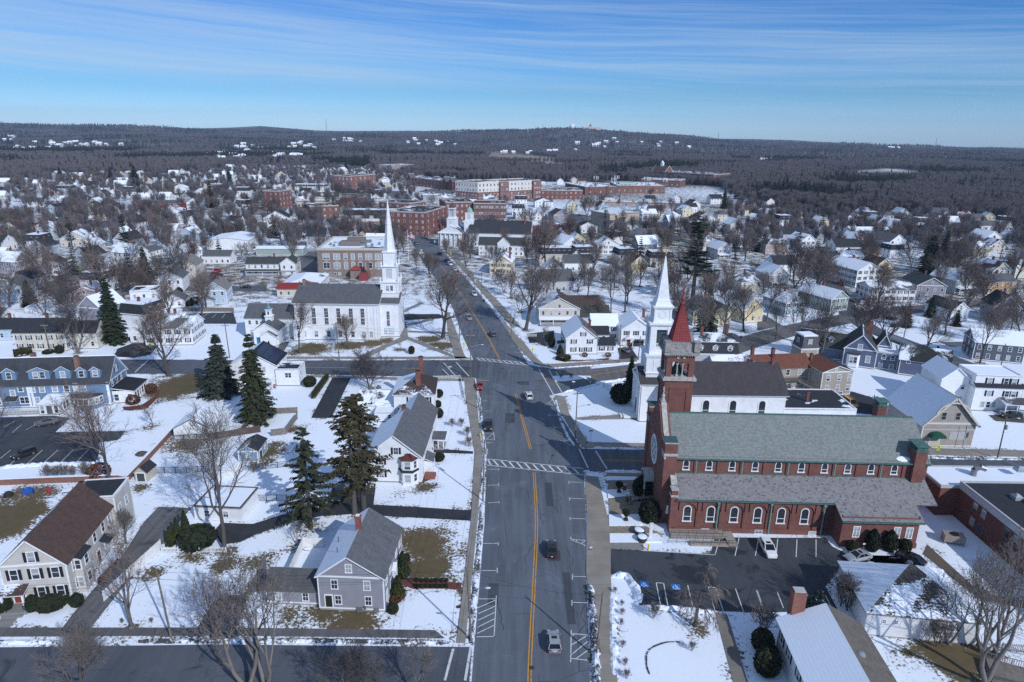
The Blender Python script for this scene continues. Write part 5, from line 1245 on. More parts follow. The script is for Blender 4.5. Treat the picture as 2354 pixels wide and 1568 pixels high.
# white church with the tall spire, behind the brick one
DKS=shingle((.062,.056,.062),0.0,.45,.22);PW=paint('white')
h=House('white_spire_church','white clapboard church with tall white spire behind the brick church tower','church',(31.8,148.2),rz=R(0.2));
h.block(5,0,34,16.8,9.2,PW,'x',5.2);h.gable(5,0,34,16.8,9.2,5.2,'x',(DKS,DKS),.6,.3);h.win((5,0,34,16.8),'f',[3.0,10,16.5,23.5],[3.8],1.5,3.6,None,'arch',frame=.3);h.chimney(33,8,12,16.4,.8,.8)
h.block(0,3.4,5.0,13.4,10.4,PW,'x',2.6);h.gable(0,3.4,5.0,13.4,10.4,2.6,'x',(DKS,DKS),.6,.3)
m=MB()
for y in(3.6,6.2,10.2,12.8):m.box(-.35,y,.4,0,y+.55,9.4)
m.box(-.5,3.2,9.4,0,13.6,10.3);m.box(-3.5,5.5,0,0,11.5,.55);m.box(-4.2,6,0,-3.4,11,.28);m.box(-.12,7.3,.6,-.02,9.4,4.2,1);h.part('front_portico',m,[TRIM,plain((.08,.09,.10))])
sc=(4.4,8.3)
def tier(m,hw,z0,z1,mi=0):m.box(sc[0]-hw,sc[1]-hw,z0,sc[0]+hw,sc[1]+hw,z1,mi)
m=MB();tier(m,3.3,9,16.6);h.part('steeple_base',m,[paint('white',.2)])
m=MB();tier(m,3.55,16.4,16.75);tier(m,3.75,16.75,17.1);tier(m,3.6,12.3,12.5)
for sx in(-1,1):
 for sy in(-1,1):m.box(sc[0]+sx*3.1-.3,sc[1]+sy*3.1-.3,12.5,sc[0]+sx*3.1+.3,sc[1]+sy*3.1+.3,16.4)
for x in(-1.6,0,1.6):m.box(sc[0]+x-.05,sc[1]-3.38,12.9,sc[0]+x+.05,sc[1]-3.3,16);m.box(sc[0]-3.38,sc[1]+x-.05,12.9,sc[0]-3.3,sc[1]+x+.05,16)
h.part('steeple_cornice',m,[TRIM])
m=MB()
for sx in(-1,1):
 for sy in(-1,1):x,y=sc[0]+sx*2.05,sc[1]+sy*2.05;m.box(x-.75,y-.75,17,x+.75,y+.75,24.2)
tier(m,2.5,17,18.4);tier(m,2.6,18.4,18.7);tier(m,2.7,23.2,24.2);tier(m,3.0,24.2,24.5);tier(m,3.25,24.5,24.85)
h.part('belfry',m,[TRIM]);m=MB();m.box(sc[0]-1.4,sc[1]-1.4,18.5,sc[0]+1.4,sc[1]+1.4,23.3);h.part('belfry_louvre',m,[plain((.05,.055,.065))])
m=MB()
for k in range(8):
 t=-1.2+k*.34;m.box(sc[0]+t,sc[1]-2.35,18.7,sc[0]+t+.12,sc[1]-2.25,19.6);m.box(sc[0]-2.35,sc[1]+t,18.7,sc[0]-2.25,sc[1]+t+.12,19.6)
m.box(sc[0]-1.3,sc[1]-2.38,19.55,sc[0]+1.3,sc[1]-2.2,19.7);h.part('belfry_railing',m,[TRIM])
m=MB();tier(m,2.0,24.8,28.6);tier(m,2.2,24.85,25.3);tier(m,2.25,28.2,28.6);tier(m,2.5,28.6,28.9)
for sx in(-1,1):
 for sy in(-1,1):x,y=sc[0]+sx*1.85,sc[1]+sy*1.85;m.box(x-.25,y-.25,25.3,x+.25,y+.25,28.2)
for k in range(20):
 a,e=2*pi*k/20,2*pi*(k+1)/20
 m.poly([(sc[0]+r*cos(t),sc[1]-2.06,26.8+r*sin(t))for r,t in((.75,a),(.95,a),(.95,e),(.75,e))]);m.poly([(sc[0]-2.06,sc[1]-r*cos(t),26.8+r*sin(t))for r,t in((.75,a),(.95,a),(.95,e),(.75,e))])
h.part('clock_stage',m,[TRIM])
m=MB();m.lathe([(2.9,28.9),(2.6,29.5),(2.3,29.9),(2.25,30.2),(2.0,30.5),(.14,40.6)],4,sc[0],sc[1],rot=pi/4);h.part('spire',m,[PW])
m=MB();m.lathe([(.1,40.4),(.12,41.0),(.28,41.3),(.1,41.6),(.05,43)],8,sc[0],sc[1]);m.bar((sc[0]-.9,sc[1],42.6),(sc[0]+.9,sc[1],42.6),.05,.25);m.bar((sc[0]-.5,sc[1],42.0),(sc[0]+.5,sc[1],42.0),.05,.08);h.part('weathervane',m,[plain((.55,.38,.08),.4,.6)])
h.block(34.1,1,52,14,5.0,PW,trim=True);h.flat(34.1,1,52,14,5.0,flatroof(.30),.2);h.chimney(42,6,5,7.6,.6,.6)
# white church on the left with its steeple
GRY=shingle((.10,.105,.118),0,.45,.3)
h=House('white_steeple_church','white church with grey roof and steeple beside its lawn','church',(-73.2,216.1),rz=R(0.3));bb=(0,0,28,20)
h.block(0,0,28,20,13.2,PW,'x',4.2);h.gable(0,0,28,20,13.2,4.2,'x',(GRY,GRY),.7,.4);h.win(bb,'f',[2.4,6.4,10.6,14.7,18.9,22.8],[5.6],1.25,5.6,None,'tall',frame=.2);h.win(bb,'f',[2.8,6.8,11,15,19.2,22.9,25.4],[1.2],1.1,2.0,None,'six',frame=.13)
m=MB()
for x in(.2,24.4,26.6,27.6):m.box(x,-.12,.4,x+.5,0,12.7)
m.box(-.1,-.2,12.2,28.1,0,13.0);m.box(0,-.06,4.6,28,0,4.75);h.part('pilasters',m,[TRIM]);h.chimney(1.2,9,16,19.0,.9,.9,plain((.28,.20,.17),.9))
v=(28,4.2,34.2,15.8);h.block(*v,12.2,PW,'x',2.4);h.gable(*v,12.2,2.4,'x',(GRY,GRY),.5,.3);h.win(v,'f',[2.6],[4.0],1.0,5.2,None,'tall',frame=.2)
m=MB();m.box(29.2,4.04,1.3,32.4,4.12,3.2,1);m.box(29.35,4.0,1.45,32.25,4.03,3.05,0)
for z,x0,x1 in((2.6,30.6,32.0),(2.2,30.4,32.0),(1.8,30.8,31.8)):m.box(x0,3.985,z,x1,3.999,z+.16,1)
m.box(29.6,3.985,1.8,29.9,3.999,2.5,2);h.part('banner',m,[plain((.72,.76,.80)),plain((.20,.42,.58)),plain((.1,.12,.2))])
sc=(31.0,10.0)
m=MB();tier(m,3.0,12,18.6);h.part('steeple_base',m,[PW])
m=MB();tier(m,3.35,18.6,18.95);tier(m,3.2,14.9,15.1);tier(m,2.85,24.0,24.3);tier(m,2.3,28.8,29.1)
for sx in(-1,1):
 for sy in(-1,1):
  for hw,z in((3.05,18.95),(2.6,24.3)):m.lathe([(.3,z),(.22,z+.5),(.36,z+.9),(.12,z+1.2),(.2,z+1.45),(.04,z+1.8)],8,sc[0]+sx*hw,sc[1]+sy*hw)
  for k in range(4):m.box(sc[0]+sx*2.75-.4,sc[1]+sy*2.75-.4,15.3+k*.8,sc[0]+sx*2.75+.4,sc[1]+sy*2.75+.4,15.8+k*.8)
h.part('steeple_trim',m,[TRIM])
m=MB();tier(m,2.4,18.9,24.05);h.part('belfry',m,[PW]);m=MB();tier(m,2.0,24.2,28.9);h.part('steeple_upper',m,[PW])
m=MB()
for k in range(9):m.box(sc[0]-.75,sc[1]-2.48,20.2+k*.34,sc[0]+.75,sc[1]-2.4,20.4+k*.34)
m.box(sc[0]-.95,sc[1]-2.5,20,sc[0]-.75,sc[1]-2.4,23.4);m.box(sc[0]+.75,sc[1]-2.5,20,sc[0]+.95,sc[1]-2.4,23.4);m.box(sc[0]-1.0,sc[1]-2.5,23.2,sc[0]+1.0,sc[1]-2.4,23.5);h.part('belfry_louvre',m,[plain((.55,.57,.6))])
h.win((sc[0]-3,sc[1]-3,sc[0]+3,sc[1]+3),'f',[2.3,3.7],[15.9],.85,1.7,None,'six')
m=MB();m.lathe([(2.25,29.1),(1.9,29.6),(.95,38.3),(1.08,38.35),(.95,38.6),(.05,46.5)],6,sc[0],sc[1],rot=.3);h.part('spire',m,[PW])
h=House('parish_house','white parish house with small blue domed cupola beside the steeple church','building',(-90.5,209.2),rz=R(1.5))
h.block(0,8,17,20,7.2,PW,'x',3.6);h.gable(0,8,17,20,7.2,3.6,'x',(GRY,GRY));h.win((0,8,17,20),'f',[1.6,4.0,6.4],[5.0],.8,1.3);h.win((0,8,17,20),'f',[2,5],[1.6],.9,1.4)
h.block(5.5,0,13.5,8.0,5.2,PW,'y',2.6);h.gable(5.5,0,13.5,8,5.2,2.6,'y',(GRY,GRY));h.door((5.5,0,13.5,8),'f',1.6,1.6,2.5,(.04,.20,.38));h.block(8,-1.2,13,0,3.6,PW,'y',1.6);h.gable(8,-1.2,13,0,3.6,1.6,'y',(GRY,GRY))
m=MB();m.box(8.3,4,6.6,10.5,6.2,8.8,0);m.box(8.1,3.8,8.7,10.7,6.4,9.0,0);m.box(8.6,4.3,9,10.2,5.9,10.9,0);m.box(8.4,4.1,10.9,10.4,6.1,11.1,0);m.box(9.15,4.27,9.3,9.65,4.3,10.5,2);m.lathe([(.85,11.1),(.82,11.6),(.5,12.2),(.1,12.45)],12,9.4,5.1,1);m.lathe([(.08,12.4),(.2,12.7),(.05,13.2)],8,9.4,5.1,3);h.part('cupola',m,[TRIM,plain((.10,.24,.36),.5),GLASSD,plain((.5,.33,.06),.4,.6)])
h.block(17.02,5,20.5,17,6.8,PW);h.flat(17.02,5,20.5,17,6.8,flatroof(.7),.2);h.win((17,5,20.5,17),'f',[1.7],[1.3,4.2],.9,1.3)
# brick school behind it
BRT=brick((.235,.185,.160),(.30,.26,.24))
h=House('brick_school_hall','three storey tan brick school with flat snowy roof behind the steeple church','school',(-94.5,318.5),rz=R(3.0));bb=(0,0,32,38)
h.block(*bb,13.2,BRT,trim=False,base=0);h.flat(*bb,13.2,flatroof(.72),1.0,plain((.50,.49,.47),.8),t=.5)
m=MB();m.box(-.25,-.3,12.7,32.2,0,13.3);m.box(-.1,-.15,3.3,32.1,0,3.6);m.box(-.1,-.12,11.6,32.1,0,11.8);h.part('stone_bands',m,[plain((.34,.27,.24),.85)])
for x,w in((4.2,3.0),(9.2,3.0),(13.5,1.6),(17,1.6),(20.5,1.6),(24.6,3.0),(29.2,3.0)):
 h.win(bb,'f',[x],[4.4,8.7],w,2.6,None,'twin' if w>2 else 'sash',frame=.16)
 m=MB();m.box(x-.8,-.1,7.6,x+.8,0,8.0);m.box(x-.8,-.1,3.65,x+.8,0,4.0);h.part('stone_panel',m,[plain((.5,.47,.43))])
h.win(bb,'f',[3.2,5.4,8,10.2,19.8],[1.0],1.1,1.2,None,'sash')
for x0,y0,x1,y1,z in((9,12,18.5,16,2.4),(10.5,22,19.5,26,2.6)):m=MB();m.box(x0,y0,13.6,x1,y1,13.2+z);m.box(x0-1,y0+.5,13.3,x1+3,y1-.5,13.6+z*.3,1);h.part('roof_plant',m,[plain((.20,.16,.15),.7),GREYMETAL])
for x,y in((3,14),(5.5,10),(24,12),(27,16),(22,6),(7,18)):m=MB();m.box(x,y,13.2,x+1.1,y+1,14.4);h.part('roof_vent',m,[GREYMETAL])
m=MB();m.box(16,-4,0,20.6,-.1,4.3,0);m.lathe([(3.6,4.3),(.1,6.2)],4,18.3,-2,1,rot=pi/4);m.box(21,-9,0,25,-.1,3.2,2);h.part('entrance_porch',m,[BRT,plain((.30,.05,.04)),plain((.26,.05,.05))]);m=MB();m.box(24.2,-5.5,0,25.4,-4.3,8.6);h.part('chimney',m,[brick((.16,.13,.12))])
# houses in the foreground
SHG=shingle((.115,.12,.132),0.0,.45,.26);SNW=shingle((.115,.12,.132),1.0);SNWP=shingle((.10,.10,.11),.62);BRN=shingle((.085,.055,.048),0,.45,.26)
DARK=shingle((.030,.034,.042));DARKS=shingle((.030,.034,.042),.35);DGRN=shingle((.052,.058,.058));GRS=shingle((.10,.10,.108),.45)
h=House('grey_house','grey clapboard house with half snowy roof and low wing by the crossroads','house',(-28.1,82.5),(-18.3,82.1));W_=h.w;bb=(0,0,W_,12.7)
h.block(*bb,6.1,paint('grey'),'y',3.4,off=.47);h.gable(*bb,6.1,3.4,'y',(shingle((.115,.12,.132),.88),SHG),.35,.2,off=.47)
h.win(bb,'f',[4.75],[6.75],.8,1.25,None,'six');h.win(bb,'f',[2.5,7.3],[3.85],.85,1.45,None,'six');h.win(bb,'f',[2.9,7.4],[1.2],.85,1.4,None,'six');h.door(bb,'f',1.5,1.0,2.0,(.03,.025,.02),.6)
h.win(bb,'r',[1.6,4.2,8.4,11],[1.2,3.9],.85,1.4,None,'six');m=MB();m.box(W_,5.4,.3,W_+.35,7.4,3.4);m.slab([(W_+.6,5.1,3.4),(W_+.6,6.4,4.1),(W_,6.4,4.1),(W_,5.1,3.4)],.1);h.part('door_surround',m,[TRIM]);h.chimney(4.4,7.3,9,11.6,.8,.8,brick((.25,.06,.05)),TRIM);m=MB();m.tube((2.2,3.2,7.3),(2.2,3.2,8.6),.06,.06,6);m.tube((1.2,7,6.5),(1.2,7,7.9),.06,.06,6);h.part('vent_pipe',m,[DARKMETAL])
m=MB();m.box(5.6,-.25,0,6.5,0,.8);m.box(8.2,-.2,0,8.9,0,.7);m.tube((6.9,-.2,.5),(6.9,-.2,1.1),.14,.14,8);h.part('meter_box',m,[GREYMETAL])
an=(-8.2,.8,0,6.0);h.block(*an,2.7,paint('grey'),'x',1.9);h.gable(*an,2.7,1.9,'x',(shingle((.085,.09,.095),.12),SNW));h.win(an,'f',[1.8,5.9],[.9],.8,1.3,None,'six')
h=House('brown_roofed_house','pale grey house with brown roof and black shutters beside its long driveway','house',(-74.4,82.4),rz=R(8.5));bb=(0,0,9.0,16.0);LG=paint('beige')
h.block(*bb,7.0,paint((.58,.56,.53)),'y',4.2);h.gable(*bb,7.0,4.2,'y',(shingle((.085,.055,.048),.35),BRN),.5,.25)
h.win(bb,'f',[4.6],[7.3],.95,1.6,BLACKSHUT);h.win(bb,'f',[1.8,4.7,7.4],[4.4],.95,1.7,BLACKSHUT);h.win(bb,'f',[5.0,7.6],[1.3],.95,1.6,BLACKSHUT);h.door(bb,'f',1.9,1.5,2.1,(.25,.05,.04),.5)
h.win(bb,'r',[2,3.4,6,9,12,14.5],[4.3],.9,1.6);h.win(bb,'r',[2,3.4,6,12,14.5],[1.2],.9,1.6);h.door(bb,'r',9.2)
m=MB();m.slab([(.2,-2.0,3.1),(3.6,-2.0,3.1),(3.6,0,3.7),(.2,0,3.7)],.2,0,1);m.box(.4,-1.9,.4,.65,-1.65,3.0,1);m.box(3.2,-1.9,.4,3.45,-1.65,3.0,1);m.box(.1,-2.3,0,3.7,0,.45,2);m.box(.5,-2.9,0,3.3,-2.3,.22,2);h.part('entrance_porch',m,[shingle((.085,.055,.048),.35),TRIM,plain((.25,.25,.25))])
m=MB();m.box(9.0,2.0,0,10.1,5.0,6.0,0);m.slab([(10.3,1.8,6.0),(10.3,5.2,6.0),(9,5.2,6.6),(9,1.8,6.6)],.15,1,1);h.part('bay',m,[paint((.58,.56,.53)),DARK]);bw=(9.0,2.0,10.1,5.0);h.win(bw,'f',[.55],[1.2,4.2],.7,1.5);h.win(bw,'r',[1.5],[1.2,4.2],1.0,1.5)
m=MB();m.slab([(10.6,10,3.4),(10.6,12.2,3.4),(9,12.2,3.8),(9,10,3.8)],.15,0,0);h.part('door_hood',m,[DARK])
e=(2.5,16,9.6,22.5);h.block(*e,8.4,paint((.58,.56,.53)));h.flat(*e,8.4,DARK,.12);h.chimney(4.2,17.5,8,10.6,.9,.9,brick((.24,.10,.08)));h.win(e,'r',[1.5,4.2],[1.3,4.6],.9,1.5)
h=House('white_bay_house','white gabled house with two storey bay window beside the main street','house',q(32,1015,958),(-17.9,120.2));W_=h.w;bb=(0,0,W_,13.8)
h.block(*bb,6.2,PW,'y',4.4);h.gable(*bb,6.2,4.4,'y',(shingle((.115,.12,.132),.78),SHG),.4,.22);h.win(bb,'f',[W_*.54],[6.4],.9,1.4,BLACKSHUT,'six');h.win(bb,'f',[2.8],[1.2,4.0],.95,1.5,BLACKSHUT,'six');h.win(bb,'r',[1.5,4],[1.2,4.0],.9,1.5)
m=MB();P=[(W_-4.4,0),(W_-3.6,-1.2),(W_-1.6,-1.2),(W_-.8,0)];m.prism(P,0,3.0,0);m.prism(P,3.4,5.6,0);P2=[(W_-4.7,0),(W_-3.75,-1.5),(W_-1.45,-1.5),(W_-.5,0)];m.prism(P2,3.0,3.4,1)
for i in range(3):a,e=P2[i],P2[i+1];m.poly([(a[0],a[1],5.6),(e[0],e[1],5.6),(W_-2.2,0,6.6),(W_-3.0,0,6.6)],2)
h.part('bay',m,[TRIM,DARK,plain((.10,.035,.035))]);h.wins((W_-3.6,-1.21,W_-1.6,0),'f',[1.0],[.8,3.7],1.15,1.6)
for a,e in((P[0],P[1]),(P[2],P[3])):
 for z in(.9,3.8):o=link('window',both_mesh(.75,1.5,'sash'),h.root,((a[0]+e[0])/2-.02*(a[0]<W_-3)+.02*(a[0]>W_-3),(a[1]+e[1])/2-.02,z),math.atan2(e[1]-a[1],e[0]-a[0]))
h.chimney(W_*.47,13.2,9.6,11.4,.8,.8);m=MB();m.box(W_,3.6,0,W_+1.7,7.0,3.0,0);m.slab([(W_+1.9,3.4,3.0),(W_+1.9,7.2,3.0),(W_,7.2,3.8),(W_,3.4,3.8)],.15,1,0);m.box(W_+.2,1.6,0,W_+2.4,3.6,.7,2);h.part('side_entry',m,[PW,SHG,brick((.26,.09,.07))])
e=(2.2,14.6,W_-.2,24.5);h.block(*e,5.9,PW,'y',3.9);h.gable(*e,5.9,3.9,'y',(shingle((.115,.12,.132),.8),SHG),.35,.2);h.block(2.6,13.8,W_-.8,14.6,5.5,PW,trim=False)
h.porch(W_,14.8,W_+2.6,18.5,2.7,SHG,3,.4,False,.3)
h=House('brown_hip_house','white house with brown hipped roof and tall brick chimneys near the crossroads','house',q(22,1240,1362,6.3),q(22,1592,1360,6.3));W_=h.w;bb=(0,0,W_,11.0)
HB=shingle((.062,.042,.042),.0);h.block(*bb,6.3,PW);h.hip(*bb,6.3,3.2,(shingle((.062,.042,.042),.4),HB,HB,shingle((.062,.042,.042),.85)),.45,3.0);h.win(bb,'f',[W_*.42,W_*.83],[4.0],.95,1.5,BLACKSHUT);h.win(bb,'f',[W_*.2,W_*.83],[1.1],.95,1.5,BLACKSHUT)
h.chimney(W_*.62,8.4,7,13.2,1.2,1.0,brick((.19,.055,.045)));h.chimney(W_*.60,2.2,7,11.6,1.2,1.0,brick((.19,.055,.045)))
e=(-9.0,1.5,0,9.5);h.block(*e,3.0,PW,'x',2.2);h.gable(*e,3.0,2.2,'x',(shingle((.062,.042,.042),.62),HB));m=MB();m.box(-5,5,5,-4,6,5.8,0);m.lathe([(.75,5.8),(.4,6.4),(.05,6.7)],8,-4.5,5.5,1);h.part('cupola',m,[TRIM,COPPER]);h.block(-4.5,-2.6,0,1.5,2.6,PW);h.flat(-4.5,-2.6,0,1.5,2.6,flatroof(.95),.1);h.win((-4.5,-2.6,0,1.5),'f',[3.6],[1],.8,1)
h=House('solar_roof_house','white house with black solar panels on its roof and a raised deck','house',q(22,60,1330),rz=R(2));bb=(-9,4,3.5,14)
h.block(*bb,6.2,PW,'y',3.6);h.gable(*bb,6.2,3.6,'y',(shingle((.04,.045,.055),.85),shingle((.018,.024,.036),.10)),.4,.2);h.win(bb,'f',[6.2],[6.3],.9,1.4);h.win(bb,'f',[3,9.2],[1.2,4.0],.9,1.4);h.win(bb,'r',[3,7],[4.2],.9,1.4)
m=MB();n=Vector((3.6,0,6.25)).normalized()
for i in range(3):
 for j in range(6):
  x0,x1=-2.1+i*1.75,-.5+i*1.75;f=lambda x:9.86-(x+2.75)*3.6/6.25
  m.slab([(x1,4.6+j*1.5,f(x1)),(x1,6.0+j*1.5,f(x1)),(x0,6.0+j*1.5,f(x0)),(x0,4.6+j*1.5,f(x0))],.06,0,0)
h.part('solar_panel',m,[plain((.012,.02,.05),.15,0,.6)])
e=(3.5,3.4,9.8,10);h.block(*e,5.0,PW);h.flat(*e,5.0,flatroof(.55),.1);h.win(e,'f',[3.4],[2.6],1.6,1.3,None,'twin');h.win(e,'r',[2],[2.6],.9,1.3)
m=MB();m.box(-1.5,0.4,2.3,3.4,3.9,2.5,0)
for x in(-1.4,1,3.3):m.box(x-.08,.45,0,x+.08,.6,3.5,0)
m.box(-1.5,.42,3.4,3.4,.5,3.5,0)
k=-1.4
while k<3.4:m.box(k,.43,2.5,k+.05,.48,3.45,0);k+=.25
h.part('deck',m,[TRIM])
BLU=paint('blue',.16);BR_=shingle((.055,.06,.072),.06)
B1=Vector((-102.6,158.0));h=House('blue_dormer_house','long blue clapboard house with row of roof dormers by the parking lot','house',B1-Vector((cos(R(7)),sin(R(7))))*31,rz=R(7));L_=31;bb=(0,0,L_,10.5)
h.block(*bb,6.4,BLU,'x',5.5);h.gable(*bb,6.4,5.5,'x',(BR_,BR_),.45,.25)
for x,w,n,rs in((7.6,3.2,1,1.1),(14.6,5.0,2,1.1),(20.2,3.6,1,1.2),(24.6,2.4,1,.9),(27.9,2.4,1,.9)):h.dormer(x,.9,7.2,w,2.3,4.2,BLU,(DARKS,BR_),rs,n,1.1,1.6)
for x in(12.9,15.2,18.2,24.9):h.win(bb,'f',[x],[4.3],1.05,1.5,None,'sash',frame=.18)
h.win(bb,'f',[21],[4.2],1.1,1.9,None,'arch',frame=.25);h.door(bb,'f',23.2,1.1,2.2,(.7,.71,.72),4.0);h.win(bb,'f',[13.6,16.0],[1.3],1.0,1.5,None,'sash',frame=.18);h.win(bb,'f',[8.2],[3.6],1.0,1.3,None,'sash',frame=.18);h.win(bb,'f',[10.2],[4.6],1.0,1.3,None,'sash',frame=.18);h.win(bb,'f',[1.5,4.5],[1.3,4.3],1.0,1.5,None,'sash',frame=.18);h.win(bb,'f',[10.6],[1.4],2.0,1.6,None,'twin',frame=.18)
h.win(bb,'r',[2.0,4.6,7.2],[4.6],.9,1.6,BLACKSHUT);h.win(bb,'r',[5.25],[7.6],.95,1.5,BLACKSHUT);h.chimney(23.0,3.0,8,12.6,1.0,1.0,brick((.22,.13,.10)));h.chimney(11.0,6.5,9,12.6,1.0,1.0,brick((.22,.13,.10)))
m=MB()
for x in(11.6,12.4,L_-.55):m.box(x,-.12,.3,x+.55,0,6.1)
m.box(L_-.6,-.1,6.1,L_+.15,.0,6.4);h.part('pilasters',m,[TRIM])
sr=(L_,1.2,L_+5.2,9.6);h.block(*sr,3.4,PW);m=MB();m.slab([(L_,.9,4.3),(L_+5.5,.9,3.4),(L_+5.5,9.9,3.4),(L_,9.9,4.3)],.2,0,1);h.part('sunroom_roof',m,[shingle((.022,.024,.03),.12),TRIM]);h.win(sr,'f',[.9,4.2],[.8],1.0,1.7);h.win(sr,'r',[1,2.4,3.8,5.2,6.6],[1.0],1.0,1.7);h.door(sr,'f',2.6,1,2.1,(.72,.73,.74))
po=(16.6,-5.2,21.2,0);h.block(*po,3.0,PW);m=MB();m.slab([(16.3,-5.5,3.0),(21.5,-5.5,3.0),(21.5,0,3.7),(16.3,0,3.7)],.2,0,1);h.part('portico_roof',m,[shingle((.022,.024,.03),.8),TRIM]);h.win(po,'r',[1,2.4,3.8],[.7],1.0,1.8);h.door(po,'f',2.3,1.3,2.2,(.10,.11,.12));h.win(po,'f',[.7,3.9],[.6],.8,1.9)
m=MB();P=[(22.0,0)]+[(25.6-3.4*cos(pi*k/8),-2.6*sin(pi*k/8))for k in range(1,8)]+[(29.2,0)];m.prism(P,0,1.1,0);m.prism(P,1.1,3.2,1);m.prism([(25.6+(p[0]-25.6)*1.07,p[1]*1.07)for p in P],3.2,3.5,2);h.part('bow_front',m,[BLU,TRIM,DARK])
for k in range(8):a,e=P[k],P[k+1];o=link('window',both_mesh(.8,1.4,'six'),h.root,((a[0]+e[0])/2*1.0,(a[1]+e[1])/2-.03,1.4),math.atan2(e[1]-a[1],e[0]-a[0]))
m=MB();m.box(5,-4.4,0,16.5,-3.0,.7,1)
for z in(1.1,1.6):m.box(4,-4.5,z,16.5,-4.42,z+.08,0);m.box(4,-2.98,z,16.5,-2.9,z+.08,0)
for k in range(40):m.box(4+k*.31,-4.5,.4,4.05+k*.31,-4.44,1.6,0)
h.part('ramp_railing',m,[TRIM,plain((.3,.3,.3))]);m=MB();m.slab([(6.5,-1.8,2.6),(9.6,-1.8,2.6),(9.6,0,3.4),(6.5,0,3.4)],.15,0,1);m.box(6.7,-1.6,0,9.4,0,2.5,2);h.part('side_porch',m,[DARK,TRIM,BLU])
h=House('garden_shed','blue-grey garden shed with black roof by the dark fence','shed',(-58.2,128.2),rz=R(1.5));bb=(0,0,4.2,6.0);h.block(*bb,2.7,paint((.22,.32,.42)),'y',1.0,base=.1);h.gable(*bb,2.7,1.0,'y',(DARKS,DARK),.2,.12);h.win(bb,'f',[2.1],[1.2],.7,.8);h.win(bb,'r',[4.4],[1.1],.7,.8);h.door(bb,'r',1.6,1.5,1.9,(.03,.03,.03),.1)
h=House('resin_shed','small beige shed with dark double doors against the retaining wall','shed',(-75.7,119.6),rz=R(-3));bb=(0,0,2.6,3.4);h.block(*bb,2.0,paint((.52,.47,.38)),'y',1.15,base=.05,trim=False);h.gable(*bb,2.0,1.15,'y',(DARK,DARK),.15,.1,tr=plain((.5,.45,.37)));h.door(bb,'f',1.3,1.6,1.75,(.06,.065,.075),.08)
h=House('white_garage','white garage with flat snowy roof behind the bare lawn trees','garage',(-57.4,106.0),rz=R(-3.5));bb=(0,0,8.8,7.4);h.block(*bb,2.8,PW,base=.1);h.flat(*bb,2.8,flatroof(.93),.1,plain((.10,.08,.07)));h.win(bb,'f',[2.4,5.9],[.9],.9,1.1,None,'six')
h=House('white_shed','white gable-ended shed at the head of the retaining wall','shed',q(31,1545,585),rz=R(4));bb=(0,0,8.2,7);h.block(*bb,2.9,PW,'y',2.2,base=.1);h.gable(*bb,2.9,2.2,'y',(SNW,SNW),.3,.15,tr=plain((.15,.13,.12)))
# right side of the crossing
h=House('corner_white_house','white house with black shutters on the corner right of the crosswalk','house',q(23,522,1012),rz=R(3));bb=(0,0,10.2,14);h.block(*bb,5.7,PW,'y',4.0);h.gable(*bb,5.7,4.0,'y',(shingle((.10,.10,.11),.95),SHG),.4,.2,off=.5)
h.win(bb,'f',[5.4],[6.2],.9,1.3,BLACKSHUT);h.win(bb,'f',[2.4,7.6],[3.7],.9,1.4,BLACKSHUT);h.win(bb,'f',[2.4,5.2,7.4],[1.0],.9,1.4,BLACKSHUT);h.win(bb,'l',[2.5,5.5,8.5],[1.0,3.7],.9,1.4,BLACKSHUT);h.chimney(8.2,5.2,7.5,10.2,.7,.7);e=(9.6,1.0,16,6.5);h.block(*e,2.9,PW,'x',1.8);h.gable(*e,2.9,1.8,'x',(shingle((.03,.034,.042),.1),DARK));h.win(e,'f',[2.2,5],[1.0],.9,1.3,BLACKSHUT);e=(7.5,6.6,15,12.5);h.block(*e,4.9,PW,'x',2.0);h.gable(*e,4.9,2.0,'x',(DARK,DARK));h.win(e,'f',[5.8],[3.2],.8,1.0);m=MB();m.box(-2.2,3.5,0,0,6,2.7,0);m.slab([(-2.4,3.3,2.7),(0,3.3,3.1),(0,6.2,3.1),(-2.4,6.2,2.7)],.12,1,1);h.part('side_entry',m,[PW,DARK])
h=House('pediment_white_house','white house with snowy roof and pedimented door behind the corner house','house',q(23,1005,935),rz=R(2));bb=(0,0,10.6,12);h.block(*bb,5.9,PW,'y',3.6);h.gable(*bb,5.9,3.6,'y',(SNW,shingle((.10,.10,.11),.9)),.4,.2);h.win(bb,'f',[1.8,5,8.2],[3.8],.9,1.4,BLACKSHUT);h.win(bb,'f',[5.6,7,8.4],[1.0],.9,1.4,BLACKSHUT);h.door(bb,'f',2.6,1.2,2.2,(.22,.06,.05));m=MB();m.prism([(1.2,-1.4),(4,-1.4),(4,0),(1.2,0)],2.7,3.0);m.poly([(1.1,-1.5,3.0),(4.1,-1.5,3.0),(2.6,-1.5,4.0)]);m.poly([(1.1,-1.5,3.0),(2.6,-1.5,4.0),(2.6,0,4.0),(1.1,0,3.0)]);m.poly([(2.6,-1.5,4.0),(4.1,-1.5,3.0),(4.1,0,3.0),(2.6,0,4.0)])
for x in(1.4,3.8):m.tube((x,-1.25,.2),(x,-1.25,2.7),.12,.1,8)
h.part('portico',m,[TRIM]);e=(-9,6,0,14);h.block(*e,5.4,PW,'x',3.2);h.gable(*e,5.4,3.2,'x',(SNW,SNW));h.win(e,'f',[2,5,7.5],[1,3.5],.9,1.3,BLACKSHUT);h.chimney(9.2,9,7.5,10.5,.8,.8)
h=House('mansard_house','dark slate mansard house with white dormers behind the white spire church','house',q(23,1640,1050,3.6),rz=R(-2));bb=(-1,0,14,10)
h.block(*bb,5.4,paint('lightgrey'));m=MB();a,e=.9,(5.4,9.0);
x0,y0,x1,y1=bb
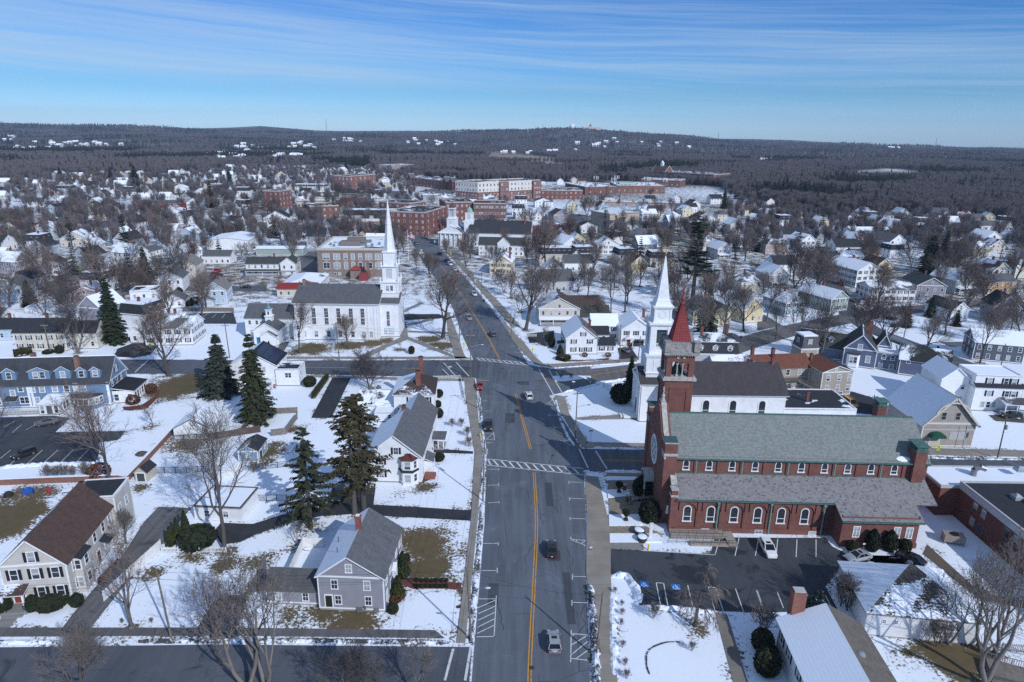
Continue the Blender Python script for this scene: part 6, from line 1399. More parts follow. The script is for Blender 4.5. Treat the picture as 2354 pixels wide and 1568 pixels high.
for pts in(((x0,y0),(x1,y0),(x1-a,y0+a),(x0+a,y0+a)),((x1,y0),(x1,y1),(x1-a,y1-a),(x1-a,y0+a)),((x1,y1),(x0,y1),(x0+a,y1-a),(x1-a,y1-a)),((x0,y1),(x0,y0),(x0+a,y0+a),(x0+a,y1-a))):m.poly([(pts[0][0],pts[0][1],e[0]),(pts[1][0],pts[1][1],e[0]),(pts[2][0],pts[2][1],e[1]),(pts[3][0],pts[3][1],e[1])])
h.part('mansard_roof',m,[shingle((.045,.05,.062))]);h.hip(x0+.8,y0+.8,x1-.8,y1-.8,9.0,1.6,(shingle((.045,.05,.06),.45),DARK,DARK,SNW),.3)
for x in(2.2,6.6,11.0):h.dormer(x,.3,6.2,1.6,1.5,1.2,TRIM,(DARK,DARK),.6,1,.8,1.3)
h.chimney(3,4,9,12.8,.8,.8);h.chimney(11.4,7,9,12.6,.8,.8)
TAN=paint((.40,.36,.31));RB=shingle((.16,.062,.042),.12);RBS=shingle((.16,.062,.042),.55)
h=House('tan_tower_house','tan house with rust red roof, mansard tower and outside stair','house',q(24,500,1385),rz=R(8));bb=(-11.5,4.0,3.0,11.5)
bb=(1.5,0,10.5,10);h.block(*bb,7.2,TAN,'y',1.6);h.gable(*bb,7.2,1.6,'y',(RB,DARK),.35,.2);h.win(bb,'f',[1.8,5,8],[1.6,4.6],1.0,1.6);h.win(bb,'f',[3.8],[7.0],.6,.9);h.win(bb,'f',[3.8,6.2],[-.0],1.0,1.1)
e=(-15,6,1.5,13.5);h.block(*e,6.6,TAN,'x',2.8);h.gable(*e,6.6,2.8,'x',(RB,RB),.4,.2);h.win(e,'f',[2.5,6.5,10,13.5],[4.4],1.0,1.5);h.win(e,'f',[2.5,13.5],[1.4],1.0,1.5);h.chimney(-8.5,9,8.5,11.4,.8,.8);h.chimney(-13,12,8.5,11,.8,.8);h.chimney(3,8.5,7.5,9.6,.7,.7)
e=(-18.5,2.5,-13.5,12);h.block(*e,6.8,TAN,'y',2.4);h.gable(*e,6.8,2.4,'y',(RBS,RBS),.4,.2);h.win(e,'f',[2.5],[4.2],1.0,1.6);m=MB();m.lathe([(.5,0),(.5,.05)],12);o=m.build('round_window',[TRIM],h.root,(-16,2.44,7.4));o.rotation_euler=(pi/2,0,0);e=(-26,6,-15,15);h.block(*e,6.4,TAN,'x',3);h.gable(*e,6.4,3,'x',(RBS,RB),.4,.2)
e=(2.6,13.0,7.8,18.2);h.block(*e,9.4,TAN);m=MB();x0,y0,x1,y1=e;a=.6
for pts in(((x0,y0),(x1,y0),(x1-a,y0+a),(x0+a,y0+a)),((x1,y0),(x1,y1),(x1-a,y1-a),(x1-a,y0+a)),((x1,y1),(x0,y1),(x0+a,y1-a),(x1-a,y1-a)),((x0,y1),(x0,y0),(x0+a,y0+a),(x0+a,y1-a))):m.poly([(pts[0][0],pts[0][1],9.4),(pts[1][0],pts[1][1],9.4),(pts[2][0],pts[2][1],13),(pts[3][0],pts[3][1],13)])
h.part('tower_roof',m,[shingle((.10,.10,.115))]);m=MB();m.box(x0+.4,y0+.4,13,x1-.4,y1-.4,13.3,0);m.box(x0+.7,y0+.7,13.3,x1-.7,y1-.7,13.4,1);m.box(x0-.2,y0-.2,9.3,x1+.2,y1+.2,9.55,0);h.part('tower_cornice',m,[TRIM,snow_pile(.1)])
for sd,u in(('f',2.5),('l',2.5),('r',2.5)):h.wins((x0+.25,y0+.25,x1-.25,y1-.25),sd,[u-.25],[10.1],1.0,2.0)
m=MB();m.box(-12,4.2,3.3,0,6,3.5,0)
for z in(3.9,4.4):m.bar((-12,4.25,z),(0,4.25,z),.08,.08)
for k in range(14):m.bar((-12+k*.92,4.25,3.4),(-12+k*.92,4.25,4.4),.07,.07)
m.bar((-3,3.6,3.4),(3.6,-3.8,.3),1.2,.2);m.bar((-3.4,3.1,4.4),(3.2,-4.3,1.3),.08,.08);m.bar((-2.5,4.0,4.4),(4.1,-3.2,1.3),.08,.08)
for k in range(7):t=k/6;m.bar((-3.4+6.6*t,3.1-7.4*t,0),(-3.4+6.6*t,3.1-7.4*t,4.4-3.1*t),.1,.1)
h.part('outside_stair',m,[plain((.15,.14,.13),.9)])
PUR=paint('purple');h=House('indigo_house','indigo blue house with steep gables and bay window at right','house',q(24,745,1105),rz=R(-26));bb=(0,0,9,13)
PG=shingle((.055,.062,.06));h.block(*bb,6.0,PUR,'y',4.6);h.gable(*bb,6.0,4.6,'y',(PG,PG),.4,.25);h.win(bb,'f',[4.2],[5.6],1.1,1.8,None,'sash',frame=.16);h.win(bb,'f',[6.8],[2.0],1.1,2.0,None,'sash',frame=.16);m=MB();m.prism([(1,0),(1.6,-1.1),(4,-1.1),(4.6,0)],0.2,4.2,0);m.prism([(.8,0),(1.4,-1.3),(4.2,-1.3),(4.8,0)],4.2,4.5,1);h.part('bay',m,[TRIM,plain((.08,.05,.06))]);h.wins((1.6,-1.12,4,0),'f',[.7,1.8],[1.6],.9,1.9)
e=(-13,4,0,11);h.block(*e,4.2,PUR,'x',4.2);h.gable(*e,4.2,4.2,'x',(PG,PG),.4,.2);h.dormer(-4,5.2,5.4,1.6,1.4,3,PUR,(SNWP,PG),.7);e=(9,1,15,11);h.block(*e,5.6,PUR);h.flat(*e,5.6,flatroof(.9),.3);h.win(e,'f',[2,4.4],[3.6],1.0,1.4,None,'arch');h.win(e,'f',[1.5,4.4],[.9],1.0,1.2);h.chimney(6.5,8,8.5,13.0,1.1,1.1,brick((.2,.05,.045)));e=(9.2,6,13,14);h.block(*e,6.4,PUR,'y',3.6);h.gable(*e,6.4,3.6,'y',(PG,PG))
e=(15.2,-1.5,28,6);h.block(*e,5.2,PUR,'x',3.4);h.gable(*e,5.2,3.4,'x',(shingle((.028,.032,.034),.42),PG),.4,.2);h.win(e,'f',[2.2,6.2,9],[4.0],.9,.7);h.win(e,'f',[8.2],[1.0],1.1,1.5)
h=House('tan_barn_hall','tan hall with broad snowy gable roof, arched truss and green awning','hall',(94.0,139.4),rz=R(0));bb=(0,0,12.0,14.5);TB=paint((.40,.365,.34));h.block(*bb,6.2,TB,'y',6.6);h.gable(*bb,6.2,6.6,'y',(shingle((.035,.028,.028),.80),shingle((.035,.028,.028),.7)),.7,.3,tr=plain((.58,.56,.48)))
m=MB();m.box(-.1,-.08,6.1,12.1,0,6.35);m.box(-.1,-.08,4.4,12.1,0,4.6);h.part('trim_band',m,[plain((.58,.56,.48))]);h.win(bb,'f',[4.2,7.4],[7.0],1.0,1.7,None,'sash',fm=plain((.5,.48,.42)),frame=.1)
m=MB();P=[(6+3.9*cos(pi*k/12),8.0+3.3*sin(pi*k/12))for k in range(13)]
for k in range(12):m.bar((P[k][0],-.55,P[k][1]),(P[k+1][0],-.55,P[k+1][1]),.3,.35)
for sx in(-1,1):
 m.bar((6+sx*6.6,-.6,5.4),(6,-.6,12.5),.3,.4)
 for t in(.25,.4,.55):x=6+sx*6.0*t;m.bar((x,-.55,8.0+3.3*math.sqrt(max(0,1-((x-6)/3.9)**2))),(x,-.55,12.4-abs(x-6)*1.1),.16,.16)
m.bar((6,-.55,11.2),(6,-.55,12.4),.2,.2);h.part('gable_truss',m,[plain((.60,.58,.50))])
m=MB();P=[(3.2+1.7*cos(pi*k/8),3.3+.8*sin(pi*k/8))for k in range(9)]
for k in range(8):m.poly([(P[k][0],0,P[k][1]),(P[k+1][0],0,P[k+1][1]),(P[k+1][0],-1.5,P[k+1][1]-.1),(P[k][0],-1.5,P[k][1]-.1)][::-1])
m.poly([(p[0],-1.5,p[1]-.1)for p in P][::-1]);m.box(1.5,-1.52,2.9,4.9,-.02,3.32);h.part('awning',m,[plain((.012,.09,.055),.7)])
h.door(bb,'f',3.2,2.2,2.4,(.55,.52,.42),.3);m=MB();m.box(6.4,-.05,2.0,10.2,-.01,4.0);h.part('notice_board',m,[plain((.48,.47,.48))]);m=MB();m.tube((9.2,-1.2,0),(9.2,-1.2,6.4),.06,.05,6);h.part('flagpole',m,[TRIM])
h=House('porch_white_house','white three storey house with open porch and snowy roofs at far right','house',q(34,1880,330),rz=R(-4));bb=(0,0,12,11);h.block(*bb,6.4,PW);m=MB();m.slab([(-.2,-.3,6.6),(12.2,-.3,6.6),(12.2,1.2,7.6),(-.2,1.2,7.6)],.2,0,1);h.part('skirt_roof',m,[DARK,TRIM]);e=(.2,1.0,11.6,9);h.block(*e,9.6,PW,z0=6.3);h.flat(*e,9.6,flatroof(.9),.25);h.win(bb,'f',[3.6,8,9.6],[4.3],1.0,1.5,BLACKSHUT);h.win(e,'f',[3.5,7.6,9.6],[7.4],1.0,1.5,BLACKSHUT);h.win(bb,'f',[2.6,4,5.4],[1.2],.9,1.5);h.porch(6.4,-3.2,15.2,0,3.4,shingle((.09,.09,.10),.35),4,.8,True,.7)
e=(-7,3,0,13);h.block(*e,7.8,PW,'y',3.0);h.gable(*e,7.8,3.0,'y',(SNW,SNW));h.win(e,'f',[5.6],[1.4,4.8],.9,1.3);e=(-13,1.5,-7,8);h.block(*e,5.0,PW);h.flat(*e,5.0,flatroof(1.0),.1);h.win(e,'f',[1.5,4.6],[3.2],.9,1.0)
DB=brick((.155,.050,.040),(.2,.12,.1));h=House('flat_brick_school','low red brick building with flat snowy roof beside the brick church','building',(80.3,118.6),rz=R(-90));bb=(0,0,56,40)
h.block(0,0,8,40,6.0,DB,trim=False,base=0);h.block(8,3.4,62,40,7.0,DB,trim=False,base=0);h.flat(0,0,8,40,6.0,flatroof(.72),.3,plain((.45,.45,.46)));h.flat(8,3.4,62,40,7.0,flatroof(.16),.3,plain((.5,.51,.53)))
for u in(5,7.2,13,15.2,20,22,28,30.2,36,38):h.win((8,3.4,62,40),'f',[u],[1.0,3.9],1.2,1.7,None,'sash',fm=plain((.2,.14,.12)))
m=MB();m.box(8,3.25,5.9,62,3.4,6.95);h.part('fascia',m,[plain((.52,.53,.56))]);h.win((0,0,8,40),'f',[3.0],[1.5],1.5,3.0,None,'twin')
for x,y in((13,9),(14.6,10.4),(2.5,17),(25,20)):m=MB();m.box(x,y,7.0,x+1.4,y+1.4,7.6);m.lathe([(.9,7.6),(.3,8.0)],4,x+.7,y+.7,rot=pi/4);h.part('roof_vent',m,[plain((.30,.36,.40),.4)])
m=MB();P=[(3.4,9,6),(3.4,9,7.4),(3.6,9.8,7.9),(3.8,10.8,7.6)];
for k in range(3):m.tube(P[k],P[k+1],.55,.55,10)
h.part('roof_duct',m,[GREYMETAL]);m=MB();m.box(-.2,-4.4,3.1,4.5,0,3.35,0);m.box(.1,-4.2,0,.25,-4.05,3.1,1);m.box(4.1,-4.2,0,4.25,-4.05,3.1,1);h.part('canopy',m,[snow_pile(.05),GREYMETAL])
h=House('pyramid_roof_garage','white building with half snowy pyramid roof beside the church parking lot','garage',(50.8,78.6),rz=R(-7));bb=(0,0,15.0,11.5);h.block(*bb,4.0,paint((.74,.75,.77)),base=.2,trim=False);h.hip(*bb,4.0,4.4,(shingle((.088,.078,.075),.50),shingle((.088,.078,.075),.75),SNW,shingle((.1,.1,.11),.97)),.35,.8,tr=plain((.25,.24,.24)));h.win(bb,'f',[2.4,4.0],[2.4],.4,.5,None,'six',frame=.08);h.win(bb,'f',[11.5,12.3],[1.2,2.1],.5,.7,None,'six',frame=.06);m=MB();m.box(7.6,6.9,7.4,8.2,7.5,8.0);h.part('roof_vent',m,[GREYMETAL])
h=House('snow_roof_house','white house with ribbed snowy roof and brick chimney at lower right','house',(35.0,46.0),rz=R(-4));bb=(0,0,10.4,29.5);h.block(*bb,5.2,paint((.72,.74,.77)),'y',2.6,off=.56);h.gable(*bb,5.2,2.6,'y',(shingle((.10,.10,.11),.99,.5),shingle((.135,.12,.108),0,.45,.3)),.5,.25,off=.56);h.win(bb,'l',[1.5,4.5,8,10.6,13,16],[2.6],.9,1.5,plain((.02,.03,.04)));h.chimney(2.2,30.3,0,9.4,1.7,1.4,brick((.25,.085,.06)),plain((.45,.46,.47)))
m=MB();m.tube((7.8,16,6.4),(7.8,16,7.7),.12,.12,8);m.tube((9,11,6),(9,11,7.0),.09,.09,8);h.part('vent_pipe',m,[DARKMETAL]);m=MB();m.lathe([(.55,0),(.5,.15),(.2,.3)],12);o=m.build('roof_vent',[plain((.25,.3,.33),.4)],h.root,(7.0,21.5,7.15));e=(10.4,0,16,18);h.block(*e,3.6,paint((.72,.74,.77)),'y',.6);h.gable(*e,3.6,.9,'y',(shingle((.135,.12,.108)),shingle((.135,.12,.108))),.3,.2)
# the rest of the town
ROOFC=dict(g=(.105,.11,.122),d=(.032,.036,.044),b=(.075,.052,.046),t=(.15,.10,.07),n=(.055,.062,.060),c=(.21,.20,.19),r=(.20,.07,.05))
def roofm(k):
 """a letter: colour; s snow, p patchy snow; capital letter: colour with some snow"""
 if k=='s':return shingle(ROOFC['g'],1.0)
 if k=='p':return shingle(ROOFC['g'],.6)
 if k.isupper():return shingle(ROOFC[k.lower()],.42)
 return shingle(ROOFC[k])
SHUTS=(BLACKSHUT,None,BLACKSHUT,None,plain((.02,.05,.04)))
def auto_windows(h,bb,eave,sides,ww=.9,wh=1.4,shut=None,gable=None,rise=0):
 for sd in sides:
  L=(bb[2]-bb[0])if sd in 'fb' else(bb[3]-bb[1]);n=max(1,int(L/2.7));us=[L*(i+.5)/n for i in range(n)];zs=[z for z in(1.1,3.9,6.7,9.5)if z+wh<eave-.2]
  h.wins(bb,sd,us,zs,ww,wh)
  if shut:
   for z in zs:
    for u in us:
     for e in(-1,1):k=link('shutter',shut_mesh(.38,wh,shut),h.root);h.at_wall(k,sd,u+e*(ww/2+.32),z,bb)
  if((gable=='y' and sd in 'fb')or(gable=='x' and sd in 'lr'))and rise>2.4:h.wins(bb,sd,[L/2],[eave+.25],.8,1.2)
def simple_house(name,label,cat,p,w,d,rot,eave,rise,axis,wall,roofs,shut=None,sides='flr',chim=True,wing=None,porch=False,group=None,base=.35):
 h=House(name,label,cat,p,rz=R(rot),group=group);bb=(0,0,w,d);mat=paint(wall)
 if axis in 'xy':h.block(*bb,eave,mat,axis,rise,base=base);h.gable(*bb,eave,rise,axis,(roofm(roofs[0]),roofm(roofs[1])),.4,.22)
 elif axis=='h':h.block(*bb,eave,mat,base=base);h.hip(*bb,eave,rise,(roofm(roofs[1]),roofm(roofs[1]),roofm(roofs[0]),roofm(roofs[0])))
 elif axis=='m':
  h.block(*bb,eave,mat,base=base);m=MB();a=.8;z0,z1=eave,eave+rise;x0,y0,x1,y1=-.15,-.15,w+.15,d+.15
  for A,B_,C_,D in(((x0,y0),(x1,y0),(x1-a,y0+a),(x0+a,y0+a)),((x1,y0),(x1,y1),(x1-a,y1-a),(x1-a,y0+a)),((x1,y1),(x0,y1),(x0+a,y1-a),(x1-a,y1-a)),((x0,y1),(x0,y0),(x0+a,y0+a),(x0+a,y1-a))):m.poly([A+(z0,),B_+(z0,),C_+(z1,),D+(z1,)])
  m.box(x0-.2,y0-.2,z0-.2,x1+.2,y1+.2,z0,1);m.poly([(x0+a,y0+a,z1),(x1-a,y0+a,z1),(x1-a,y1-a,z1),(x0+a,y1-a,z1)],2);h.part('mansard_roof',m,[roofm(roofs[1]),TRIM,roofm(roofs[0])])
  n=max(2,int(w/3));h.wins((.35,.35,w-.35,d-.35),'f',[(w-.7)*(i+.5)/n for i in range(n)],[eave+.4],.9,1.5);h.wins((.35,.35,w-.35,d-.35),'r',[d*.3,d*.7],[eave+.4],.9,1.5);h.wins((.35,.35,w-.35,d-.35),'l',[d*.3,d*.7],[eave+.4],.9,1.5)
 else:h.block(*bb,eave,mat,base=base);h.flat(*bb,eave,flatroof(.85 if roofs[0]=='s' else.45),.35)
 auto_windows(h,bb,eave,sides,shut=shut,gable=axis,rise=rise)
 if chim:h.chimney(w*.5+.6,d*.55,eave+rise*.4,eave+rise+1.4,.7,.7)
 if wing:
  x0,y0,x1,y1,e2,r2,ax=wing;h.block(x0,y0,x1,y1,e2,mat,ax,r2,base=base);h.gable(x0,y0,x1,y1,e2,r2,ax,(roofm(roofs[0]),roofm(roofs[1])),.35,.2);auto_windows(h,(x0,y0,x1,y1),e2,'f')
 if porch:h.porch(.2,-2.2,w-.2,0,2.7,roofm(roofs[0]),4,.5,True,.5)
 return h
BK=BLACKSHUT
TABLE=[('white_house','white house with arched ground floor window just right of the tall dark spruce',(21,1165,600),10,9,14,6.6,.1,'f','white','dd',BL(chim=False)),('white_house','white house with long grey roof and brick chimney behind the arched window house',(21,1400,470),10,13,14,6.4,3.0,'y','white','gg',BL()),('blue_gabled_house','blue gabled house with white trim and side porch near the grey wooden fence',(21,1800,575),9,12,12,6.0,3.4,'y','paleblue','cc',BL(wing=(-.5,-4,4.5,0,2.6,1.2,'y'))),('beige_house','beige colonial house with pale slate roof and two chimneys up the lane',(21,1525,345),10.5,14,8,6.6,3.2,'y','beige','cc',BL()),('white_porch_house','long white house with dark green roof and columned porch beside the school drive',(21,2180,315),24,8.5,4,6.0,2.6,'x','white','nn',BL(porch=True,wing=(17,-2,24,8,6.6,2.6,'y'))),('white_barn','low white barn with grey roof behind the beige colonial house',(21,1800,215),14,9,3,4.6,2.4,'x','white','gg',BL(chim=False,sides='f')),('white_warehouse','white metal warehouse with broad snowy low roof left of the graveyard',(21,1830,95),24,26,4,6.2,1.6,'y','white','ss',BL(chim=False,sides='')),('carport','long carport with ribbed snowy metal roof beside the school drive',(22,30,140),26,9,3,4.2,.8,'x','greengrey','ss',BL(chim=False,sides='')),('cream_house','cream house with black shutters and wide dark roof behind the blue dormer house',(21,145,985),15.5,9,4,6.4,3.4,'x','cream','dd',BL(shut=BK,wing=(15.5,2,24,9,5.6,3,'x'))),('grey_cottage','pale grey cottage at the left edge beside the cream house',(21,-100,890),9,9,6,4.0,2.6,'x','paleblue','dd',BL()),('white_house','white house with black shutters and dark roof under bare trees at upper left',(21,270,325),13,10,12,6.2,3.6,'y','white','dd',BL(shut=BK)),('pale_blue_house','pale blue house with grey roof at left edge behind a small dark spruce',(21,-20,560),10,12,14,6.2,3.2,'y','paleblue','pg',BL()),('pink_house','pinkish two storey house with snowy roof left of the tall dark spruce',(21,620,600),12,10,8,5.4,3.0,'y','pink','pp',BL()),('slate_grey_house','white and grey house with snowy roof hidden behind the round bare street tree',(21,1290,935),15,11,5,6.0,3.4,'x','white','Gs',BL(shut=BK,wing=(-6,3,0,10,4.6,2.4,'y'))),('red_brick_house','small red brick house with snowy eaves between bare trees at left',(21,790,330),9,9,10,5.0,3.0,'y','red','pp',BL()),('white_shed','tiny white shed with snowy roof below the pinkish house',(21,225,650),4,4,8,2.2,1.2,'y','white','ss',BL(chim=False,sides='',base=.05)),('white_cottage','low white wing with pale grey roof right of the arched window house',(21,1440,610),8,9,18,3.2,2.6,'y','white','gg',BL(chim=False)),('pale_blue_block','pale blue flat-fronted house with mansard top at far left',(11,485,770),17,12,4,5.8,3.0,'m','paleblue','sd',BL()),('white_gabled_house','white gabled house right of the pale blue mansard at far left',(11,690,770),14,14,10,5.6,4.0,'y','white','sd',BL(porch=True)),('italianate_house','tall white house with square tower and flat snowy top on the left',(11,960,815),15,12,6,7.2,3.4,'y','white','gg',BL(wing=(-6,0,0,6,11,.6,'x'))),('white_long_house','long white house with grey roof right of the square towered house',(11,1105,805),23,10,3,6.2,2.8,'x','white','gg',BL()),('red_brick_hall','low red brick hall with flat snowy roof and white doorway on the left',(11,1200,915),36,18,3,6.0,2.2,'x','red','gg',BL(chim=False,sides='f')),('white_gabled_house','white gabled house in front of the low red brick hall',(11,1400,970),17,13,6,5.0,3.4,'y','white','sG',BL(porch=True)),('white_gabled_house','white gabled house with grey shutters right of the low red brick hall',(11,1655,915),11,13,12,6.6,3.8,'y','white','gg',BL(shut=BK)),('tan_mansard_house','tan mansard house with white cornice among bare trees left of centre',(11,1840,765),15,12,10,6.4,3.4,'m','beige','sg',BL(porch=True)),('white_mansard_house','white mansard house with dark dormered top left of centre',(11,2070,800),15,12,6,6.6,3.6,'m','white','sd',BL()),('white_house','big white house half hidden by bare trunks left of the tan mansard',(11,1520,785),15,12,8,8.0,3.4,'y','white','pp',BL()),('cream_twin_gable_house','cream house with two dark gables at left of the white board fence',(11,740,955),13,11,14,6.4,4.0,'y','cream','dd',BL(wing=(-8,0,0,8,4.6,3,'y'))),('grey_gabled_house','grey gabled house beside the cream twin gable house',(11,920,950),12,12,8,5.0,4.0,'y','grey','dd',BL()),('grey_gabled_house','small grey gabled house near the street store at left of centre',(11,1830,1005),9,9,14,4.0,3.0,'y','lightgrey','gg',BL()),('white_gabled_house','pale gabled house with dark roof above the white metal warehouse',(11,1925,1165),12,14,24,6.6,4.2,'y','offwhite','dd',BL()),('brown_roof_house','pale house with brown roof and snowy dormer at left behind bare trees',(11,540,1240),15,13,12,5.0,4.2,'y','beige','bp',BL()),('brown_roof_house','small pale house with snow streaked roof right of the snowy dormer house',(11,720,1290),10,10,16,4.6,3.6,'y','offwhite','pp',BL()),('big_white_house','large white gabled house above the graveyard',(12,100,1085),17,16,10,8.4,4.6,'y','white','dd',BL()),('store','street store with blue and red sign band left of centre',(11,2030,955),18,12,4,4.6,.1,'f','white','ss',BL(chim=False,sides='')),('grey_gabled_house','dark grey gabled house with yellow sign post in front near the downtown blocks',(13,415,1030),13,14,16,6.6,4.0,'y','grey','bb',BL(chim=False)),('white_gabled_house','white house with brown roof beside the apartment block',(13,250,890),16,11,6,6.0,3.0,'y','white','bb',BL(wing=(9,-2,17,8,5.6,1.0,'x'))),('white_store','white flat-roofed store on the side street right of the brick blocks',(13,80,1005),26,16,8,5.6,.1,'f','white','sd',BL(chim=False)),('white_gabled_house','white house with dark roof left of the cream pedimented bank',(13,630,1120),14,10,8,4.8,3.2,'y','white','dd',BL()),('seafoam_house','pale seafoam house just left below the cream pedimented bank',(13,900,1130),10,14,30,6.4,3.0,'y','greengrey','gg',BL()),('white_hip_house','white house with grey hipped roof below the cream pedimented bank',(13,1020,1095),18,11,4,4.4,2.6,'h','white','Gg',BL()),('victorian_house','grey victorian house with white trim and snowy hipped roof at right of centre',(13,1420,1050),12,12,6,6.6,3.8,'h','grey','Gp',BL(porch=True)),('brown_roof_house','white gabled house with wide brown roof right of the grey victorian',(13,1640,1045),20,14,4,4.6,5.0,'y','white','bb',BL()),('dark_cottage','dark cottage with white trim and double window below the wide brown roof',(13,1825,1110),10,10,8,4.0,3.0,'y','dkgrey','pd',BL()),('beige_house','tall beige house behind bare branches right of the dark cottage',(13,1970,1125),11,14,8,6.8,4.0,'y','beige','pp',BL()),('red_barn_house','dark red barn-like house with snowy roof at right',(13,2210,1060),12,12,30,5.2,4.0,'y','red','sd',BL(chim=False)),('blue_grey_house','blue-grey house with flat dark top and white trim on the snowy lot at right',(14,60,1000),11,10,22,6.8,2.4,'y','lightgrey','sd',BL()),('white_black_shutter_house','white house with black shutters and metal roof behind at right of centre',(13,800,1310),13,11,6,6.4,3.4,'y','white','pg',BL(shut=BK)),('white_gabled_house','tall white gabled house right of the big bare oak',(13,500,1310),12,14,24,6.6,4.0,'y','white','sp',BL()),('dark_mansard_house','dark grey mansard house with white windows beside the tall white gable',(13,600,1350),12,10,10,3.6,3.4,'m','grey','pd',BL()),('beige_mansard_house','beige house with snowy dark mansard behind the big bare oak',(13,290,1412),18,11,8,6.6,3.2,'m','beige','pd',BL()),('yellow_mansard_house','ochre yellow mansard house behind the white spire',(13,1265,1412),13,10,6,4.6,3.2,'m','yellow','sd',BL(wing=(2,-4,8,0,3,1.6,'y'))),('white_house','white house with plain grey roof above the beige gabled house',(23,510,285),15,10,4,5.0,3.4,'x','white','gg',BL(wing=(4,10,11,18,6.6,3,'y'))),('grey_cottage','grey house with steep roof and flat snowy wing right of the big bare oak',(23,300,470),15,12,10,5.4,4.2,'x','lightgrey','gs',BL()),('beige_gabled_house','beige gabled house with porch behind the big bare tree at right of the street',(23,285,750),15,14,3,6.4,4.0,'y','beige','pb',BL(porch=True)),('white_garage','white garage with brown roof behind the beige gabled house',(23,535,640),13,9,3,3.2,2.8,'x','white','bb',BL(chim=False)),('grey_garage','low garage with plain grey roof behind the corner white house',(23,580,740),14,8,4,2.8,3.4,'x','lightgrey','nn',BL(chim=False,sides='')),('cream_yellow_house','pale yellow house with black shutters and gable behind the spruce',(23,1640,760),13,11,10,5.8,3.6,'y','yellow','gs',BL(shut=BK,wing=(7,-2,14,9,5.4,3.2,'y'))),('yellow_snow_roof_house','yellow house with large snowy roof near the cross street',(23,2080,740),9,15,20,5.4,4.4,'y','yellow','sp',BL()),('pale_blue_house','pale blue house with snowy roof and red door at right',(24,240,680),9,14,18,5.8,2.6,'y','paleblue','sp',BL(shut=BK)),('pale_green_house','pale green house with long snowy roof at the right junction',(24,640,640),9,18,22,5.6,3.2,'y','greengrey','sp',BL(shut=BK)),('white_row_house','white four gabled apartment house with black shutters and dormers at right',(24,860,425),13,22,14,8.6,3.4,'y','white','ss',BL(shut=BK)),('white_balcony_house','white house with black shutters and balcony porch at the right junction',(24,1000,550),19,13,2,5.6,2.4,'x','white','Gd',BL(shut=BK,porch=False)),('blue_grey_house','blue-grey house with white side and green-grey roof right of the junction',(24,1390,525),12,16,-6,6.6,3.4,'y','grey','nn',BL(shut=None)),('orange_house','orange clapboard house with dark windows by the graveyard at right',(24,2030,480),14,9,10,6.0,2.6,'x','orange','gg',BL()),('dark_grey_house','dark grey gabled house with white wing at the right edge',(24,2060,730),9,12,-14,6.6,4.4,'y','grey','dd',BL(wing=(9,2,18,11,5.2,2.6,'x'))),('dark_slate_house','dark slate coloured house with pale gable end near the right edge',(24,1890,1060),14,10,-16,6.2,3.2,'x','dkgrey','sd',BL()),('white_dormer_house','white house with dark roof and single dormer above the white apartment house',(24,690,130),16,12,6,4.8,4.0,'x','white','dd',BL()),('grey_snow_roof_house','grey house with snowy roof above the white apartment house',(24,740,205),13,11,6,4.0,2.4,'x','grey','sp',BL()),('brown_roof_shed','low house with brown roof behind the white apartment house',(24,830,190),17,10,4,4.0,2.6,'x','beige','tt',BL(chim=False)),('brick_house','orange brick house with snowy grey roof at right behind bare trees',(14,70,1300),14,11,6,5.4,3.0,'h','pink','nG',BL()),('blue_gabled_house','slate blue house with steep grey gables and snow streaks at right',(14,520,1195),16,14,8,5.0,5.4,'h','grey','Gg',BL()),('cream_apartments','cream two storey apartments with grey roof at right',(14,820,1175),28,10,5,6.4,2.0,'x','cream','ss',BL(chim=False)),('tall_white_house','tall white gable-fronted house behind a bare maple at right',(14,1150,1305),13,14,20,8.0,4.0,'y','white','gp',BL()),('white_gabled_house','white gabled house with porch near the right edge',(14,1990,1245),14,14,12,6.4,4.2,'y','white','sp',BL(porch=True)),('white_red_roof_house','white house with snow patched red roof far right',(14,1780,1030),13,10,14,6.0,3.0,'x','white','RR',BL()),('seafoam_house','seafoam house with pale dormer far right',(14,1850,1050),16,11,8,5.6,3.4,'x','greengrey','gG',BL()),('blue_cottage','low blue cottage with snowy roof far right edge',(14,2210,1180),12,11,10,3.4,3.0,'h','paleblue','sp',BL()),('dark_roof_house','house with wide dark grey roof and white eaves far right',(14,1950,1090),18,10,6,3.6,3.0,'x','white','gg',BL()),('steep_white_house','white steep-roofed house with snow, far right middle',(14,1170,1110),14,14,18,4.6,5.0,'y','white','sp',BL()),]
for nm,lab,pxy,w,d,rot,ea,ri,ax,wall,rf,ex in TABLE:simple_house(nm,lab,'house' if 'ware' not in nm and 'garage' not in nm and 'store' not in nm and 'shed' not in nm and 'barn' not in nm and 'carport' not in nm and 'hall' not in nm else nm.split('_')[-1],q(*pxy),w,d,rot,ea,ri,ax,wall,rf,**ex)
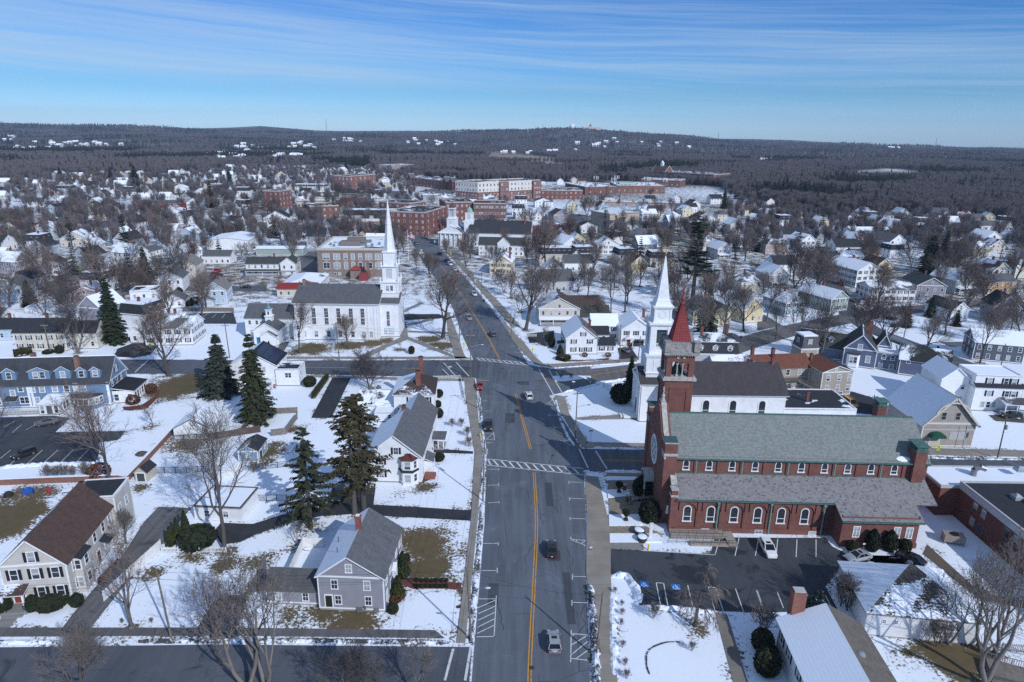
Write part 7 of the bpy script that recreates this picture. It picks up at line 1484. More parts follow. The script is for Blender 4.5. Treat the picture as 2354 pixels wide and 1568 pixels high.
# ---- downtown blocks
def block_building(name,label,a,b,depth,hgt,mat,floors,bays,side=None,snow=.6,par=.7,style='sash',top=None,ww=1.1,wh=1.7,parm=None,rz=None):
 h=House(name,label,'building',a,b,rz=rz);w=h.w;bb=(0,0,w,depth)
 h.block(*bb,hgt,mat,trim=False,base=0);h.flat(*bb,hgt,flatroof(snow),par,parm or plain((.45,.43,.42)))
 if top:
  m=MB();m.box(-.06,-.06,top[0],w+.06,depth+.06,hgt-.1,skip='bt');h.part('upper_wall',m,[top[1]])
 fh=hgt/floors
 for sd,n in(('f',bays),('r',side),('l',side)):
  if not n:continue
  L=w if sd=='f' else depth;o=bb if not top else(-.06,-.06,w+.06,depth+.06)
  h.wins(o,sd,[L*(i+.5)/n for i in range(n)],[fh*k+fh*.28 for k in range(floors)],ww,wh,style=style)
 m=MB();m.box(-.15,-.2,hgt-.5,w+.15,0,hgt-.1);m.box(-.1,-.12,fh-.2,w+.1,0,fh+.1);h.part('cornice',m,[parm or plain((.30,.14,.11))])
 r=random.Random(len(label)*7+bays)
 for _ in range(max(2,int(w*depth/130))):m=MB();x,y,s_=r.uniform(2,w-4),r.uniform(2,depth-4),r.uniform(1.2,2.8);m.box(x,y,hgt,x+s_,y+s_*.8,hgt+r.uniform(.7,1.6));h.part('roof_unit',m,[GREYMETAL])
 return h
RB1=brick((.18,.060,.054));RB2=brick((.155,.068,.062));RB3=brick((.20,.082,.072));CRM=plain((.60,.56,.50));GRN=plain((.11,.19,.165))
h=simple_house('yellow_house','pale yellow house with black shutters and two chimneys right of the main street','house',q(22,2088,300),11,15,-6,6.4,3.6,'y','yellow','sp',BK);h.chimney(9.5,5,7,13,1,1)
h=simple_house('white_crossgable_house','white house with grey roof and centre cross gable behind the yellow house','house',q(22,1990,140),26,12,-4,6.6,3.6,'x','white','nn',None,wing=(11,-2,18,8,8.0,3.4,'y'))
a=q(12,1640,1225);h=House('clock_tower_hall','brick hall with white clock tower and flag beside the main street','town hall',a,rz=R(-14));bb=(0,0,15,30)
h.block(*bb,8.5,RB2,'y',4.2,trim=False,base=0);h.gable(*bb,8.5,4.2,'y',(roofm('p'),roofm('G')),.4,.3);h.win(bb,'r',[4,10,16,22],[2],1.3,4,None,'arch');m=MB();m.box(-.2,-.3,0,15.2,-.02,8.2,0);m.poly([(-.4,-.32,8.2),(15.4,-.32,8.2),(7.5,-.32,12.6)],0);
for k in range(5):m.tube((1.5+3*k,-1.0,0),(1.5+3*k,-1.0,7.8),.4,.35,8)
m.box(-.2,-1.5,7.8,15.2,-.3,8.3);h.part('portico',m,[TRIM]);m=MB();c0=(7.5,4.5)
for hw,z0,z1 in((2.8,8,16.5),(3.0,16.4,16.8),(2.2,16.8,17.8)):m.box(c0[0]-hw,c0[1]-hw,z0,c0[0]+hw,c0[1]+hw,z1)
for sx in(-1,1):
 for sy in(-1,1):m.tube((c0[0]+sx*1.6,c0[1]+sy*1.6,17.8),(c0[0]+sx*1.6,c0[1]+sy*1.6,22.6),.3,.26,8)
m.box(c0[0]-2.1,c0[1]-2.1,22.6,c0[0]+2.1,c0[1]+2.1,23.2);h.part('clock_tower',m,[TRIM]);m=MB();m.lathe([(1.9,23.2),(1.2,24.6),(.4,25.6),(.08,27.5)],8,*c0);h.part('tower_cap',m,[plain((.06,.07,.07))])
for rzz,loc in((0,(7.5,1.66,14.6)),(pi/2,(10.34,4.5,14.6))):
 m=MB();m.lathe([(1.05,-.02),(1.05,.05)],20);o=m.build('clock_face',[TRIM],h.root,loc);o.rotation_euler=(pi/2,0,rzz);m=MB()
 m.bar((0,0,.07),(.0,.75,.07),.1,.03);m.bar((0,0,.07),(-.5,.1,.07),.12,.03)
 for k in range(12):t=k*pi/6;m.bar((.8*cos(t),.8*sin(t),.065),(.98*cos(t),.98*sin(t),.065),.08,.02)
 m.build('clock_hands',[DARKMETAL],o)
m=MB();m.box(c0[0]-1.2,c0[1]-1.2,17.8,c0[0]+1.2,c0[1]+1.2,22.5);h.part('lantern',m,[plain((.5,.52,.55))])
a=q(22,1905,60);h=House('cupola_church','white church with wide dark roof and green-domed cupola near the clock tower','church',a,rz=R(-5));bb=(0,0,38,19)
h.block(*bb,9,PW,'x',6.5);h.gable(*bb,9,6.5,'x',(shingle((.042,.045,.055)),shingle((.042,.045,.055))),.5,.3);auto_windows(h,bb,8,'fr');m=MB();c0=(-1,9)
for hw,z0,z1 in((3.0,0,15.5),(2.4,15.5,20),(2.6,19.8,20.2)):m.box(c0[0]-hw,c0[1]-hw,z0,c0[0]+hw,c0[1]+hw,z1)
h.part('tower',m,[PW]);m=MB();m.lathe([(2.2,20.2),(2.15,21),(1.6,22.4),(.6,23.2),(.15,24.0),(.05,25.6)],12,*c0);h.part('dome',m,[plain((.28,.40,.35))]);m=MB()
for k in range(8):m.box(c0[0]-.9,c0[1]-2.5,16.2+k*.42,c0[0]+.9,c0[1]-2.4,16.4+k*.42)
h.part('louvre',m,[plain((.5,.52,.55))]);h.chimney(34,8,12,19,1.2,1.2)
block_building('corner_brick_block','four storey red brick block on the main street corner',q(12,1525,1150),q(12,1700,1080),26,16,RB1,4,4,6,.4);block_building('long_brick_block','long red brick block behind the four storey corner block',q(12,1700,1010),q(12,1945,1005),34,14.5,RB1,3,6,0,.35);block_building('white_sided_block','brick row with white end wall at the far end of the main street',q(12,1380,1010),q(12,1520,985),30,13.5,RB2,3,5,4,.3)
block_building('arcade_brick_block','three storey brick block with rows of pale windows on the side street',q(12,1945,1020),q(12,2228,1022),24,14.5,RB2,3,13,4,.25)
h=block_building('apartment_block','large four storey apartment block in white over red brick',q(12,1985,848),q(13,292,815),30,19.5,RB3,4,18,0,.3,1.0,'sash',(10.2,plain((.66,.64,.60))),1.5,2.2,plain((.62,.61,.58)));L_=h.w
m=MB()
for x0,x1 in((L_*.32,L_*.46),(L_*.86,L_*1.0)):m.box(x0,-2.2,0,x1,-.07,20,0)
h.part('brick_bay',m,[RB3]);h.wins((0,-2.2,L_,0),'f',[L_*.35,L_*.39,L_*.43,L_*.89,L_*.93,L_*.97],[1.3,6.2,11,16],1.6,2.2)
h=block_building('apartment_wing','left wing of white over red brick apartments running back from the corner',q(12,1788,832),q(12,1980,848),36,19.5,RB3,4,8,6,.25,1.0,'sash',(10.2,plain((.66,.64,.60))),1.5,2.2,plain((.62,.61,.58)))
block_building('narrow_brick_block','narrow four storey dark red brick block left of centre',q(12,235,925),q(12,352,905),16,17,brick((.17,.06,.055)),4,4,3,.3);h=block_building('arched_brick_block','bright red brick block with arched windows left of the main street end',q(12,850,748),q(12,1085,722),22,17,RB3,3,6,4,.2,.8,'arch',ww=1.6,wh=2.6)
block_building('brick_garage_row','low red brick store with flat roof below the arched brick block',q(12,770,868),q(12,985,868),16,7,RB1,1,5,0,.5);block_building('brick_theatre','brown brick block with flat roof behind bare trees left of centre',q(12,505,995),q(12,760,985),24,10,brick((.15,.06,.05)),2,5,0,.3);block_building('white_store_row','low white store row with snowy flat roof left of centre',q(12,385,890),q(12,640,885),14,5.5,CRM,1,6,0,.8)
h=simple_house('mansard_row','long dark mansard row with white dormers behind the tan brick school','building',q(12,815,1020),44,14,3,5.2,4.2,'m','beige','pd',None,chim=False)
block_building('arcade_stone_hall','low stone hall with arched windows right behind the tan brick school',q(12,820,1085),q(12,1135,1080),14,5.2,plain((.26,.20,.17)),1,8,0,.8,style='arch',ww=1.8,wh=2.6)
h=simple_house('cream_dormer_house','cream two storey house with twin dormers and green-grey roof left of centre','house',q(12,558,850),22,12,4,6.4,3.4,'x','cream','nn',None);h.dormer(6,1,6.6,3,2.0,4,paint('cream'),(roofm('n'),roofm('n')),1.2);h.dormer(16,1,6.6,3,2.0,4,paint('cream'),(roofm('n'),roofm('n')),1.2)
simple_house('dark_hip_house','dark grey house with black hipped roof beside the cream dormer house','house',q(12,700,820),26,16,2,6.4,4.4,'h','dkgrey','dd',None);simple_house('white_balcony_block','white flat-roofed house with balconies and dark parapet left of centre','house',q(12,355,770),36,16,2,8.5,2.0,'m','offwhite','pd',None,chim=False)
simple_house('white_gabled_house','white house with steep cross gable left of the balconied white house','house',q(12,150,770),18,14,10,5,5,'y','white','pp',None);simple_house('brown_roof_block','house with brown roof and brick chimney below the bright red arched block','building',q(12,940,800),22,16,6,4.2,4.4,'h','tan','Bb',None)
h=block_building('plaza_shops','long mauve and brick shopping row with white gables near the far woods',q(12,1350,690),q(12,1780,742),26,10,brick((.22,.10,.10)),2,14,0,.5,.8)
for x in(.05,.78,.9):h.block(h.w*x,-1.5,h.w*x+8,6,11,RB2,'y',4.5,z0=.1,trim=False);h.gable(h.w*x,-1.5,h.w*x+8,6,11,4.5,'y',(roofm('G'),roofm('g')),.4,.3)
simple_house('station_hall','hall with long grey-green roof and tan gable near the far woods','building',q(12,1395,632),52,22,-4,5.6,6.5,'x','tan','nn',None,chim=False,wing=(34,-4,46,12,6.5,5,'y'));block_building('office_block','tan three storey office block at the edge of the far woods',q(12,1225,590),q(12,1420,578),30,13,plain((.30,.26,.24)),3,9,0,.9)
block_building('metal_shed','long low shed with pale metal roof in front of the apartment block',q(12,1500,838),q(12,1762,835),20,6,plain((.40,.43,.45)),1,0,0,.9,.2)
block_building('brick_stores','long dark red brick store row right of the apartment block',q(13,300,815),q(13,670,818),40,9,RB1,2,9,0,.45);block_building('brick_supermarket','wide low brick supermarket with snowy roof right of centre',q(13,690,780),q(13,965,775),60,9,RB2,1,3,0,.85);h=block_building('brick_annex','wide brick building with pale green skylight roof right of centre',q(13,970,765),q(13,1395,770),60,9,brick((.22,.11,.08)),1,9,0,.7)
m=MB();m.prism([(h.w*.1,18),(h.w*.42,18),(h.w*.38,40),(h.w*.14,40)],9.2,11.5);h.part('skylight',m,[plain((.35,.50,.45))])
block_building('brick_plaza','low brick plaza with flat snowy roof below the cupola brick hall',q(13,1180,700),q(13,1525,715),40,9,RB2,1,8,0,.7)
h=block_building('cupola_brick_hall','two storey red brick hall with white gable and cupola near the far woods at right',q(13,1370,665),q(13,1815,695),50,14.5,RB1,2,10,4,.45,.8,'sash',ww=3.4,wh=3.2);h.block(-22,4,1,26,15,RB1,'x',8.5,trim=False,base=0);h.gable(-22,4,1,26,15,8.5,'x',(roofm('b'),roofm('b')),.8,.5);m=MB();m.poly([(-22.3,3.5,15),(-22.3,15,23.8),(-22.3,26.5,15)]);m.box(-13,13,22,-9,17,28);m.lathe([(2.6,28),(.2,31)],4,-11,15);h.part('cupola',m,[TRIM])
h=block_building('pedimented_bank','cream brick bank with pediment and dark red doorway right of centre',q(13,905,1062),q(13,1165,1040),22,9.5,plain((.46,.39,.30)),2,7,3,.85);e=(6,-2,16,8);h.block(*e,9.2,plain((.46,.39,.30)),'y',4.0,trim=False,base=0);h.gable(*e,9.2,4.0,'y',(roofm('s'),roofm('g')),.5,.4);m=MB();m.box(8,-2.1,0,14,-2.01,6.2,0);m.box(7.6,-2.4,6.2,14.4,-2,7.0,1);h.part('doorway',m,[plain((.03,.03,.035)),plain((.18,.03,.04))])
block_building('red_shop','low dark red building with flat snowy roof right of the cupola church',q(13,165,1150),q(13,508,1140),22,7.5,plain((.22,.03,.045)),1,0,0,.9);block_building('rust_brick_shop','rust red brick block with dark sloped roof beside the cupola church',q(13,0,1150),q(13,170,1155),20,9,brick((.26,.09,.06)),2,3,0,.4);block_building('low_motel','long low pale building with snowy flat roof below the brick annex',q(13,700,885),q(13,1480,900),12,5,plain((.33,.31,.30)),1,12,0,.8)
block_building('teal_store','store with green sign band at the left edge',q(11,-100,1015),q(11,160,1015),16,5,plain((.10,.13,.16)),1,4,0,.4);block_building('red_long_store','long low brick red building at the far left edge',q(11,-150,1150),q(11,360,1075),12,4.5,brick((.22,.06,.06)),1,0,0,.85)
h=simple_house('red_roof_station','station house with dark snowy roof and red tiled eaves behind the steeple church','building',q(22,215,505),16,30,4,4.0,2.4,'h','beige','sp',None,chim=False);m=MB();m.slab([(-.5,-.8,3.9),(16.5,-.8,3.9),(16.5,4.5,5.4),(-.5,4.5,5.4)],.15);h.part('tiled_eave',m,[plain((.27,.035,.03),.7)])
block_building('snow_roof_garage','low white garage with flat snowy roof at the graveyard edge',q(12,410,1100),q(12,550,1095),10,4,CRM,1,3,0,.95)
# ---- generic houses between them: twelve kinds, copied
KINDS=[]
def kind(desc,w,d,ea,ri,ax,wall,rf,**k):
 h=simple_house('house',desc,'house',(0,-500),w,d,0,ea,ri,ax,wall,rf,**k);KINDS.append((desc,h.root,w,d))
kind('white gabled house with half snowy roof',9,12,5.8,3.6,'y','white','sd');kind('white house with dark ridge roof',13,9,5.4,3.0,'x','white','dd');kind('pale grey gabled house',9,13,6,3.8,'y','lightgrey','sd',porch=True)
kind('cream house with grey hipped roof',11,10,6,3.0,'h','cream','Gg');kind('white mansard house',10,10,5.6,3.2,'m','white','sd');kind('low white ranch house with grey roof',14,8,3.2,2.2,'x','white','gs',chim=False)
kind('blue-grey house with dark gable roof',10,12,6,4.0,'y','paleblue','pd');kind('tan house with brown roof',10,11,5.6,3.6,'y','beige','Bb');kind('white house with dark roof and shutters',12,9,6.2,3.2,'x','white','dp',shut=BK)
kind('yellow gabled house with brown and snow roof',9,11,5.6,3.6,'y','yellow','pb');kind('dark grey gabled house',9,11,5.8,4.0,'y','grey','sd');kind('white L-shaped house with half snowy roofs',9,10,5.8,3.4,'y','white','sg',wing=(9,2,16,9,4.8,2.6,'x'))
LAND=[]
def mark_land(ph,u,v):LAND.append((ph,u,v))
for ph,u,v in(('the brick church',1800,1100),('the red spire',1570,740),('the steeple church',800,720),('the tan brick school',800,590),('the clock tower',1015,520),('the apartment block',1150,440),('the cupola brick hall',1580,405),('the pedimented bank',1435,500),('the blue dormer house',160,890),('the grey house',830,1290),('the brown roofed house',150,1250),('the white bay house',930,1020),('the corner white house',1340,780),('the indigo house',2020,810),('the tan tower house',1870,830),('the tan barn hall',2150,960),('the orange house',2290,655),('the white row house',1975,625),('the tall pine',1590,590),('the low red brick hall',350,470),('the square towered house',260,440),('the graveyard',640,560),('the arched brick block',830,420),('the narrow brick block',658,465),('the snowy field at right',2010,400),('the grey victorian',1560,505),('the yellow house',1145,610),('the pale green house',1900,690),('the cream apartments',1980,545),('the porch white house',2260,900),('the white metal warehouse',520,565),('the cream house',110,760),('the pink house',200,680),('the dark slate house',2270,800)):mark_land(ph,u,v)
ORD=('','second ','third ','fourth ','fifth ','sixth ','seventh ','eighth ','ninth ','tenth ','eleventh ','twelfth ','thirteenth ','fourteenth ','fifteenth ')
def auto_labels(items):
 """items: (object, phrase, u, v); the label says which one by the nearest landmark, the side of it and the order from it"""
 B={}
 for o,ph,u,v in items:
  L=sorted(LAND,key=lambda l:(l[1]-u)**2+((l[2]-v)*1.6)**2)[0]
  du,dv=u-L[1],v-L[2]
  sd=('left of' if du<0 else 'right of')if abs(du)>abs(dv)*1.3 else('behind' if dv<0 else 'in front of')
  B.setdefault((ph,sd,L[0]),[]).append((math.hypot(du,dv),o))
 for(ph,sd,ln),xs in B.items():
  xs.sort(key=lambda t:t[0])
  for i,(_,o)in enumerate(xs):o['label']=(ph+' '+('nearest ' if len(xs)>1 else '')+sd+' '+ln)if i==0 else((ORD[i]if i<len(ORD)else '%dth '%(i+1))+ph+' '+sd+' '+ln)
OCC=[]
for o in list(COL.objects):
 if o.parent is None and o.type=='EMPTY' and o.get('category')and o.location.y>0:
  ks=[c for c in KIDS.get(o.name,[])if c.type=='MESH' and('wall' in c.name)]
  c,s_=cos(o.rotation_euler.z),sin(o.rotation_euler.z)
  for k in ks:
   bbx=[Vector(v)for v in k.bound_box];x0,x1=min(v.x for v in bbx),max(v.x for v in bbx);y0,y1=min(v.y for v in bbx),max(v.y for v in bbx)
   n=max(1,int((x1-x0)/14));m_=max(1,int((y1-y0)/14))
   for i in range(n):
    for j in range(m_):
     x,y=x0+(x1-x0)*(i+.5)/n,y0+(y1-y0)*(j+.5)/m_
     OCC.append((o.location.x+c*x-s_*y,o.location.y+s_*x+c*y,.60*math.hypot((x1-x0)/n,(y1-y0)/m_)))
def seg_d(x,y,P):
 best=1e9
 for i in range(len(P)-1):
  ax,ay,bx,by=P[i][0],P[i][1],P[i+1][0],P[i+1][1];dx,dy=bx-ax,by-ay;t=max(0,min(1,((x-ax)*dx+(y-ay)*dy)/(dx*dx+dy*dy+1e-9)))
  best=min(best,math.hypot(x-ax-t*dx,y-ay-t*dy))
 return best
MAINC=[((a[0]+b[0])/2,(a[1]+b[1])/2)for a,b in zip(RW,RE)]
ROADS=[([(4,40),(4.5,100),(5,140),(0,185)]+[(p.x,p.y)for p in y3]+[tuple(q(12,x,y))[:2]for x,y in((1470,1170),(1395,1080),(1320,990),(1170,895))],11),([(-260,185),(-10,189)],9),([(p[0],p[1])for p in CROSS],7.5),([(15,131),(150,129)],8),([q(24,880,700)[:2],q(24,1300,905)[:2],q(24,2354,1330)[:2]],6),([q(24,840,680)[:2],q(24,680,400)[:2],q(24,600,60)[:2]],6)]
def free(x,y,rad,road=True):
 for a,b,r in OCC:
  if(a-x)**2+(b-y)**2<(r+rad)**2:return False
 if road:
  for P,w in ROADS:
   if seg_d(x,y,P)<w+rad*.6:return False
 return True
def in_town(u,v):return inside(np.array([u]),np.array([v]),TOWN)[0]
KEEP_CLEAR=[px(12,0,1130,550,1130,560,1260,0,1260),px(22,-20,920,1900,1060,1900,560,1290,560),px(23,0,1140,1500,1140,1500,640,0,640),px(33,0,1000,1300,1000,1300,0,0,0)]
r=random.Random(5);items=[];n=0;tries=0
while n<262 and tries<14000:
 tries+=1
 u,v=r.uniform(-40,2400),392+(760-392)*r.random()**2.6
 if not in_town(u,v):continue
 if v>640 and(500<u<1700):continue
 if 940<u<1660 and 425<v<465:continue
 p=G(u,v)
 if any(inside(np.array([p.x]),np.array([p.y]),flat_uv(P))[0]for P in KEEP_CLEAR):continue
 if not free(p.x,p.y,9)or any(inside(np.array([p.x]),np.array([p.y]),flat_uv(P))[0]for P in LOTS):continue
 desc,root,w,d=KINDS[r.randrange(len(KINDS))]
 o=copy_tree(root);rot=R(r.choice((0,0,90,180,-90))+12*math.sin(p.x*.01)+r.gauss(0,4));o.rotation_euler=(0,0,rot)
 cx,cy=w/2,d/2;c,s_=cos(rot),sin(rot);o.location=(p.x-(c*cx-s_*cy),p.y-(s_*cx+c*cy),0);k=r.uniform(.9,1.15);o.scale=(k,k,k)
 OCC.append((p.x,p.y,8));o['group']='houses of the town behind the churches';items.append((o,desc,u,v));n+=1
HOUSE_ITEMS=items
for _,root,_,_ in KINDS:
 def rm(o):
  for c in KIDS.get(o.name,[]):rm(c)
  KIDS.pop(o.name,None);bpy.data.objects.remove(o)
 rm(root)
auto_labels(items)
# trees one can tell apart
def height_to(b,rc,x,y):
 """height above ground point b that reaches the sight line through a picture row"""
 r_,c=divmod(rc,10);tv=(_oy[r_]+y/2.354)*2354/3840;lo,hi=0.0,90.0
 for _ in range(50):
  m=(lo+hi)/2
  if proj(b[0],b[1],m)[1]>tv:lo=m
  else:hi=m
 return lo
TREE_OCC=[]
CONS=[('tall dark spruce between the cream house and the round street tree','spruce',(21,1010,905),(21,1015,330),1.0),('blue-green spruce right of the round bare street tree','bluespruce',(31,1960,190),(21,1900,830),1.15),('dark shaggy spruce left of the solar roof house','norway',(31,2270,420),(21,2250,820),.95),('open-boughed spruce on the lawn left of the white bay house','open',(32,510,1370),(32,470,440),1.05),('thin tall hemlock left of the white bay house, nearer one','thin',(32,895,1235),(32,850,200),1.25),('thin tall hemlock left of the white bay house, right one','thin',(32,975,1195),(32,1000,170),1.25),('grey-green spruce in front of the pale yellow house','bluespruce',(23,1760,845),(23,1800,430),.95),('tall white pine behind the red spire','pine',(23,1640,530),(13,1690,985),1.5),('dark spruce against the white spire church front','spruce',(33,1085,190),(23,1190,1015),.9),('dark conical spruce beside the stop sign corner','spruce',(24,1310,770),(24,1335,560),1.1),('taller dark spruce behind the stop sign corner','spruce',(24,1520,680),(24,1535,490),1.1),('broad dark evergreen right of the stop sign corner spruces','hemlock',(24,1750,760),(24,1745,615),1.0),('huge dark spruce clump right of the white apartment house','hemlock',(24,1500,300),(14,1500,1130),1.0),('tall dark spruce left of the graveyard end of the apartment house','spruce',(24,1620,280),(14,1620,1090),1.0),('dark spruce right of the big bare oak','spruce',(13,625,1235),(13,612,1040),1.0),('dark pine at right beside the brick house','pine',(13,2090,1290),(13,2100,1105),1.0),('dark evergreen below the brick supermarket','spruce',(13,590,905),(13,590,815),1.0),('spreading pine below the brick supermarket','pine',(13,990,890),(13,985,775),1.2),('dark spruce right of the brick plaza','spruce',(13,1915,900),(13,1915,715),.9),('pointed dark spruce on the right skyline of the houses','spruce',(14,250,775),(14,265,605),1.0),('shorter dark spruce beside the pointed one at right','spruce',(14,325,810),(14,340,685),1.1),('dark spruce below the white row house group at right','spruce',(14,940,1065),(14,945,965),1.3),('round dark evergreen beside the patched red roof far right','hemlock',(14,1720,1020),(14,1735,910),1.1),('dark spruce beside the far filling station','spruce',(12,730,735),(12,735,640),1.1),('dark spruce on the traffic island at the street end','spruce',(12,1262,935),(12,1265,835),1.0),('dark spruce at left of the pale blue mansard house','spruce',(11,540,665),(11,540,525),1.2),('dark spruce behind the square towered house','spruce',(11,990,700),(11,985,530),1.1),('broad dark spruce right of the square towered house','hemlock',(11,1200,700),(11,1200,520),1.0),('shaggy spruce in front of the tan mansard house','norway',(11,1870,890),(11,1870,655),1.0),('narrow dark spruce right of the tan mansard house','spruce',(11,2030,700),(11,2030,515),.8),('ragged pine standing among bare trees at left','pine',(21,1130,180),(11,1080,950),1.0),('dark spruce right of the ragged pine at left','spruce',(21,1290,330),(21,1280,60),1.1),('small dark spruce beside the pale blue house at left edge','spruce',(21,265,585),(21,245,345),1.3),('tall forest pine above the downtown blocks at left','pine',(12,540,490),(12,540,355),1.1),('dark pine group at wood edge above the arched brick block','pine',(12,890,480),(12,890,395),1.3),('dark pine right of the pine group at the wood edge','pine',(12,980,450),(12,975,350),1.2),('dark pines at left end of the far wood edge','pine',(12,180,440),(12,180,365),1.3),('dark pine clump in the far wood at left of centre','pine',(12,370,450),(12,375,370),1.4),('snow dusted fir beside the brick chimney at lower right','fir',(44,520,775),(44,540,600),1.0),('small green spruce by the brick wall at left','norway',(31,830,1075),(31,820,975),1.5),('twin spruce before the apartment block, left one','spruce',(12,2080,840),(12,2082,775),1.1),('twin spruce before the apartment block, right one','spruce',(12,2110,842),(12,2112,795),1.1)]
for lab,kd,b,t,wd in CONS:
 p=q(*b);conifer(kd,p,height_to(p,*t),lab,None,'evergreen_tree',wd);TREE_OCC.append((p.x,p.y));
BARES=[('round bare street tree before the snowy-roofed slate house','maple',(21,1490,1200),(21,1480,520)),('bare spreading tree in front of the cream house','vase',(21,690,1000),(21,640,560)),('huge bare tree left of the pinkish house','oak2',(21,460,480),(21,400,0)),('dark leaning bare tree right of the pinkish house','oak',(21,985,600),(21,900,20)),('tall bare tree by the retaining wall corner','tall',(31,990,1040),(31,880,60)),('small bare tree in a mulch ring on the snowy lawn','small',(31,1350,465),(31,1340,265)),('tall bare tree in front of the white garage','tall',(41,1985,255),(31,2000,330)),('bare tree at left corner of the steeple church','tall',(22,410,1000),(22,430,500)),('bare maple before the steeple church wall','maple',(22,838,950),(22,800,640)),('small bare tree before the steeple church wall','small',(22,990,930),(22,980,815)),('tiny pruned tree on the church corner lawn','small',(22,1300,970),(22,1290,880)),('great bare oak on the church lawn by the street','oak',(22,1675,860),(22,1640,180)),('wide low bare tree by the crossroads house','round',(22,1030,1312),(22,1050,960)),('small bare tree by the school drive','small',(22,232,410),(22,220,260)),('small bare tree right of the steeple','small',(22,1340,480),(22,1340,320)),('bare tree on the street verge beyond the steeple','maple',(22,1555,300),(22,1540,90)),('great dark bare oak right of the main street','oak',(23,170,795),(23,200,160)),('small bare tree by the white picket corner','small',(23,320,920),(23,310,740)),('bare tree before the white garage','maple',(23,715,500),(23,700,220)),('tall bare tree left of the white spire','tall',(23,920,650),(23,900,200)),('taller bare tree beside the white spire','tall',(23,1045,635),(23,1060,110)),('bare tree behind the corner white house','maple',(23,800,730),(23,790,480)),('bare tree beside the pediment white house','tall',(23,1215,890),(23,1210,640)),('bare maple before the yellow snow-roofed house','maple',(23,2090,805),(23,2100,370)),('bare tree behind the yellow snow-roofed house','oak2',(23,2270,560),(23,2260,250)),('big bare oak above the beige mansard house','oak2',(23,340,255),(13,350,970)),('bare maple by the white balcony house','maple',(24,1060,595),(24,1090,170)),('bare tree before the dark slate house','tall',(24,1965,1085),(24,2010,570)),('broad bare tree behind the indigo house','oak',(24,1475,1010),(24,1520,600)),('bare tree cluster behind the tan tower','vase',(24,345,900),(24,420,400)),('tall bare tree beside the tan tower','vase',(24,545,1045),(24,590,530)),('thin bare tree left of the tan tower','tall',(24,160,880),(24,170,560)),('bare oak in front of the orange house','oak',(24,1820,660),(24,1850,370)),('bare tree right of the orange house corner','tall',(24,2240,790),(24,2290,440)),('broad bare maple at the graveyard','maple',(24,1745,335),(14,1810,1120)),('bare oak in the graveyard at right edge','oak2',(24,2270,390),(14,2290,1150)),('forked bare tree over the pyramid roof garage','sparse',(44,1690,1080),(44,1760,400)),('bare tree at lower right near the fence','sparse',(44,1970,1145),(44,2060,180)),('tall bare tree at lower right behind the garage','sparse',(44,2090,1185),(44,2200,120)),('leaning bare tree at the lower right corner','sparse',(44,2010,1440),(44,2310,200)),('bare tree by the white fence and long driveway','sparse',(41,1165,935),(41,1090,40)),('bare tree by the small drive at bottom left','sparse',(41,1890,1010),(41,1830,440)),('bare tree at the bottom edge, far left one','maple',(41,730,1560),(41,720,900)),('bare tree at the bottom edge behind the utility pole','sparse',(41,2190,1480),(41,2150,330)),('tall bare tree at the bottom edge left of the grey house','sparse',(42,120,1480),(42,70,260)),('bare tree crown at the bottom edge in the street','round',(42,880,1620),(42,930,1120)),('bare tree crown at the bottom edge near the crosswalk','small',(42,1440,1560),(42,1430,1060)),('weeping bare cherry in the snowy church garden','weep',(43,1665,915),(43,1750,370)),('bare tree left of the parking lot at left edge','tall',(31,-20,720),(31,30,50)),('fine bare tree by the brown roofed house','maple',(41,1110,190),(31,1090,1190)),('fine bare small tree on the lawn behind the grey house','small',(42,385,205),(42,380,0)),('bare tree by the graveyard fence','oak',(12,262,1250),(12,240,915)),('dark round bare tree left of the graveyard','maple',(12,25,1195),(12,30,950)),('bare tree left in the graveyard','oak2',(12,80,1240),(12,70,1010)),('slim bare tree among the gravestones','tall',(12,385,1200),(12,385,990)),('bare tree right of the brick school','oak',(12,1278,1300),(12,1270,1050)),('bare tree before the cupola church','oak',(12,1880,1412),(12,1870,1130)),('bare tree before the clock tower hall','maple',(12,1705,1330),(12,1700,1150)),('bare tree behind the pale green house','maple',(24,480,560),(24,500,60)),('bare tree on the verge left of the far street','maple',(12,1330,1295),(12,1325,1120)),('bare tree beyond the brick school by the street','oak',(12,1225,1180),(12,1220,1000)),('bare tree at the bend left of the far street','oak2',(12,1215,1075),(12,1210,940)),('reddish bare tree by the left yellow crossing sign','farvase',(22,1560,330),(22,1560,110)),('bare tree on the near left verge of the street','maple',(22,1440,250),(22,1430,80)),('bare reddish tree left of the pale blue house','farvase',(24,330,420),(14,340,1180)),('bare reddish tree above the pale green house','farvase',(24,560,420),(14,580,1180))]
for lab,kd,b,t in BARES:
 p=q(*b);bare_tree(kd,p,max(2.0,height_to(p,*t)),lab);TREE_OCC.append((p.x,p.y))
r=random.Random(21);nt=0;tries=0;titems=[];FK=('faroak','farmaple','fartall','farvase','farmaple','farround');FKN=dict(faroak='spreading bare tree',farmaple='oval bare tree',fartall='tall slim bare tree',farvase='forked bare tree',farround='low round bare tree')
EXTRA=[]
def tree_ok(p,d):
 for a,b in TREE_OCC:
  if(a-p.x)**2+(b-p.y)**2<d*d:return False
 for a,b,rad in OCC:
  if(a-p.x)**2+(b-p.y)**2<(rad*.75+1.2)**2:return False
 for P,w in ROADS:
  if seg_d(p.x,p.y,P)<w+1.0:return False
 return True
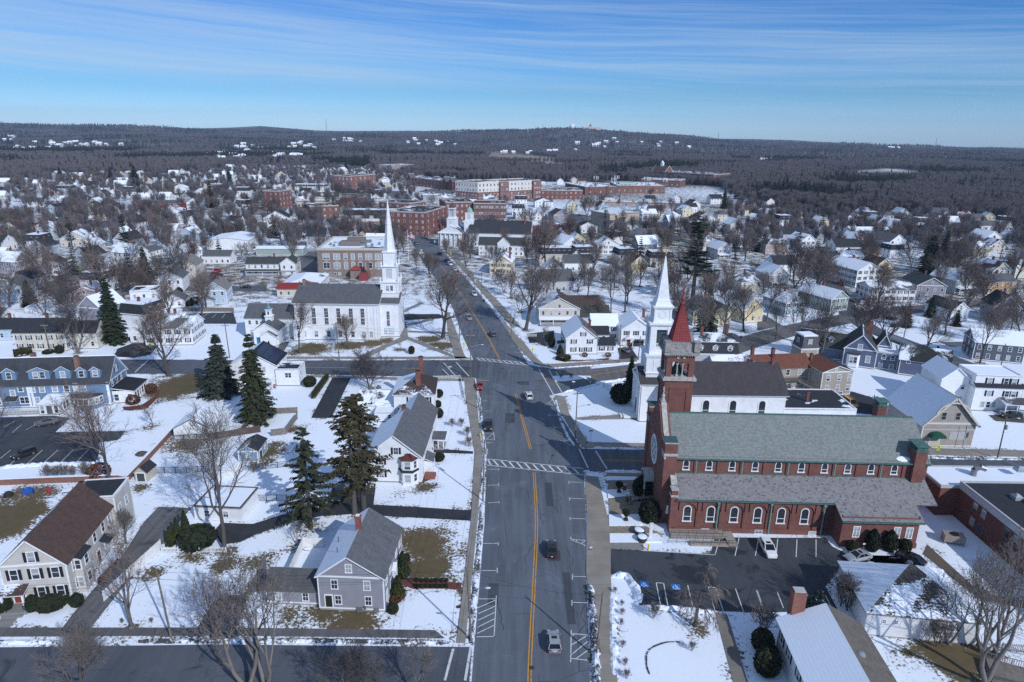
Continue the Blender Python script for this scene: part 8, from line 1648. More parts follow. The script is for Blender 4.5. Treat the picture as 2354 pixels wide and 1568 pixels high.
while nt<238 and tries<20000:
 tries+=1
 u,v=r.uniform(-60,2420),455+(800-455)*r.random()**1.2
 if not in_town(u,v):continue
 if 480<u<1120 and v>610:continue
 if 560<u<760 and 535<v<600:continue
 if 1000<u<1660 and 405<v<520 and r.random()<.8:continue
 p=G(u,v)
 if any(inside(np.array([p.x]),np.array([p.y]),flat_uv(P))[0]for P in(KEEP_CLEAR[0],KEEP_CLEAR[3])):continue
 if u>1240 and v>700 and u<1480:continue
 if not tree_ok(p,6.5):continue
 k=FK[r.randrange(6)];far=p.y>420
 h_={'faroak':15,'farmaple':14,'fartall':17,'farvase':15,'farround':9}[k]*r.uniform(.9,1.35)
 o=bare_tree(k,p,h_,group='bare trees among the houses');titems.append((o,FKN[k],u,v));TREE_OCC.append((p.x,p.y));nt+=1
auto_labels(titems)
citems=[];nc=0;tries=0
while nc<46 and tries<4000:
 tries+=1
 u,v=r.uniform(-40,2400),400+(640-400)*r.random()
 if not in_town(u,v)or(940<u<1660 and v<520):continue
 p=G(u,v)
 if not tree_ok(p,7):continue
 o=conifer('farspruce' if r.random()<.6 else 'farpine',p,r.uniform(9,18),None,'dark evergreens among the houses','evergreen_tree',r.uniform(.9,1.2));citems.append((o,'dark evergreen',u,v));TREE_OCC.append((p.x,p.y));nc+=1
auto_labels(citems)
# the woods: too many to count
def blades(seed,n,H,Rr,c0,w):
 r=random.Random(seed);m=MB();m.tube((0,0,-.5),(0,0,H*.55),.22,.12,4)
 for i in range(n):
  a=r.random()*6.28;t=r.random();z0=H*(.25+.35*t);L=H*(.22+.3*r.random());rad=Rr*(.35+.65*r.random())
  p=Vector((cos(a)*rad*.25,sin(a)*rad*.25,z0));e=Vector((cos(a)*rad,sin(a)*rad,min(H*(1.02-.25*(rad/Rr)**2),z0+L)));s_=Vector((-sin(a),cos(a),.2*r.gauss(0,1)))*w*(.6+.8*r.random())
  m.poly([p-s_,p+s_,e]);f=p.lerp(e,.55)
  for k in range(2):g_=f+Vector((r.gauss(0,.8),r.gauss(0,.8),.6+1.2*r.random()))*(Rr*.28);m.poly([f-s_*.6,f+s_*.6,g_])
 return m
def scatter(name,src_mesh,pts,rots,scs,hide_name):
 src=bpy.data.objects.new(hide_name,src_mesh);COL.objects.link(src);src.hide_render=True;src.location=(0,-300,-50)
 me=bpy.data.meshes.new(name);P=np.array(pts,dtype=np.float32);me.vertices.add(len(P));me.vertices.foreach_set('co',P.ravel())
 me.attributes.new('turn','FLOAT','POINT').data.foreach_set('value',np.array(rots,dtype=np.float32));me.attributes.new('size','FLOAT_VECTOR','POINT').data.foreach_set('vector',np.array(scs,dtype=np.float32).ravel())
 me.update();o=bpy.data.objects.new(name,me);COL.objects.link(o);o['kind']='stuff'
 nt=bpy.data.node_groups.new('scatter_'+name,'GeometryNodeTree');nt.interface.new_socket('Geometry',in_out='INPUT',socket_type='NodeSocketGeometry');nt.interface.new_socket('Geometry',in_out='OUTPUT',socket_type='NodeSocketGeometry')
 N=nt.nodes;L=nt.links;gi=N.new('NodeGroupInput');go=N.new('NodeGroupOutput');ip=N.new('GeometryNodeInstanceOnPoints');oi=N.new('GeometryNodeObjectInfo');oi.inputs['Object'].default_value=src;oi.inputs['As Instance'].default_value=True
 a1=N.new('GeometryNodeInputNamedAttribute');a1 .data_type='FLOAT';a1 .inputs[0].default_value='turn';a2=N.new('GeometryNodeInputNamedAttribute');a2 .data_type='FLOAT_VECTOR';a2 .inputs[0].default_value='size'
 cx=N.new('ShaderNodeCombineXYZ');L.new(a1 .outputs[0],cx.inputs[2]);mp=N.new('GeometryNodeMeshToPoints');L.new(gi.outputs[0],mp.inputs[0]);L.new(mp.outputs[0],ip.inputs['Points']);L.new(oi.outputs['Geometry'],ip.inputs['Instance']);L.new(cx.outputs[0],ip.inputs['Rotation']);L.new(a2 .outputs[0],ip.inputs['Scale']);L.new(ip.outputs[0],go.inputs[0])
 md=o.modifiers.new('scatter','NODES');md.node_group=nt
 return o
nr=np.random.RandomState(4)
def vnoise(x,y,s,seed):
 """smooth value noise on a grid of size s"""
 R_=np.random.RandomState(seed).rand(64,64);fx,fy=x/s,y/s;ix,iy=np.floor(fx).astype(int),np.floor(fy).astype(int);tx,ty=fx-ix,fy-iy;tx=tx*tx*(3-2*tx);ty=ty*ty*(3-2*ty)
 f=lambda a,b:R_[a%64,b%64]
 return(f(ix,iy)*(1-tx)+f(ix+1,iy)*tx)*(1-ty)+(f(ix,iy+1)*(1-tx)+f(ix+1,iy+1)*tx)*ty
NP_=300000
rad=np.sqrt(nr.uniform(420**2,2300**2,NP_));
rad2=np.sqrt(nr.uniform(2300**2,5200**2,NP_//2));rad=np.concatenate([rad,rad2]);ang=nr.uniform(-.72,.74,len(rad))
X=rad*np.sin(ang);Y=rad*np.cos(ang);Z=hill(X,Y)
dz=Z-EYE;Yc=_cp*Y-_sp*dz;Zc=_sp*Y+_cp*dz;U=PCX+_cr*X/Yc*FOC+_sr*Zc/Yc*FOC;V=PCY-(-_sr*X/Yc*FOC+_cr*Zc/Yc*FOC)
tm=inside(U,V,TOWN)&(rad<1500)
keep=~tm
for P in SNOWFIELDS+MARSH:keep&=~inside(X,Y,flat_uv(P))
clear=vnoise(X,Y,90,1)*.6+vnoise(X,Y,38,2)*.4
keep&=~((clear>.72)&(rad>900))
keep&=nr.rand(len(rad))<np.where(rad<1500,.60,np.where(rad<2300,.34,.30))
ev=(vnoise(X,Y,160,3)*.65+vnoise(X,Y,55,4)*.35)+(.08*sstep((rad-1500)/1500));pine=(ev>.70)|((ev>.45)&(nr.rand(len(rad))<.03))|(nr.rand(len(rad))<.008)
tk=tm&(V<585)&(rad>420)&(nr.rand(len(rad))<np.where(V<500,.045,.10))&~((U>960)&(U<1660)&(V>395)&(V<530))
near_occ=np.zeros(len(rad),bool)
for a,b,rr0 in OCC:near_occ|=((X-a)**2+(Y-b)**2<(rr0*.9+1)**2)
for P,w in ROADS:
 for i in range(len(P)-1):
  ax,ay,bx,by=P[i][0],P[i][1],P[i+1][0],P[i+1][1];dx,dy=bx-ax,by-ay;t=np.clip(((X-ax)*dx+(Y-ay)*dy)/(dx*dx+dy*dy+1e-9),0,1);near_occ|=np.hypot(X-ax-t*dx,Y-ay-t*dy)<w+1.5
tk&=~near_occ
bsel=(keep&~pine)|tk;psel=keep&pine&(nr.rand(len(rad))<.8)
def sc(n,lo,hi,rr):s_=nr.uniform(lo,hi,n);k=1+.35*sstep((rr-1500)/2500);return np.stack([s_*nr.uniform(.85,1.15,n)*k,s_*nr.uniform(.85,1.15,n)*k,s_*nr.uniform(.9,1.1,n)],1)
fm_=blades(5,150,14,4.6,0,.11).mesh('forest_bare_tree',[twigs((.132,.130,.142))])
scatter('bare_woods',fm_,np.stack([X,Y,Z],1)[bsel],nr.uniform(0,6.28,bsel.sum()),sc(bsel.sum(),.7,1.15,rad[bsel]),'woods_tree')
def fp(seed):
 r=random.Random(seed);m=MB();m.tube((0,0,-.5),(0,0,16),.25,.05,4)
 for i in range(150):
  t=r.random()**.8;z=2.5+14.5*t;L=3.6*(1-t)**.7*(.7+.5*r.random())+.4;a=r.random()*6.28;p=Vector((0,0,z));e=Vector((cos(a)*L,sin(a)*L,z-.25*L+r.gauss(0,.3)));s_=Vector((-sin(a),cos(a),0))*(.5+.5*r.random());m.poly([p,p.lerp(e,.6)-s_,e,p.lerp(e,.6)+s_])
 return m.mesh('forest_evergreen',[needles((.030,.044,.044))])
scatter('evergreen_woods',fp(3),np.stack([X,Y,Z],1)[psel],nr.uniform(0,6.28,psel.sum()),sc(psel.sum(),.7,1.2,rad[psel]),'woods_evergreen')
print('woods',bsel.sum(),psel.sum())
for x,y in TREE_OCC:
 i0,i1=np.searchsorted(gx,(x-9,x+9));j0,j1=np.searchsorted(gy,(y-9,y+9));d=np.hypot(XX[j0:j1,i0:i1]-x,YY[j0:j1,i0:i1]-y)/2.6;bare[j0:j1,i0:i1]=np.maximum(bare[j0:j1,i0:i1],.52/(1+d*d))
for nm,arr in(('bare',bare),('wood',wood),('marsh',marsh)):gm.attributes[nm].data.foreach_set('value',arr.ravel().astype(np.float32))
# cars
D=math.radians
CARS=[('silver hatchback driving away nearest the bottom of the main street','hatch',(43,415,1080),1,'silver','moving_car'),('black sedan driving away up the main street beside the brick church','sedan',(43,395,260),-1,'black','moving_car'),('white SUV driving away before the crossroads','suv',(33,192,215),9,'white','moving_car'),('grey-blue car coming down the main street past the steeple church','suv',(22,1905,700),193,'silver','moving_car'),('dark SUV driving up the main street past the crosswalk','suv',(22,2113,845),14,'grey','moving_car'),('red car parked at the corner left of the crossroads','sedan',(32,2000,130),184,'red','parked_car'),('black pickup truck parked on the left of the main street','pickup',(32,2075,480),181,'black','parked_truck'),('white car parked right of the street under the bare oak','suv',(22,1948,490),200,'white','parked_car'),('red car parked last in the kerbside row by the yellow house','hatch',(22,1797,298),204,'red','parked_car'),('white hatchback parked just behind the red one','hatch',(22,1777,270),204,'white','parked_car'),('white SUV parked third behind the red hatchback','suv',(22,1735,222),205,'white','parked_car'),('black SUV parked ahead of the white kerbside cars','suv',(22,1712,196),205,'black','parked_car'),('black SUV driving in the far part of the main street','suv',(22,1645,130),25,'black','moving_car'),('white car parked left of the far main street by the yellow sign','hatch',(22,1468,120),25,'white','parked_car'),('dark SUV parked left of the far main street','suv',(22,1436,105),25,'grey','parked_car'),('dark car crossing the far main street below the flag','sedan',(22,1435,38),205,'grey','moving_car'),('white SUV parked against the brick church wall','suv',(44,92,265),178,'white','parked_car'),('silver sedan beside the pyramid roof garage','sedan',(44,880,330),105,'silver','parked_car'),('black car behind the pyramid roof garage','sedan',(44,1345,345),40,'black','parked_car'),('yellow van in the yard below the tan tower house','van',(34,818,285),185,'yellow','parked_van'),('dark SUV behind the green slate roof near the yellow van','suv',(34,665,325),140,'grey','parked_car'),('dark SUV parked before the porch white house','suv',(34,2235,395),80,'black','parked_car'),('grey sedan parked by the blue dormer house ramp','sedan',(31,410,450),125,'grey','parked_car'),('black SUV in the blue dormer house lot','suv',(31,215,735),150,'black','parked_car'),('black SUV under the thin hemlocks','suv',(32,755,1100),178,'black','parked_car'),('navy car on the lane behind the arched window house','suv',(21,1620,415),95,'navy','parked_car'),('red pickup truck parked in the drive by the white barn','pickup',(21,1918,285),175,'red','parked_truck'),('black sedan at the lane end behind the blue gabled house','sedan',(21,2170,425),95,'black','parked_car'),('grey sedan in the drive of the pediment house','sedan',(23,1050,985),15,'grey','parked_car'),('black van parked before the pediment house','van',(23,1140,935),95,'black','parked_van'),('white SUV nearest the school by the drive','suv',(22,345,235),175,'white','parked_car'),('black pickup by the school drive','pickup',(22,375,272),95,'black','parked_truck'),('dark sedan behind the parish roof by the school drive','sedan',(22,360,322),100,'grey','parked_car'),('black SUV at the graveyard fence, rightmost of its row','suv',(22,440,105),165,'black','parked_car'),('navy car in the graveyard fence row, leftmost','sedan',(22,245,95),170,'navy','parked_car'),('dark car in the graveyard fence row, second from left','suv',(22,293,95),170,'black','parked_car'),('grey car in the graveyard fence row, middle','sedan',(22,345,98),170,'grey','parked_car'),('silver car in the graveyard fence row, second from right','sedan',(22,392,98),170,'silver','parked_car'),('white van at the left end of the graveyard fence','van',(22,20,90),175,'white','parked_van'),('dark red car on the hill street at right','hatch',(24,712,395),30,'red','parked_car'),('black SUV at the corner before the white balcony house','suv',(24,858,550),25,'black','parked_car'),('black SUV parked by the white row house','suv',(24,725,280),95,'black','parked_car'),('blue car parked by the white row house','sedan',(24,742,305),95,'blue','parked_car'),('silver car at the side of the white balcony house, nearest the corner','sedan',(24,955,522),95,'silver','parked_car'),('white car at the side of the white balcony house, middle','sedan',(24,930,495),95,'white','parked_car'),('grey car at the side of the white balcony house, farthest','sedan',(24,908,472),95,'grey','parked_car'),('white SUV right of the blue-grey gabled house','suv',(24,1770,515),60,'white','parked_car'),('blue car in the lot behind the white board fence','sedan',(11,795,1015),95,'blue','parked_car'),('white van in the lot behind the white board fence','van',(11,885,1012),5,'white','parked_van'),('white car right of the white van in the fence lot','sedan',(11,928,1010),5,'white','parked_car'),('white SUV left of the white board fence','suv',(11,600,1008),90,'white','parked_car'),('silver SUV far left before the store lot','suv',(11,500,1005),90,'silver','parked_car'),('white delivery van at the far end of the main street','van',(12,1185,900),80,'white','parked_van'),('silver car at the far end of the main street','sedan',(12,1252,1020),20,'silver','moving_car'),('dark car parked in the bank lot','sedan',(13,1220,1045),60,'black','parked_car'),('white car beside the bank lot trees','sedan',(13,1355,1090),80,'white','parked_car'),('blue car parked before the white flat-roofed store','sedan',(13,125,1005),5,'blue','parked_car'),('white car parked before the white flat-roofed store','suv',(13,160,1005),5,'white','parked_car'),('dark car parked before the white flat-roofed store','sedan',(13,88,1005),5,'black','parked_car'),('silver sedan behind the beige colonial house','sedan',(23,960,440),100,'silver','parked_car'),('dark SUV behind the mansard slate house trees','suv',(23,1225,205),95,'black','parked_car'),('red car among bare trees at right','sedan',(14,910,1195),95,'red','parked_car')]
for lab,stl,p,hd,c,nm in CARS:car(stl,q(*p),D(hd),CC[c],lab,nm,'van' if 'van' in nm else('pickup truck' if 'truck' in nm else 'car'))
r=random.Random(3)
for i in range(11):
 t=i/10;p=q(12,1452-124*t,1135-130*t);car(('suv','sedan','hatch')[i%3],p,D(60),CC[('black','grey','navy','black','silver','black','grey','black','navy','grey','black')[i]],('nearest','second','third','fourth','fifth','sixth','seventh','eighth','ninth','tenth','eleventh')[i]+' car in the angled row before the red brick block','parked_car','car','angled parking row on the far main street')
li=[];r=random.Random(12)
for P,nrow in zip(LOTS,(26,14,10,6,6,8,14)):
 u0,u1=min(proj(*p)[0]for p in P),max(proj(*p)[0]for p in P);v0,v1=min(proj(*p)[1]for p in P),max(proj(*p)[1]for p in P);k=0
 for _ in range(nrow*14):
  u,v=r.uniform(u0,u1),v0+(v1-v0)*(math.floor(r.random()*4)+.5)/4;c=G(u,v)
  if k>=nrow or not inside(np.array([c.x]),np.array([c.y]),flat_uv(P))[0]or any((a-c.x)**2+(b-c.y)**2<12 for a,b in TREE_OCC)or any((a-c.x)**2+(b-c.y)**2<(rr+3)**2 for a,b,rr in OCC):continue
  nm=r.choice(('black','white','silver','grey','white','red','blue','black'));TREE_OCC.append((c.x,c.y));k+=1
  o=car(r.choice(('suv','sedan','hatch')),c,r.choice((0,pi))+r.gauss(0,.08),CC[nm],None,'parked_car','car','cars in the far parking lots',False);li.append((o,nm+' parked car',u,v))
auto_labels(li)
# poles, lamps and wires
def P_(b,t,label,**k):
 p=q(*b);return p,height_to(p,*t),label,k
poles={}
for key,b,t,lab,k in(('a',(42,1922,1045),(42,1890,405),'utility pole with cross arm and lamp at the grey house corner',dict(arm=3.6,armaz=0,lamp=(2.4,8.2),lampaz=0)),('b',(32,2026,1125),(32,2040,585),'utility pole with transformers beside the white bay house',dict(arm=2.8,armaz=0,trans=True)),('c',(32,2006,330),(32,2040,40),'utility pole behind the black pickup',dict(arm=3.0,armaz=.1)),('d',(22,1920,1222),(22,1915,825),'dark pole with lamp arm at the crossroads',dict(arm=2.6,armaz=.1,lamp=(3.2,9.5),lampaz=.3)),('e',(22,1820,893),(22,1815,605),'utility pole with white box beyond the crosswalk',dict(trans=True,lamp=(1.8,9),lampaz=0)),('f',(22,760,1062),(22,727,728),'wooden pole in front of the steeple church',dict(arm=2.6,armaz=.2)),('g',(33,603,602),(33,625,160),'brown pole with lamps on the corner right of the crossroads',dict(arm=2.0,armaz=.3,lamp=(2.6,8.5),lampaz=.2)),('h',(43,790,1195),(43,845,625),'bare wooden pole on the pavement by the church garden',dict()),('i',(41,1515,1035),(41,1380,405),'leaning wooden pole left of the grey house',dict()),('j',(34,2118,755),(34,2205,385),'pole with street lamp by the tan barn hall',dict(lamp=(2.0,9.5),lampaz=-.2,trans=True)),('k',(23,995,1080),(23,1010,745),'wooden pole before the pediment house',dict(arm=2.4,armaz=.2)),('l',(23,1160,1058),(23,1182,850),'slim pole right of the pediment house drive',dict()),('m',(24,853,668),(24,897,440),'pole at the junction by the white balcony house',dict()),('n',(24,1287,892),(24,1330,668),'wooden pole left of the bare tree behind the indigo house',dict()),('o',(24,1418,568),(24,1445,400),'pole before the blue-grey gabled house',dict()),('p',(24,2140,1160),(24,2195,915),'wooden pole by the dark slate house',dict()),('q',(24,762,415),(24,792,225),'pole by the white row house',dict()),('r',(22,1872,345),(22,1862,130),'pole on the pavement by the yellow house',dict()),('s',(22,2010,508),(22,2016,310),'pole on the pavement under the bare oak',dict()),('t',(21,2028,1042),(21,1985,740),'pole behind the blue-green spruce',dict(arm=2.4,armaz=0)),('u',(21,450,1005),(21,388,740),'pale pole before the cream house',dict(arm=2.4,armaz=0)),('v',(21,2078,398),(21,2062,210),'grey pole right of the blue gabled house',dict()),('w',(21,1385,305),(21,1376,205),'pale pole behind the arched window house',dict()),('x',(22,2278,860),(22,2272,640),'dark pole on the right pavement before the picket corner',dict()),('y',(34,1020,350),(34,990,285),'pole with transformers behind the green roof chimney',dict(arm=2.2,armaz=.1,trans=True))):
 p=q(*b);hh=max(5.0,height_to(p,*t));x1=proj(p.x,p.y,hh)[0];tx=(_ox[t[0]%10]+t[1]/2.354)*2354/3840;sc_=math.hypot(p.x,p.y,EYE)/FOC;lean=max(-.09,min(.09,(tx-x1)*sc_/hh))
 poles[key]=(p,hh,lean);pole(p,hh,lab,lean=(0,lean),**k)
def top(k,dx=0,dz=-.4):p,hh,ln=poles[k];return(p.x+math.sin(ln)*hh+dx,p.y,hh+dz)
WN=[('a','b',-1.4,'outer overhead wire from the corner pole to the transformer pole'),('a','b',0,'middle overhead wire from the corner pole to the transformer pole'),('a','b',1.4,'street side overhead wire from the corner pole to the transformer pole'),('b','c',-1,'outer overhead wire between the transformer pole and the pickup pole'),('b','c',1,'street side overhead wire between the transformer pole and the pickup pole'),('c','d',0,'overhead wire from the pickup pole to the crossroads pole'),('d','e',0,'overhead wire from the crossroads pole past the crosswalk'),('d','g',0,'overhead wire across the main street at the crossroads'),('c','g',.4,'overhead wire crossing the street above the white SUV'),('f','d',0,'overhead wire before the steeple church'),('t','f',0,'overhead wire from the spruce pole to the church pole'),('u','t',0,'overhead wire before the cream house'),('a','h',0,'pale guy wire across the main street to the bare pole'),('g','k',0,'overhead wire over the traffic island'),('k','l',0,'overhead wire before the pediment house')]
for a,b,dx,lab in WN:wire(top(a,dx),top(b,dx),lab,.9)
wire(top('f',.9,-1.6),top('d',.9,-1.6),'lower overhead wire before the steeple church',1.1);e0=q(41,-200,1010);wire((e0 .x,e0 .y,8.4),top('i',0,-.6),'upper overhead wire left of the leaning pole',.8);wire((e0 .x,e0 .y,7.4),top('i',0,-1.8),'lower overhead wire left of the leaning pole',.8)
wire(top('i',0,-.6),top('a',-1.2),'upper overhead wire past the grey house front',.7);wire(top('i',0,-1.8),top('a',-.6,-1.6),'lower overhead wire past the grey house front',.7);s0=Vector((-6.5,45,9.5));wire(s0,top('a',.3),'overhead wire from the bottom edge to the corner pole',.5);wire(s0+Vector((-.9,0,-.6)),top('a',-1.1,-.6),'second overhead wire from the bottom edge to the corner pole',.5)
for b,t,lab in(((22,1950,437),(22,1952,330),'blue lamp post with banner on the right pavement'),((12,1595,1240),(12,1592,1170),'blue lamp post beside the clock tower hall'),((12,1512,1170),(12,1510,1110),'blue lamp post before the red brick block'),((22,1497,200),(22,1495,120),'dark lamp post beside the left yellow crossing sign')):
 p=q(*b);hh=max(4,height_to(p,*t));o=empty('street_lamp',(p.x,p.y,0),0,lab,'street lamp');m=MB();m.tube((0,0,0),(0,0,hh),.1,.07,8);m.lathe([(.25,0),(.2,.5),(.1,.8)],8);m.build('lamp_post',[plain((.03,.07,.13),.5)],o);m=MB();m.lathe([(.1,hh),(.32,hh+.2),(.3,hh+.6),(.08,hh+.8)],8);m.build('lamp_head',[plain((.6,.62,.6))],o);m=MB();m.box(.1,-.03,hh-2.2,.9,.03,hh-.7);m.build('banner',[plain((.35,.5,.62))],o)
for p,f,lab,hh in(((22,1858,992),0,'yellow walking sign left of the crosswalk',2.8),((23,226,1042),0,'yellow walking sign right of the crosswalk',2.8),((22,1746,170),.2,'yellow walking sign on the right of the far street',3.4),((22,1485,140),.2,'yellow walking sign on the left of the far street',3.2),((34,1580,742),-.2,'yellow walking sign before the tan barn hall',2.4),((12,1311,992),.2,'yellow walking sign at the far end of the street, right one',4.0),((12,1272,955),.2,'yellow walking sign at the far end of the street, left one',4.0),((21,1335,985),.2,'yellow walking sign under the round bare street tree',2.2),((13,1527,822),.1,'yellow sign on the road by the brick plaza',3.6),((13,474,1015),.1,'yellow sign before the dark grey gabled house',3.4)):ped_sign(q(*p),f,lab,hh)
@cached
def text_mesh(s,size):
 cu=bpy.data.curves.new('lettering','FONT');cu.body=s;cu.size=size;cu.align_x='CENTER';cu.align_y='CENTER';cu.extrude=.006
 o=bpy.data.objects.new('lettering',cu);COL.objects.link(o);dg=bpy.context.evaluated_depsgraph_get();me=bpy.data.meshes.new_from_object(o.evaluated_get(dg));bpy.data.objects.remove(o);me.materials.clear();me.materials.append(TRIM);return me
p=q(24,1205,722);o=empty('stop_sign',p,-.35,'red octagonal stop sign at the right junction','traffic sign');m=MB();m.tube((0,0,0),(0,0,2.7),.04,.04,6);m.build('post',[GREYMETAL],o);m=MB();m.prism([(.46*cos(pi/8+k*pi/4),.46*sin(pi/8+k*pi/4))for k in range(8)],-.01,.01);s_=m.build('sign_plate',[plain((.42,.012,.02),.5)],o,(0,-.06,2.4));s_.rotation_euler=(pi/2,0,0);link('lettering',text_mesh('STOP',.3),s_,(0,0,.012))
for p,lab,col,w,hh in(((24,1135,668),'green street name sign at the right junction',(.02,.22,.12),.9,3.0),((33,740,592),'dark street name sign on the snowy church corner',(.05,.04,.035),.9,2.6),((33,588,140),'white street name sign at the mouth of the cross street',(.7,.71,.72),.9,2.4),((22,1738,1200),'white street name sign left of the crossroads',(.7,.71,.72),.9,3.0),((42,1766,925),'white sign on a post at the grey house corner',(.6,.6,.6),.9,2.6),((22,1620,985),'small white sign board on the church corner lawn',(.72,.73,.74),.8,1.6),((43,1525,820),'small parking sign by the weeping tree',(.55,.56,.58),.4,1.7),((43,1278,790),'parking sign in the small lawn shrub',(.3,.3,.3),.4,1.7),((44,932,255),'white parking sign against the church shrubs',(.7,.71,.72),.5,1.6),((33,735,148),'small sign on the corner near the cross street',(.5,.55,.6),.5,2.6),((43,990,1060),'pale low sign on the snowy verge',(.55,.66,.62),.9,.9)):
 q_=q(*p);o=empty('post_sign',(q_.x,q_.y,0),.05,lab,'sign');m=MB();m.tube((0,0,0),(0,0,hh),.03,.03,6);m.build('post',[GREYMETAL],o);m=MB();m.box(-w/2,-.07,hh-.3,w/2,-.04,hh);m.build('sign_plate',[plain(col,.5)],o)
p=q(43,1268,140);o=empty('church_sign',(p.x,p.y,0),.2,'tall white sign board standing in the snow by the brick church','sign');m=MB();m.box(-.3,-.1,0,.3,.1,2.9,0);m.box(-.36,-.16,2.9,.36,.16,3.0,0);m.build('sign_board',[plain((.62,.63,.66),.6)],o)
p=q(43,1250,248);m=MB();m.lathe([(.13,0),(.13,1.1),(.05,1.2)],10);tag(m.build('bollard',[plain((.75,.52,.02),.5)],None,(p.x,p.y,0)),'yellow steel bollard at the foot of the church ramp','bollard')
for rc,lab in(((32,2003,560),'yellow fire hydrant on the left pavement'),((22,2262,820),'yellow fire hydrant on the right pavement')):
 p=q(*rc);m=MB();m.lathe([(.2,0),(.15,.08),(.13,.6),(.2,.62),(.16,.75),(.05,.85)],10);m.tube((-.25,0,.45),(.25,0,.45),.07,.07,6,cap=True);tag(m.build('fire_hydrant',[plain((.62,.45,.05),.5)],None,(p.x,p.y,.1)),lab,'hydrant')
# fences and walls
WF=plain((.74,.75,.76),.6);BF=DARKMETAL;GW=plain((.22,.20,.185),.9,0,.1,.35)
for pts,hh,mt,st,lab in((px(31,1358,885,1650,880,1945,862),1.4,BF,'rail','black rail fence from the resin shed across the snowy yards'),(px(31,1515,595,1850,580),1.4,BF,'rail','black rail fence before the white shed'),(px(32,0,858,430,812),1.4,BF,'rail','black rail fence right of the garden shed'),(px(31,2250,1128,2354,1130)+px(32,300,1128),1.4,BF,'rail','black rail fence right of the white garage'),(px(31,1890,1000,2130,845),1.6,WF,'solid','white board fence behind the white garage'),(px(21,1615,632,1780,632,2065,635),1.7,GW,'solid','grey wooden fence behind the snowy parking lot'),(px(32,160,555,290,540,390,400),1.7,GW,'solid','weathered wooden fence by the shaggy spruce'),(px(32,165,362,390,350),1.6,GW,'solid','weathered wooden fence behind the snowy plot'),(px(31,1850,590,2300,520),1.7,plain((.09,.065,.055),.9),'solid','dark wooden fence left of the garden shed'),(px(41,1430,272,1720,272,2000,270),1.1,WF,'picket','white picket fence along the lawn with the utility pole'),(px(41,920,700,1170,470,1425,235),1.8,WF,'solid','tall white board fence along the long driveway'),(px(42,330,470,445,220,620,225),1.9,WF,'solid','tall white board fence behind the grey house wing'),(px(22,1590,1228,1830,1222,1868,1405),1.0,WF,'picket','white fence round the snowy corner garden'),(px(23,66,800,125,858,262,853),1.0,WF,'picket','white picket fence under the great dark oak'),(px(33,848,125,940,175),1.0,WF,'picket','white picket fence with green rail on the church corner'),(px(33,850,118,1060,85),1.0,WF,'picket','white picket fence behind the corner snow'),(px(24,1100,850,1280,920,1450,1005),1.8,WF,'solid','white board fence beside the indigo house'),(px(11,722,985,950,982),2.2,WF,'solid','white board fence before the left lot'),(px(44,2150,1140,2354,1155),1.4,GW,'picket','grey wooden rail fence at lower right'),(px(12,0,1262,550,1275),1.3,BF,'rail','dark iron fence below the graveyard')):
 fence('fence',pts,hh,mt,lab,st,2.6 if st!='solid' else 2.4)
o=empty('garden_deck',q(44,2200,1400),-.4,'dark wooden deck stair with railings at lower right corner','deck');m=MB();m.box(-2,-1.5,0,3,2.5,.9);m.build('deck_floor',[GW],o)
for y in(-1.5,2.5):
 m=MB();m.box(-2,y-.03,1.7,3,y+.03,1.78);
 for k in range(20):m.box(-2+k*.26,y-.02,.9,-1.95+k*.26,y+.02,1.72)
 m.build('deck_railing',[GW],o)
WB=brick((.20,.085,.065),(.3,.22,.18));wp=px(31,-300,1000,0,985,480,965,1050,945,1120,960,1330,740,1535,515);m=MB()
for i in range(len(wp)-1):a,b=wp[i],wp[i+1];m.bar((a.x,a.y,.55),(b.x,b.y,.55),.45,1.5)
rw=m.build('retaining_wall',[WB]);tag(rw,'old brick retaining wall with snowy top below the blue dormer house','wall');m=MB()
for i in range(len(wp)-1):a,b=wp[i],wp[i+1];m.bar((a.x,a.y,1.36),(b.x,b.y,1.36),.55,.12)
m.build('wall_cap',[snow_pile(.2)],rw)
